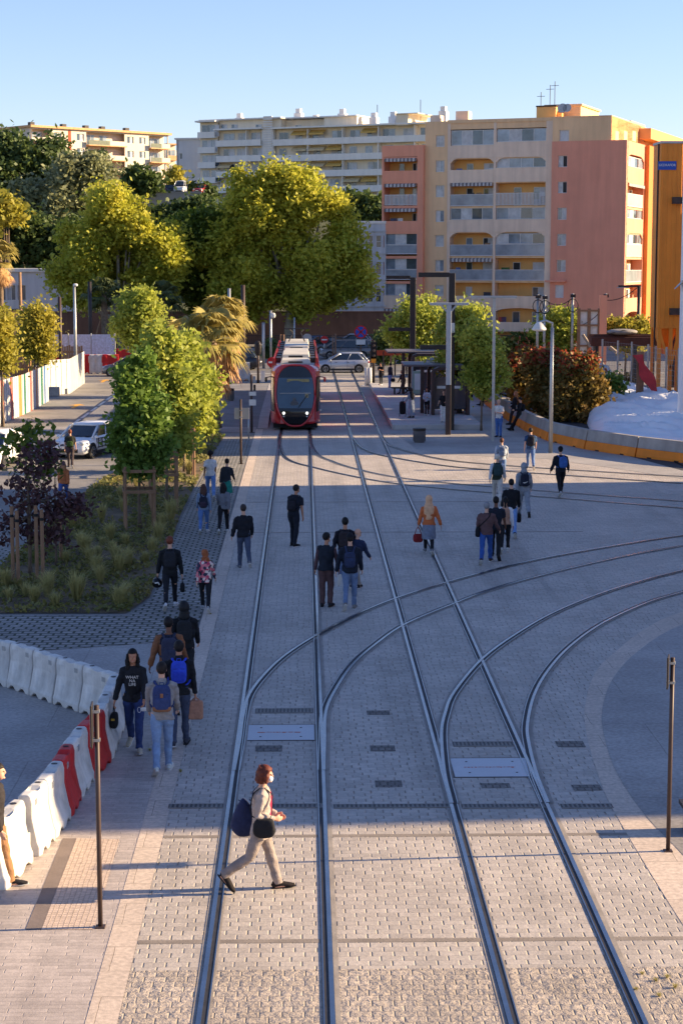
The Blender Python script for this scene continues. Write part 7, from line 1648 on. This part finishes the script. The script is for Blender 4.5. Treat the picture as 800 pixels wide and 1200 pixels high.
    def cap_shell(size, c, cut, name, m, e=1.0):
        q = MB(); sup(q, hp(c), size, e, 26, 20, hr); inv = hr.inverted(); keep = []
        for f, mi in zip(q.f, q.mi):
            ce = sum((q.v[i] for i in f), Vector()) / len(f); lv = inv @ ((ce / s - off) - HC)
            if cut(lv): keep.append(f)
        q.f = keep; q.mi = [0] * len(keep); me = q.mesh(name, [m], True); o = link(name, me, root); so_ = o.modifiers.new('thick', 'SOLIDIFY'); so_.thickness = .012; so_.offset = -1
        return o
    if kind in ('short', 'long', 'bob', 'tail', 'bun', 'curly', 'cap', 'fade'):
        side = -.02 if kind == 'fade' else -.055
        o = cap_shell((.172, .212, .212), (0, -.016, .032), lambda v: not (v.y > .028 and v.z < .062) and not (v.z < side and v.y > -.03) and v.z > -.095, 'hair', hc)
        if kind in ('short', 'cap', 'fade'): pass
        if kind in ('long', 'bob', 'tail', 'bun', 'curly'):
            q = MB()
            if kind == 'long':
                tube(q, [hp((0, -.04, .06)), hp((0, -.085, -.03)), hp((0, -.10, -.15)), hp((.01, -.115, -.27)), hp((.0, -.12, -.36))], [(.075, .06), (.088, .055), (.095, .05), (.085, .038), (.05, .02)], 14)
                for sx in (-1, 1): tube(q, [hp((sx * .07, -.01, .04)), hp((sx * .088, -.01, -.06)), hp((sx * .085, .0, -.20)), hp((sx * .075, .01, -.30))], [.03, .036, .034, .018], 10)
            if kind == 'bob':
                tube(q, [hp((0, -.02, .10)), hp((0, -.045, .02)), hp((0, -.06, -.07)), hp((0, -.055, -.125))], [(.07, .08), (.098, .085), (.105, .08), (.085, .06)], 16)
                for sx in (-1, 1): tube(q, [hp((sx * .06, .04, .08)), hp((sx * .09, .04, .0)), hp((sx * .092, .035, -.10))], [.03, .034, .022], 9)
            if kind == 'curly':
                g_ = random.Random(7)
                for _ in range(26): a = g_.uniform(0, 6.28); r_ = g_.uniform(.03, .10); z_ = g_.uniform(-.32, .11); sup(q, hp((math.cos(a) * r_ * 1.15, -.06 - abs(math.sin(a)) * r_ * .8 + .03, z_)), (.09, .09, .10), 1, 8, 7)
            if kind == 'tail': tube(q, [hp((0, -.10, .05)), hp((0, -.14, -.02)), hp((0, -.13, -.16)), hp((0, -.12, -.22))], [.03, .036, .03, .012], 10)
            if kind == 'bun': sup(q, hp((0, -.10, .09)), (.11, .11, .11), 1)
            remeshed(q, vx, 'long_hair' if kind != 'bob' else 'bob_hair', hc, root, 1, .012, seed, wscale=14)
        if kind == 'cap':
            cap_shell((.182, .222, .218), (0, -.012, .038), lambda v: v.z > .045, 'cap', cloth(*hair[2]))
            q = MB(); sup(q, hp((0, .12, .05)), (.13, .12, .02), .9, 14, 7, hr); q.build('cap_brim', cloth(*hair[2]), root, smooth=True)
    if kind == 'afro':
        q = MB(); g_ = random.Random(3)
        for _ in range(30): d = Vector((g_.gauss(0, 1), g_.gauss(0, 1) - .4, g_.gauss(0, 1) + .4)).normalized(); sup(q, hp((d.x * .075, -.035 + d.y * .075, .045 + d.z * .075)), (.10, .10, .10), 1, 8, 7)
        remeshed(q, vx, 'hair', hc, root, 1, .01, seed, wscale=16)
    if kind in ('hood', 'scarf'):
        cap_shell((.205, .245, .262), (0, -.018, .012), lambda v: not (v.y > .045 and -.105 < v.z < .085 and abs(v.x) < .085), 'hood' if kind == 'hood' else 'headscarf', hc)
        q = MB()
        if kind == 'hood': tube(q, [hp((0, -.03, -.05)), hp((0, -.04, -.12)), spine(.50)], [(.085, .095), (.10, .10), (.12, .10)], 14)
        else: tube(q, [hp((0, -.02, .02)), hp((0, -.035, -.10)), spine(.46) + Vector((0, -.02, 0)), spine(.32) + Vector((0, -.045, 0)), spine(.12) + Vector((0, -.06, 0))], [(.095, .11), (.105, .11), (.165, .14), (.15, .12), (.09, .08)], 16)
        remeshed(q, vx, 'hood_neck' if kind == 'hood' else 'scarf_drape', hc, root, 2, .010, seed)
    if mask:
        q = MB(); sup(q, hp((0, .068, -.050)), (.118, .085, .085), .9, 14, 10, hr); remeshed(q, vx * .8, 'face_mask', cloth(214, 222, 226), root, 2)
    PEOPLE[key or label] = dict(root=root, s=s, tr=tr, spine=spine, J=J, rz=R(rz), p=p, lean=l, hands={k: tr(J['a' + k][2] + J['a' + k][3] * .09) for k in 'LR'}, fit=pf)
    return PEOPLE[key or label]
def world_of(P, v): return P['p'] + Matrix.Rotation(P['rz'], 3, 'Z') @ Vector(v)
def backpack(P, label, c, size=(.30, .17, .44), pocket=None, side=0, strap=None, name='backpack', z=.30, oneside=False):
    s = P['s']; tr = P['tr']; sp = P['spine']; back = -.130 * P['fit'] - size[1] / 2 + .03
    o = tr(sp(z) + Vector((side, back, 0))); t = thing(name, label, 'backpack', world_of(P, o), P['rz'], None)
    m = cloth(*c); b = MB(); rot = RX(-P['lean']); b.sup((0, 0, 0), size, .5, 20, 12, rot=rot); b.build('bag_body', m, t, smooth=True)
    b = MB(); b.sup(rot @ Vector((0, -size[1] * .42, -size[2] * .18)), (size[0] * .78, size[1] * .42, size[2] * .46), .5, 16, 10, rot=rot); b.build('front_pocket', cloth(*pocket) if pocket else m, t, smooth=True)
    b = MB(); b.tube([rot @ Vector((x, size[1] * .25, size[2] * .5 + zz_)) for x, zz_ in ((-.04, -.01), (-.03, .035), (.03, .035), (.04, -.01))], .008, 6); b.build('top_handle', m, t)
    st = cloth(*(strap or c))
    for sx in ((-1, 1) if not oneside else (1,)):
        sh = lambda v: tr(v) - o
        pts = [sh(sp(z + size[2] / 2 / s * .9) + Vector((sx * .07, -.15, 0))), sh(sp(.50) + Vector((sx * .105, -.06, .025))), sh(sp(.515) + Vector((sx * .11, .0, .02))), sh(sp(.47) + Vector((sx * .115, .11, 0))), sh(sp(.36) + Vector((sx * .125, .145, 0))), sh(sp(.24) + Vector((sx * .165, .10, 0))), sh(sp(.16) + Vector((sx * .175, -.02, 0))), sh(sp(.12) + Vector((sx * .12, -.15, 0)))]
        b = MB(); b.tube(smooth_path(pts, 4), [(.024, .010)] * (4 * 7 + 1), 8, ref=(1, 0, 0)); b.build('strap', st, t, smooth=True)
    b = MB(); b.tube([rot @ Vector((x, -size[1] * .46, size[2] * .16)) for x in (-size[0] * .36, 0, size[0] * .36)], .006, 5); b.build('zip', BLACK, t)
    return t
def hand_bag(P, hand, label, c, size, drop=.16, name='handbag', cat='bag', shape=.55, handle=True, clasp=None, rot=0):
    hpos = P['hands'][hand]; t = thing(name, label, cat, world_of(P, hpos), P['rz'] + R(rot)); m = cloth(*c)
    b = MB(); b.sup((0, 0, -drop - size[2] / 2), size, shape, 18, 11); b.build('bag_body', m, t, smooth=True)
    if handle:
        for y in (-size[1] * .25, size[1] * .25):
            b = MB(); n = 9; b.tube([(0, y * (k != 4), 0) if False else (y * .2 * 0 + size[0] * .0, size[1] * 0 + (k - 4) / 4 * size[1] * .36 if size[1] > size[0] else y, -.0 - (drop + .03) * abs((k - 4) / 4) ** 1.6) if size[1] > size[0] else ((k - 4) / 4 * size[0] * .34, y, -(drop + .03) * abs((k - 4) / 4) ** 1.6) for k in range(n)], .009, 6); b.build('handle', m, t)
    if clasp: b = MB(); b.box(-.03, .03, size[1] / 2 - .01, size[1] / 2 + .012, -drop - size[2] * .4, -drop - size[2] * .28); b.build('clasp', cloth(*clasp), t)
    return t
def shoulder_bag(P, label, c, size, sx, z=-.02, fwd=.0, strap_from=None, sack=.35):
    tr, sp = P['tr'], P['spine']; o = tr(sp(z) + Vector((sx * .235, fwd, 0))); t = thing('shoulder_bag', label, 'bag', world_of(P, o), P['rz']); m = cloth(*c)
    b = MB(); b.sup((0, 0, 0), size, .7 if sack > .5 else .42, 22, 14)
    for v in b.v:                               # sagging cloth: narrow at the mouth, heavy at the bottom
        f = v.z / size[2] + .5; k = 1 - sack * f ** 1.5; v.y *= k; v.x *= .75 + .25 * k; v.z -= .05 * math.cos(v.y / size[1] * 3) * (1 - f); v += Vector((mnoise.noise(v * 9) * .02, mnoise.noise(v * 9 + Vector((7, 0, 0))) * .02, 0))
    b.build('bag_body', m, t, smooth=True)
    b = MB(); b.sup((sx * size[0] * .40, 0, -size[2] * .12), (size[0] * .25, size[1] * .6, size[2] * .5), .7, 14, 9); b.build('outer_pocket', m, t, smooth=True)
    ss = strap_from if strap_from is not None else -sx
    for yy in (-.125, .125):
        pts = [Vector((0, yy * .6, size[2] * .45)), tr(sp(.22) + Vector((sx * .13 if ss != sx else sx * .2, yy * 1.12, 0))) - o, tr(sp(.44) + Vector((ss * .085, yy * 1.0, 0))) - o, tr(sp(.515) + Vector((ss * .10, yy * .2, .03))) - o]
        b = MB(); b.tube(smooth_path(pts, 4), [(.016, .006)] * 13, 7); b.build('strap', m, t, smooth=True)
    return t

# ---- foreground
P = person('woman with brown bob and face mask striding across the tracks in a pale cardigan', 306, 1044, 899, -90, 'walkL', dict(c=(168, 154, 146), front=(206, 52, 88), drop=.16, puff=1.0, name='cardigan'), dict(c=(142, 130, 124), w=1.1), (34, 28, 28), ('bob', (96, 48, 36)), female=True, mask=True,
           L=(17, 3, 3), R=(-21, 34, -48), aL=(-6, 10, 78, 30), aR=(-14, 12, 88, 34), lean=4, turn=-4, tilt=4)
t = shoulder_bag(P, 'big navy cloth bag hanging behind the striding woman in the pale cardigan', (38, 48, 82), (.20, .42, .50), -1, z=.06, fwd=-.24, strap_from=-1, sack=.75)
t2 = shoulder_bag(P, 'black handbag held at the front hip of the striding woman', (30, 30, 34), (.12, .32, .22), 1, z=.05, fwd=.05, strap_from=1, sack=.2)
person('man in beige trousers cut by the left edge, dark top', -4, 1041, 897, -95, 'passL', dict(c=(44, 40, 42)), dict(c=(146, 108, 76), w=1.15), (36, 34, 36), L=(14, 4, 4), R=(-20, 26, -30))
P = person('woman with long black hair walking towards the camera in a black jacket and jeans', 158, 879, 762, 178, 'walkL', dict(c=(30, 32, 38), front=(20, 20, 24), drop=.08), dict(c=(46, 62, 104), w=1.05), (178, 166, 146), ('long', (18, 16, 18)), 'mid', female=True, L=(14, 5, 6), R=(-14, 22, -22), aR=(4, 14, 8), aL=(10, 12, 26))
o = P['tr'](P['spine'](.30) + Vector((0, .142, 0)))
for k, (tx, dz) in enumerate((('WHAT', .065), ('NA', 0), ('LIFE', -.065))):
    und = [c for c in P['root'].children if c.name.startswith('undershirt')][0]
    text_mesh(tx, .075, 'shirt_print', WHITE, und, Matrix.Translation(o + Vector((0, .012, dz))) @ Matrix.Rotation(R(180), 4, 'Z') @ Matrix.Rotation(R(90 + 3), 4, 'X'), .003)
hand_bag(P, 'R', 'black leather handbag with gold clasp carried by the woman facing the camera', (26, 26, 28), (.14, .30, .28), .14, clasp=(190, 150, 60))
t = thing('face_mask', 'white face mask dangling from the hand of the woman facing the camera', 'face mask', world_of(P, P['hands']['L'] + Vector((0, .03, -.03)))); b = MB(); b.sup((0, 0, -.05), (.12, .03, .075), .8, 14, 8); b.build('mask', WHITE, t, smooth=True); b = MB(); b.tube([(-.06 + .03 * math.cos(a / 10 * 6.283) - .02, 0, -.06 + .05 * math.sin(a / 10 * 6.283)) for a in range(11)], .004, 5); b.build('ear_loop', WHITE, t)
P = person('man in a light grey sweatshirt and pale jeans, nearest of the walkers on the left', 191, 905, 772, 4, 'walkR', dict(c=(146, 142, 140), puff=1.05, drop=.08, collar=1), dict(c=(128, 152, 184), w=.95), (196, 200, 196), ('fade', (34, 28, 26)), aR=(12, 12, 34), R=(12, 4, 4), L=(-12, 26, -30))
backpack(P, 'blue backpack with tan base on the man in the grey sweatshirt', (52, 66, 108), (.31, .18, .45), (60, 72, 112))
PK = P; t = [o for o in col.objects if o.get('label', '').startswith('blue backpack with tan base')][0]
b = MB(); b.sup((0, -.005, -.17), (.318, .188, .11), .5, 20, 10); b.build('leather_base', cloth(142, 100, 74), t, smooth=True); b = MB(); b.beam((-.0, -.098, .03), (0, -.092, .10), .05, .012); b.build('patch', cloth(150, 104, 76), t)
P = person('man in a black jacket with a bright blue backpack carrying a paper bag', 211, 874, 748, 2, 'walkR', dict(c=(26, 28, 32), drop=.08, collar=1), dict(c=(66, 74, 94), w=.95), (60, 62, 72), ('fade', (26, 22, 22)), 'mid', aR=(2, 10, 10), R=(10, 4, 4), L=(-8, 18, -16))
backpack(P, 'bright cobalt blue backpack on the man in the black jacket', (52, 78, 196), (.28, .15, .40), (44, 66, 176), z=.34)
t = hand_bag(P, 'R', 'brown paper carrier bag in the hand of the man with the cobalt backpack', (176, 128, 104), (.27, .13, .34), .05, 'paper_bag', 'bag', .25)
P = person('man in a brown jacket with navy shoulders and a navy backpack on the left path', 199, 833, 712, 6, 'walkL', dict(c=(132, 88, 62), yoke=(30, 34, 52), puff=1.08, drop=.10), dict(c=(40, 44, 58)), (40, 40, 44), ('fade', (26, 22, 22)), 'dark', aL=(-10, 14, 16), aR=(12, 14, 18))
backpack(P, 'dark slate backpack on the man in the brown and navy jacket', (52, 56, 76), (.31, .19, .50), z=.26)
P = person('hooded person all in black on the left path behind the brown jacket', 217, 810, 697, 3, 'walkL', dict(c=(26, 28, 32), puff=1.08), dict(c=(28, 30, 34)), (30, 30, 32), ('hood', (24, 26, 30)))
backpack(P, 'plain black backpack on the hooded person in black', (34, 36, 40), (.30, .17, .44))
P = person('red-haired man in black clothes holding a helmet on the left path', 200, 713, 628, 2, 'walkR', dict(c=(28, 30, 34), puff=1.02), dict(c=(30, 32, 40), w=.92), (200, 200, 204), ('short', (110, 58, 40)), aL=(6, 16, 6), aR=(-4, 12, 10))
backpack(P, 'black backpack on the red-haired man with the helmet', (36, 38, 44), (.29, .17, .42))
t = thing('helmet', 'black crash helmet with white mark hanging from the red-haired man\'s hand', 'helmet', world_of(P, P['hands']['L'])); b = MB(); b.sup((0, -.02, -.15), (.27, .31, .27), .9, 18, 12); b.build('shell', mat('helmet_black', S(22, 22, 25), .25, .1, 2), t, smooth=True)
b = MB(); b.beam((-.05, -.165, -.14), (.03, -.172, -.12), .03, .03); b.beam((.03, -.172, -.12), (.06, -.16, -.18), .03, .03); b.build('mark', WHITE, t); b = MB(); b.tube([(-.05, 0, -.04), (0, 0, .01), (.05, 0, -.04)], .01, 6); b.build('chin_strap', BLACK, t)
hand_bag(P, 'R', 'slim black bag hanging from the right hand of the red-haired man', (30, 32, 36), (.12, .16, .24), .14)
person('woman with long curly red hair in a floral top and black trousers', 241, 716, 644, 0, 'walkL', dict(c=(196, 100, 112), drop=.08), dict(c=(26, 28, 34), w=.9), (150, 152, 156), ('curly', (158, 92, 58)), female=True, key='floral')
fl = PEOPLE['floral']; m = MC['cloth_196_100_112']; n_, l_, b_ = nodes_of(m)
vo = n_.new('ShaderNodeTexVoronoi'); vo.inputs['Scale'].default_value = 16; tc = n_.new('ShaderNodeTexCoord'); l_.new(tc.outputs['Object'], vo.inputs['Vector']); cr = n_.new('ShaderNodeValToRGB'); cr.color_ramp.interpolation = 'CONSTANT'; l_.new(vo.outputs['Color'], cr.inputs[0])
for k, (ps_, c) in enumerate(((0, S(196, 70, 96)), (.3, S(226, 206, 196)), (.5, S(60, 60, 78)), (.7, S(214, 120, 130)))):
    e = cr.color_ramp.elements[k] if k < 2 else cr.color_ramp.elements.new(ps_); e.position = ps_; e.color = c
l_.new(cr.outputs[0], b_.inputs['Base Color'])
person('man in a black jacket and grey jeans walking beside the left rail', 286, 667, 593, 8, 'walkL', dict(c=(28, 30, 38), puff=1.08), dict(c=(72, 80, 100), w=1.0), (110, 112, 118), ('short', (58, 48, 44)), R=(-24, 30, -34), L=(14, 6, 4), aL=(0, 14, 24), aR=(4, 14, 24))
P = person('woman in a pale denim jacket and blue jeans on the left path', 239, 625, 567, 0, 'walkR', dict(c=(128, 146, 172), puff=1.05), dict(c=(92, 124, 176), w=.95), (190, 190, 190), ('long', (84, 58, 48)), female=True)
backpack(P, 'dark navy and red backpack slung low on the woman in the denim jacket', (36, 40, 56), (.27, .15, .36), (60, 50, 66), z=.22)
person('woman with long black hair in a grey top and black trousers on the left path', 262, 625, 565, -4, 'walkR', dict(c=(112, 114, 122)), dict(c=(26, 28, 34), w=.95), (196, 194, 192), ('long', (20, 18, 22)), 'mid', female=True)
person('woman with afro hair in a white t-shirt and blue jeans on the left path', 247, 585, 528, 5, 'walkL', dict(c=(214, 212, 212), sleeve='short'), dict(c=(104, 136, 190), w=1.0), (180, 180, 180), ('afro', (28, 22, 20)), 'dark', female=True)
person('woman in a black jacket and green skirt on the left path', 266, 592, 537, -6, 'walkL', dict(c=(40, 44, 52)), dict(c=(30, 120, 104), kind='skirt', under=(30, 30, 34)), (30, 30, 34), ('bun', (32, 26, 26)), female=True)
P = person('man in black leaning forward between the rails of the left track', 344, 640, 567, -30, 'stand', dict(c=(26, 30, 42), sleeve='short'), dict(c=(28, 32, 44), w=1.05), (34, 32, 32), ('short', (40, 34, 32)), 'mid', lean=14, turn=-20, L=(16, 20, 0), R=(0, 14, 0), aR=(-4, 8, 10), aL=(0, 8, 10))
backpack(P, 'small dark backpack on the leaning man between the left rails', (34, 32, 40), (.28, .14, .30), z=.24)
P = person('man in a black quilted vest and brown trousers walking beside the rail', 382, 711, 627, -14, 'passL', dict(c=(30, 36, 48), sleeve='cap', puff=1.10, drop=.08, name='vest'), dict(c=(88, 66, 66), w=1.15), (40, 38, 44), ('short', (24, 22, 22)), 'mid', turn=-42, mask=True, L=(2, 4, 0), R=(10, 22, 0))
b = MB()
for k in (0, 1):
    sx = -1 if k == 0 else 1; q = PEOPLE[list(PEOPLE)[-1]]; S0, E_, Wr, d2 = q['J']['aL' if k == 0 else 'aR']; b.tube([q['tr'](v) for v in (S0, S0.lerp(E_, .5), E_, E_.lerp(Wr, .5), Wr)], [.06, .058, .05, .048, .04], 10)
b.build('sleeves', cloth(88, 66, 70), q['root'], smooth=True)
P = person('dark-haired man in black ahead of the vest man on the tracks', 404, 690, 600, -4, 'passR', dict(c=(28, 28, 38), drop=.06), dict(c=(96, 110, 136), w=.95), (168, 172, 180), ('short', (22, 20, 20)), 'mid', L=(-16, 62, -70), R=(4, 3, 0), aL=(-6, 12, 6))
backpack(P, 'dark brown backpack on the man in black ahead of the vest man', (48, 40, 44), (.30, .18, .44))
person('bald man in a navy jacket half hidden behind the capped man', 417.5, 691, 619, -30, 'walkL', dict(c=(36, 46, 74), puff=1.05), dict(c=(150, 140, 132)), (40, 40, 44), ('none', None), turn=-30)
P = person('man in a black cap, navy jacket and pale jeans walking on the tracks', 410, 714, 624, -3, 'walkR', dict(c=(28, 34, 48), puff=1.08, drop=.08), dict(c=(104, 122, 152), w=1.0), (120, 116, 116), ('cap', (30, 26, 26), (24, 26, 34)), R=(6, 3, 2), L=(-14, 30, -40), aL=(0, 16, 16), aR=(4, 16, 24))
backpack(P, 'flat slate blue backpack on the capped man', (48, 58, 86), (.28, .12, .40), z=.24)
P = person('woman in a peach headscarf and orange jacket crossing the right track', 502, 649, 580, -4, 'walkL', dict(c=(196, 106, 62), puff=1.06, drop=.04), dict(c=(116, 122, 136), kind='skirt', under=(26, 28, 34)), (110, 110, 116), ('scarf', (222, 172, 132)), female=True, aL=(6, 20, 8), aR=(-6, 20, 10))
hand_bag(P, 'L', 'dark red handbag carried by the woman in the peach headscarf', (132, 40, 44), (.30, .14, .26), .20)
GR = None
P = person('grey-haired man in a brown leather jacket and blue jeans', 569, 660, 588, -10, 'walkR', dict(c=(96, 72, 72), puff=1.06, drop=.08), dict(c=(48, 84, 150), w=1.0), (58, 46, 42), ('short', (136, 136, 140)), aL=(0, 16, 20), aR=(14, 18, 40))
shoulder_bag(P, 'black shoulder bag on the hip of the man in the brown leather jacket', (26, 26, 30), (.13, .32, .26), -1, z=.02)
person('man in a navy t-shirt and black trousers beside the leather jacket man', 580, 655, 577, -8, 'walkL', dict(c=(30, 36, 50), sleeve='short'), dict(c=(26, 28, 34)), (40, 40, 42), ('short', (26, 22, 22)), 'dark')
person('woman in a beige vest with white sleeves and black trousers', 591, 647, 582, -6, 'walkR', dict(c=(176, 136, 114), sc=(206, 204, 206), drop=.02, name='vest'), dict(c=(28, 30, 36), w=.95), (190, 188, 184), ('tail', (20, 18, 20)), 'mid', female=True)
P = person('dark-haired man in a black jacket with a white hem and pale jeans', 598, 629, 555, -4, 'walkL', dict(c=(24, 26, 32), puff=1.06, hem=(206, 206, 208), drop=.05), dict(c=(112, 146, 196), w=1.0), (50, 50, 54), ('short', (20, 18, 20)))
hand_bag(P, 'R', 'black sports bag in the hand of the man with the white hem', (26, 26, 30), (.16, .34, .30), .14, 'sports_bag')
P = person('person in a grey hooded tracksuit with the hood up', 613, 605, 538, 2, 'walkL', dict(c=(140, 144, 152), puff=1.08, drop=.08), dict(c=(136, 142, 152), w=1.2), (60, 62, 66), ('hood', (140, 144, 152)))
t = backpack(P, 'navy backpack with a white curved tick mark on the grey hooded person', (30, 36, 54), (.29, .17, .44))
b = MB(); b.tube([(-.08, -.125, -.06), (-.05, -.13, -.085), (.0, -.13, -.075), (.09, -.125, -.03)], [.006, .018, .014, .004], 6); b.build('tick_mark', WHITE, t)
P = person('person with white hair in a green top with white sleeves and cream trousers', 582, 590, 532, -4, 'walkL', dict(c=(50, 62, 50), sc=(206, 206, 208), sleeve='long', puff=1.08), dict(c=(196, 190, 180), w=1.1), (196, 192, 188), ('short', (206, 196, 180)))
backpack(P, 'dark green backpack on the white-haired person', (48, 70, 72), (.29, .17, .42))
P = person('brown-haired man in a pale grey sweatshirt walking away by the bin', 587, 563, 513, -4, 'walkL', dict(c=(170, 176, 186), puff=1.06), dict(c=(100, 124, 160)), (80, 80, 84), ('short', (92, 56, 42)))
backpack(P, 'grey blue backpack on the man in the pale grey sweatshirt', (122, 132, 150), (.28, .15, .40))
P = person('man in a blue t-shirt and jeans walking away near the orange barriers', 621, 550, 501, -3, 'walkL', dict(c=(52, 78, 112), sleeve='short'), dict(c=(86, 112, 158)), (60, 62, 70), ('short', (30, 26, 26)))
backpack(P, 'black backpack on the man in the blue t-shirt', (32, 32, 42), (.29, .16, .42))
P = person('man all in black with a blue backpack near the lantern lamp', 656, 581, 519, 4, 'walkR', dict(c=(24, 26, 36), puff=1.08), dict(c=(20, 22, 28), w=.95), (176, 178, 182), ('cap', (20, 20, 22), (22, 24, 30)), aL=(-4, 20, 40), aR=(4, 20, 40))
backpack(P, 'steel blue backpack on the man in black near the lantern lamp', (62, 100, 164), (.30, .17, .42), side=.05)
person('bald man in a white t-shirt and jeans standing by the tall thin lamp', 584, 512.5, 468, 150, 'stand', dict(c=(210, 206, 202), sleeve='short'), dict(c=(72, 108, 168), w=1.05), (40, 42, 50), ('none', None), aL=(10, 10, 90, 40), aR=(10, 10, 85, 40), turn=20)
person('woman in black with fair hair leaning on the orange-footed barrier', 601.5, 498, 459, 75, 'stand', dict(c=(30, 30, 36)), dict(c=(52, 46, 50)), (60, 50, 48), ('long', (168, 112, 76)), female=True, lean=-10, L=(14, 4, 0), R=(22, 14, 0), aL=(8, 10, 40, 20), aR=(14, 10, 80, 30))
P = person('man all in black leaning back on the orange-footed barrier looking down', 607.5, 505, 468, 88, 'stand', dict(c=(28, 30, 36)), dict(c=(26, 26, 32)), (28, 28, 30), ('short', (24, 22, 22)), lean=-8, tilt=24, L=(32, 2, 10), R=(24, 4, 6), aL=(16, 8, 70, 30), aR=(16, 8, 70, 30), h=1.78)
backpack(P, 'black backpack on the man leaning back on the barrier', (28, 30, 34), (.27, .14, .36))
# people at the stop
PZ_ = .27
P = person('woman in a long grey coat and dark headscarf with a shopping trolley at the stop', 482, 489.5, 456, 30, 'stand', dict(c=(132, 142, 158), drop=.12, name='coat'), dict(c=(132, 142, 158), kind='robe'), (30, 30, 34), ('scarf', (30, 30, 36)), female=True, z=PZ_, aL=(18, 14, 30))
p = G(471.5, 488, PZ_); t = thing('shopping_trolley', 'black two-wheeled shopping trolley beside the woman in the long grey coat', 'shopping trolley', p); b = MB(); b.sup((0, 0, .48), (.36, .28, .72), .45, 16, 10); b.build('bag_body', cloth(26, 27, 30), t, smooth=True); b = MB(); b.tube([(.0, .1, .1), (.02, .12, .95), (.12, .12, 1.05)], .014, 6); b.build('handle', DKMET, t)
for sx in (-.17, .17): b = MB(); b.tube([(sx - .015, 0, .09), (sx + .015, 0, .09)], .09, 14); b.build('wheel', BLACK, t)
person('woman in a pale shirt and black leggings waiting in front of the nearer shelter', 500, 487, 455, 160, 'stand', dict(c=(176, 180, 190)), dict(c=(28, 28, 34), w=.9), (206, 204, 204), ('long', (30, 26, 26)), 'mid', female=True, z=PZ_, aL=(10, 12, 90, 30), aR=(10, 12, 60, 30))
person('woman in a black top and wide white trousers at the corner of the stop', 519.5, 495, 458, 170, 'stand', dict(c=(30, 30, 34), sleeve='short'), dict(c=(214, 212, 210), w=1.55), (190, 186, 180), ('bun', (90, 60, 50)), female=True, z=PZ_, aL=(10, 12, 80, 30), aR=(8, 18, 50, 10))
person('person in dark clothes at the front post of the far shelter', 471.5, 461, 437, 120, 'walkL', dict(c=(30, 32, 38)), dict(c=(44, 52, 72)), (30, 30, 34), ('short', (30, 26, 26)), z=PZ_)
person('man in a black t-shirt with crossed arms at the head of the platform', 446, 451, 427, 150, 'stand', dict(c=(26, 26, 32), sleeve='short'), dict(c=(28, 30, 36)), (190, 186, 184), ('short', (26, 24, 24)), 'mid', z=PZ_, aL=(12, 12, 100, 60), aR=(12, 12, 100, 60))
P = person('man in a dark jacket and blue jeans at the head of the platform', 456.5, 454.5, 426, -60, 'stand', dict(c=(40, 42, 54)), dict(c=(112, 140, 186)), (150, 150, 156), ('short', (26, 24, 24)), z=PZ_)
hand_bag(P, 'R', 'small black bag in the hand of the man with blue jeans at the platform head', (28, 28, 32), (.14, .3, .26), .10)
# around the hatchback and along the barriers
P = person('walker in black with a dark green backpack in front of the white hatchback', 83, 548, 503, 4, 'walkL', dict(c=(36, 36, 40), sleeve='short'), dict(c=(62, 52, 54)), (60, 48, 46), ('short', (120, 66, 44)))
backpack(P, 'large dark green backpack on the walker in front of the hatchback', (38, 44, 34), (.33, .20, .48), (62, 84, 40))
person('fair person in an orange jacket behind the purple tree', 75, 592, 540, -4, 'walkR', dict(c=(178, 106, 66), puff=1.08), dict(c=(70, 92, 150)), (150, 150, 154), ('long', (170, 120, 84)), female=True)
for k, (x, y, yh, c, l2, lab) in enumerate(((550.5, 462.5, 440, (34, 34, 42), (60, 64, 82), 'person in dark clothes leaning on the far end of the orange-footed barriers, leftmost'), (556, 468, 444, (28, 28, 34), (36, 38, 44), 'person in black leaning on the orange-footed barriers, between the two leaning others'), (569, 476, 449, (28, 30, 34), (30, 32, 36), 'person in black leaning on the orange-footed barriers behind the slim tree'))):
    person(lab, x, y, yh, 80, 'stand', dict(c=c), dict(c=l2), (30, 30, 32), ('short', (28, 24, 24)), lean=-8, L=(26, 2, 8), R=(18, 4, 4), aL=(14, 8, 70, 30), aR=(14, 8, 60, 30), h=1.72)
person('tiny far pedestrian in pale clothes by the red-tipped shrubs', 593, 437, 418, 10, 'walkL', dict(c=(190, 190, 196)), dict(c=(150, 160, 180)), (90, 90, 94), ('short', (40, 34, 34)))
person('tiny far pedestrian in dark clothes by the red-tipped shrubs', 598, 433, 414, 170, 'walkR', dict(c=(60, 50, 66)), dict(c=(40, 44, 60)), (60, 60, 64), ('short', (40, 34, 34)))
# ================================================================== SHADE CASTERS OUTSIDE THE FRAME
side_block('tan block beyond the right edge beside the crossing', 34, 44, 30.4, 61, 19, TAN, 6)
side_block('lower tan block beyond the right edge beyond the crossing', 34, 44, 61.2, 73.6, 16.5, BEIGE, 5)
side_block('narrow tan block beyond the right edge that shades the foot of the stop', 36, 44, 85.6, 92.8, 17, BEIGE, 7)
for k, (y0, y1, h) in enumerate(((95.6, 101.0, 18.2), (102.6, 106.0, 17.4), (109.0, 113.5, 18), (115.5, 118, 17), (121, 127, 15))):
    side_block(['first', 'second', 'third', 'fourth', 'fifth'][k] + ' unseen shade block from the crossing in the row beyond the right edge', 42, 47, y0, y1, h, [TAN, BEIGE, OCH][k % 3], 5)  # added unseen blocks, gaps let stripes of sun through to the stop
side_block('tall unseen shade block added beyond the right edge beside the far street', 52, 72, 166, 196, 31, TAN, 10)  # added out of view to shade the biggest plane tree's lower crown
bpy.data.scenes.remove(SCR)
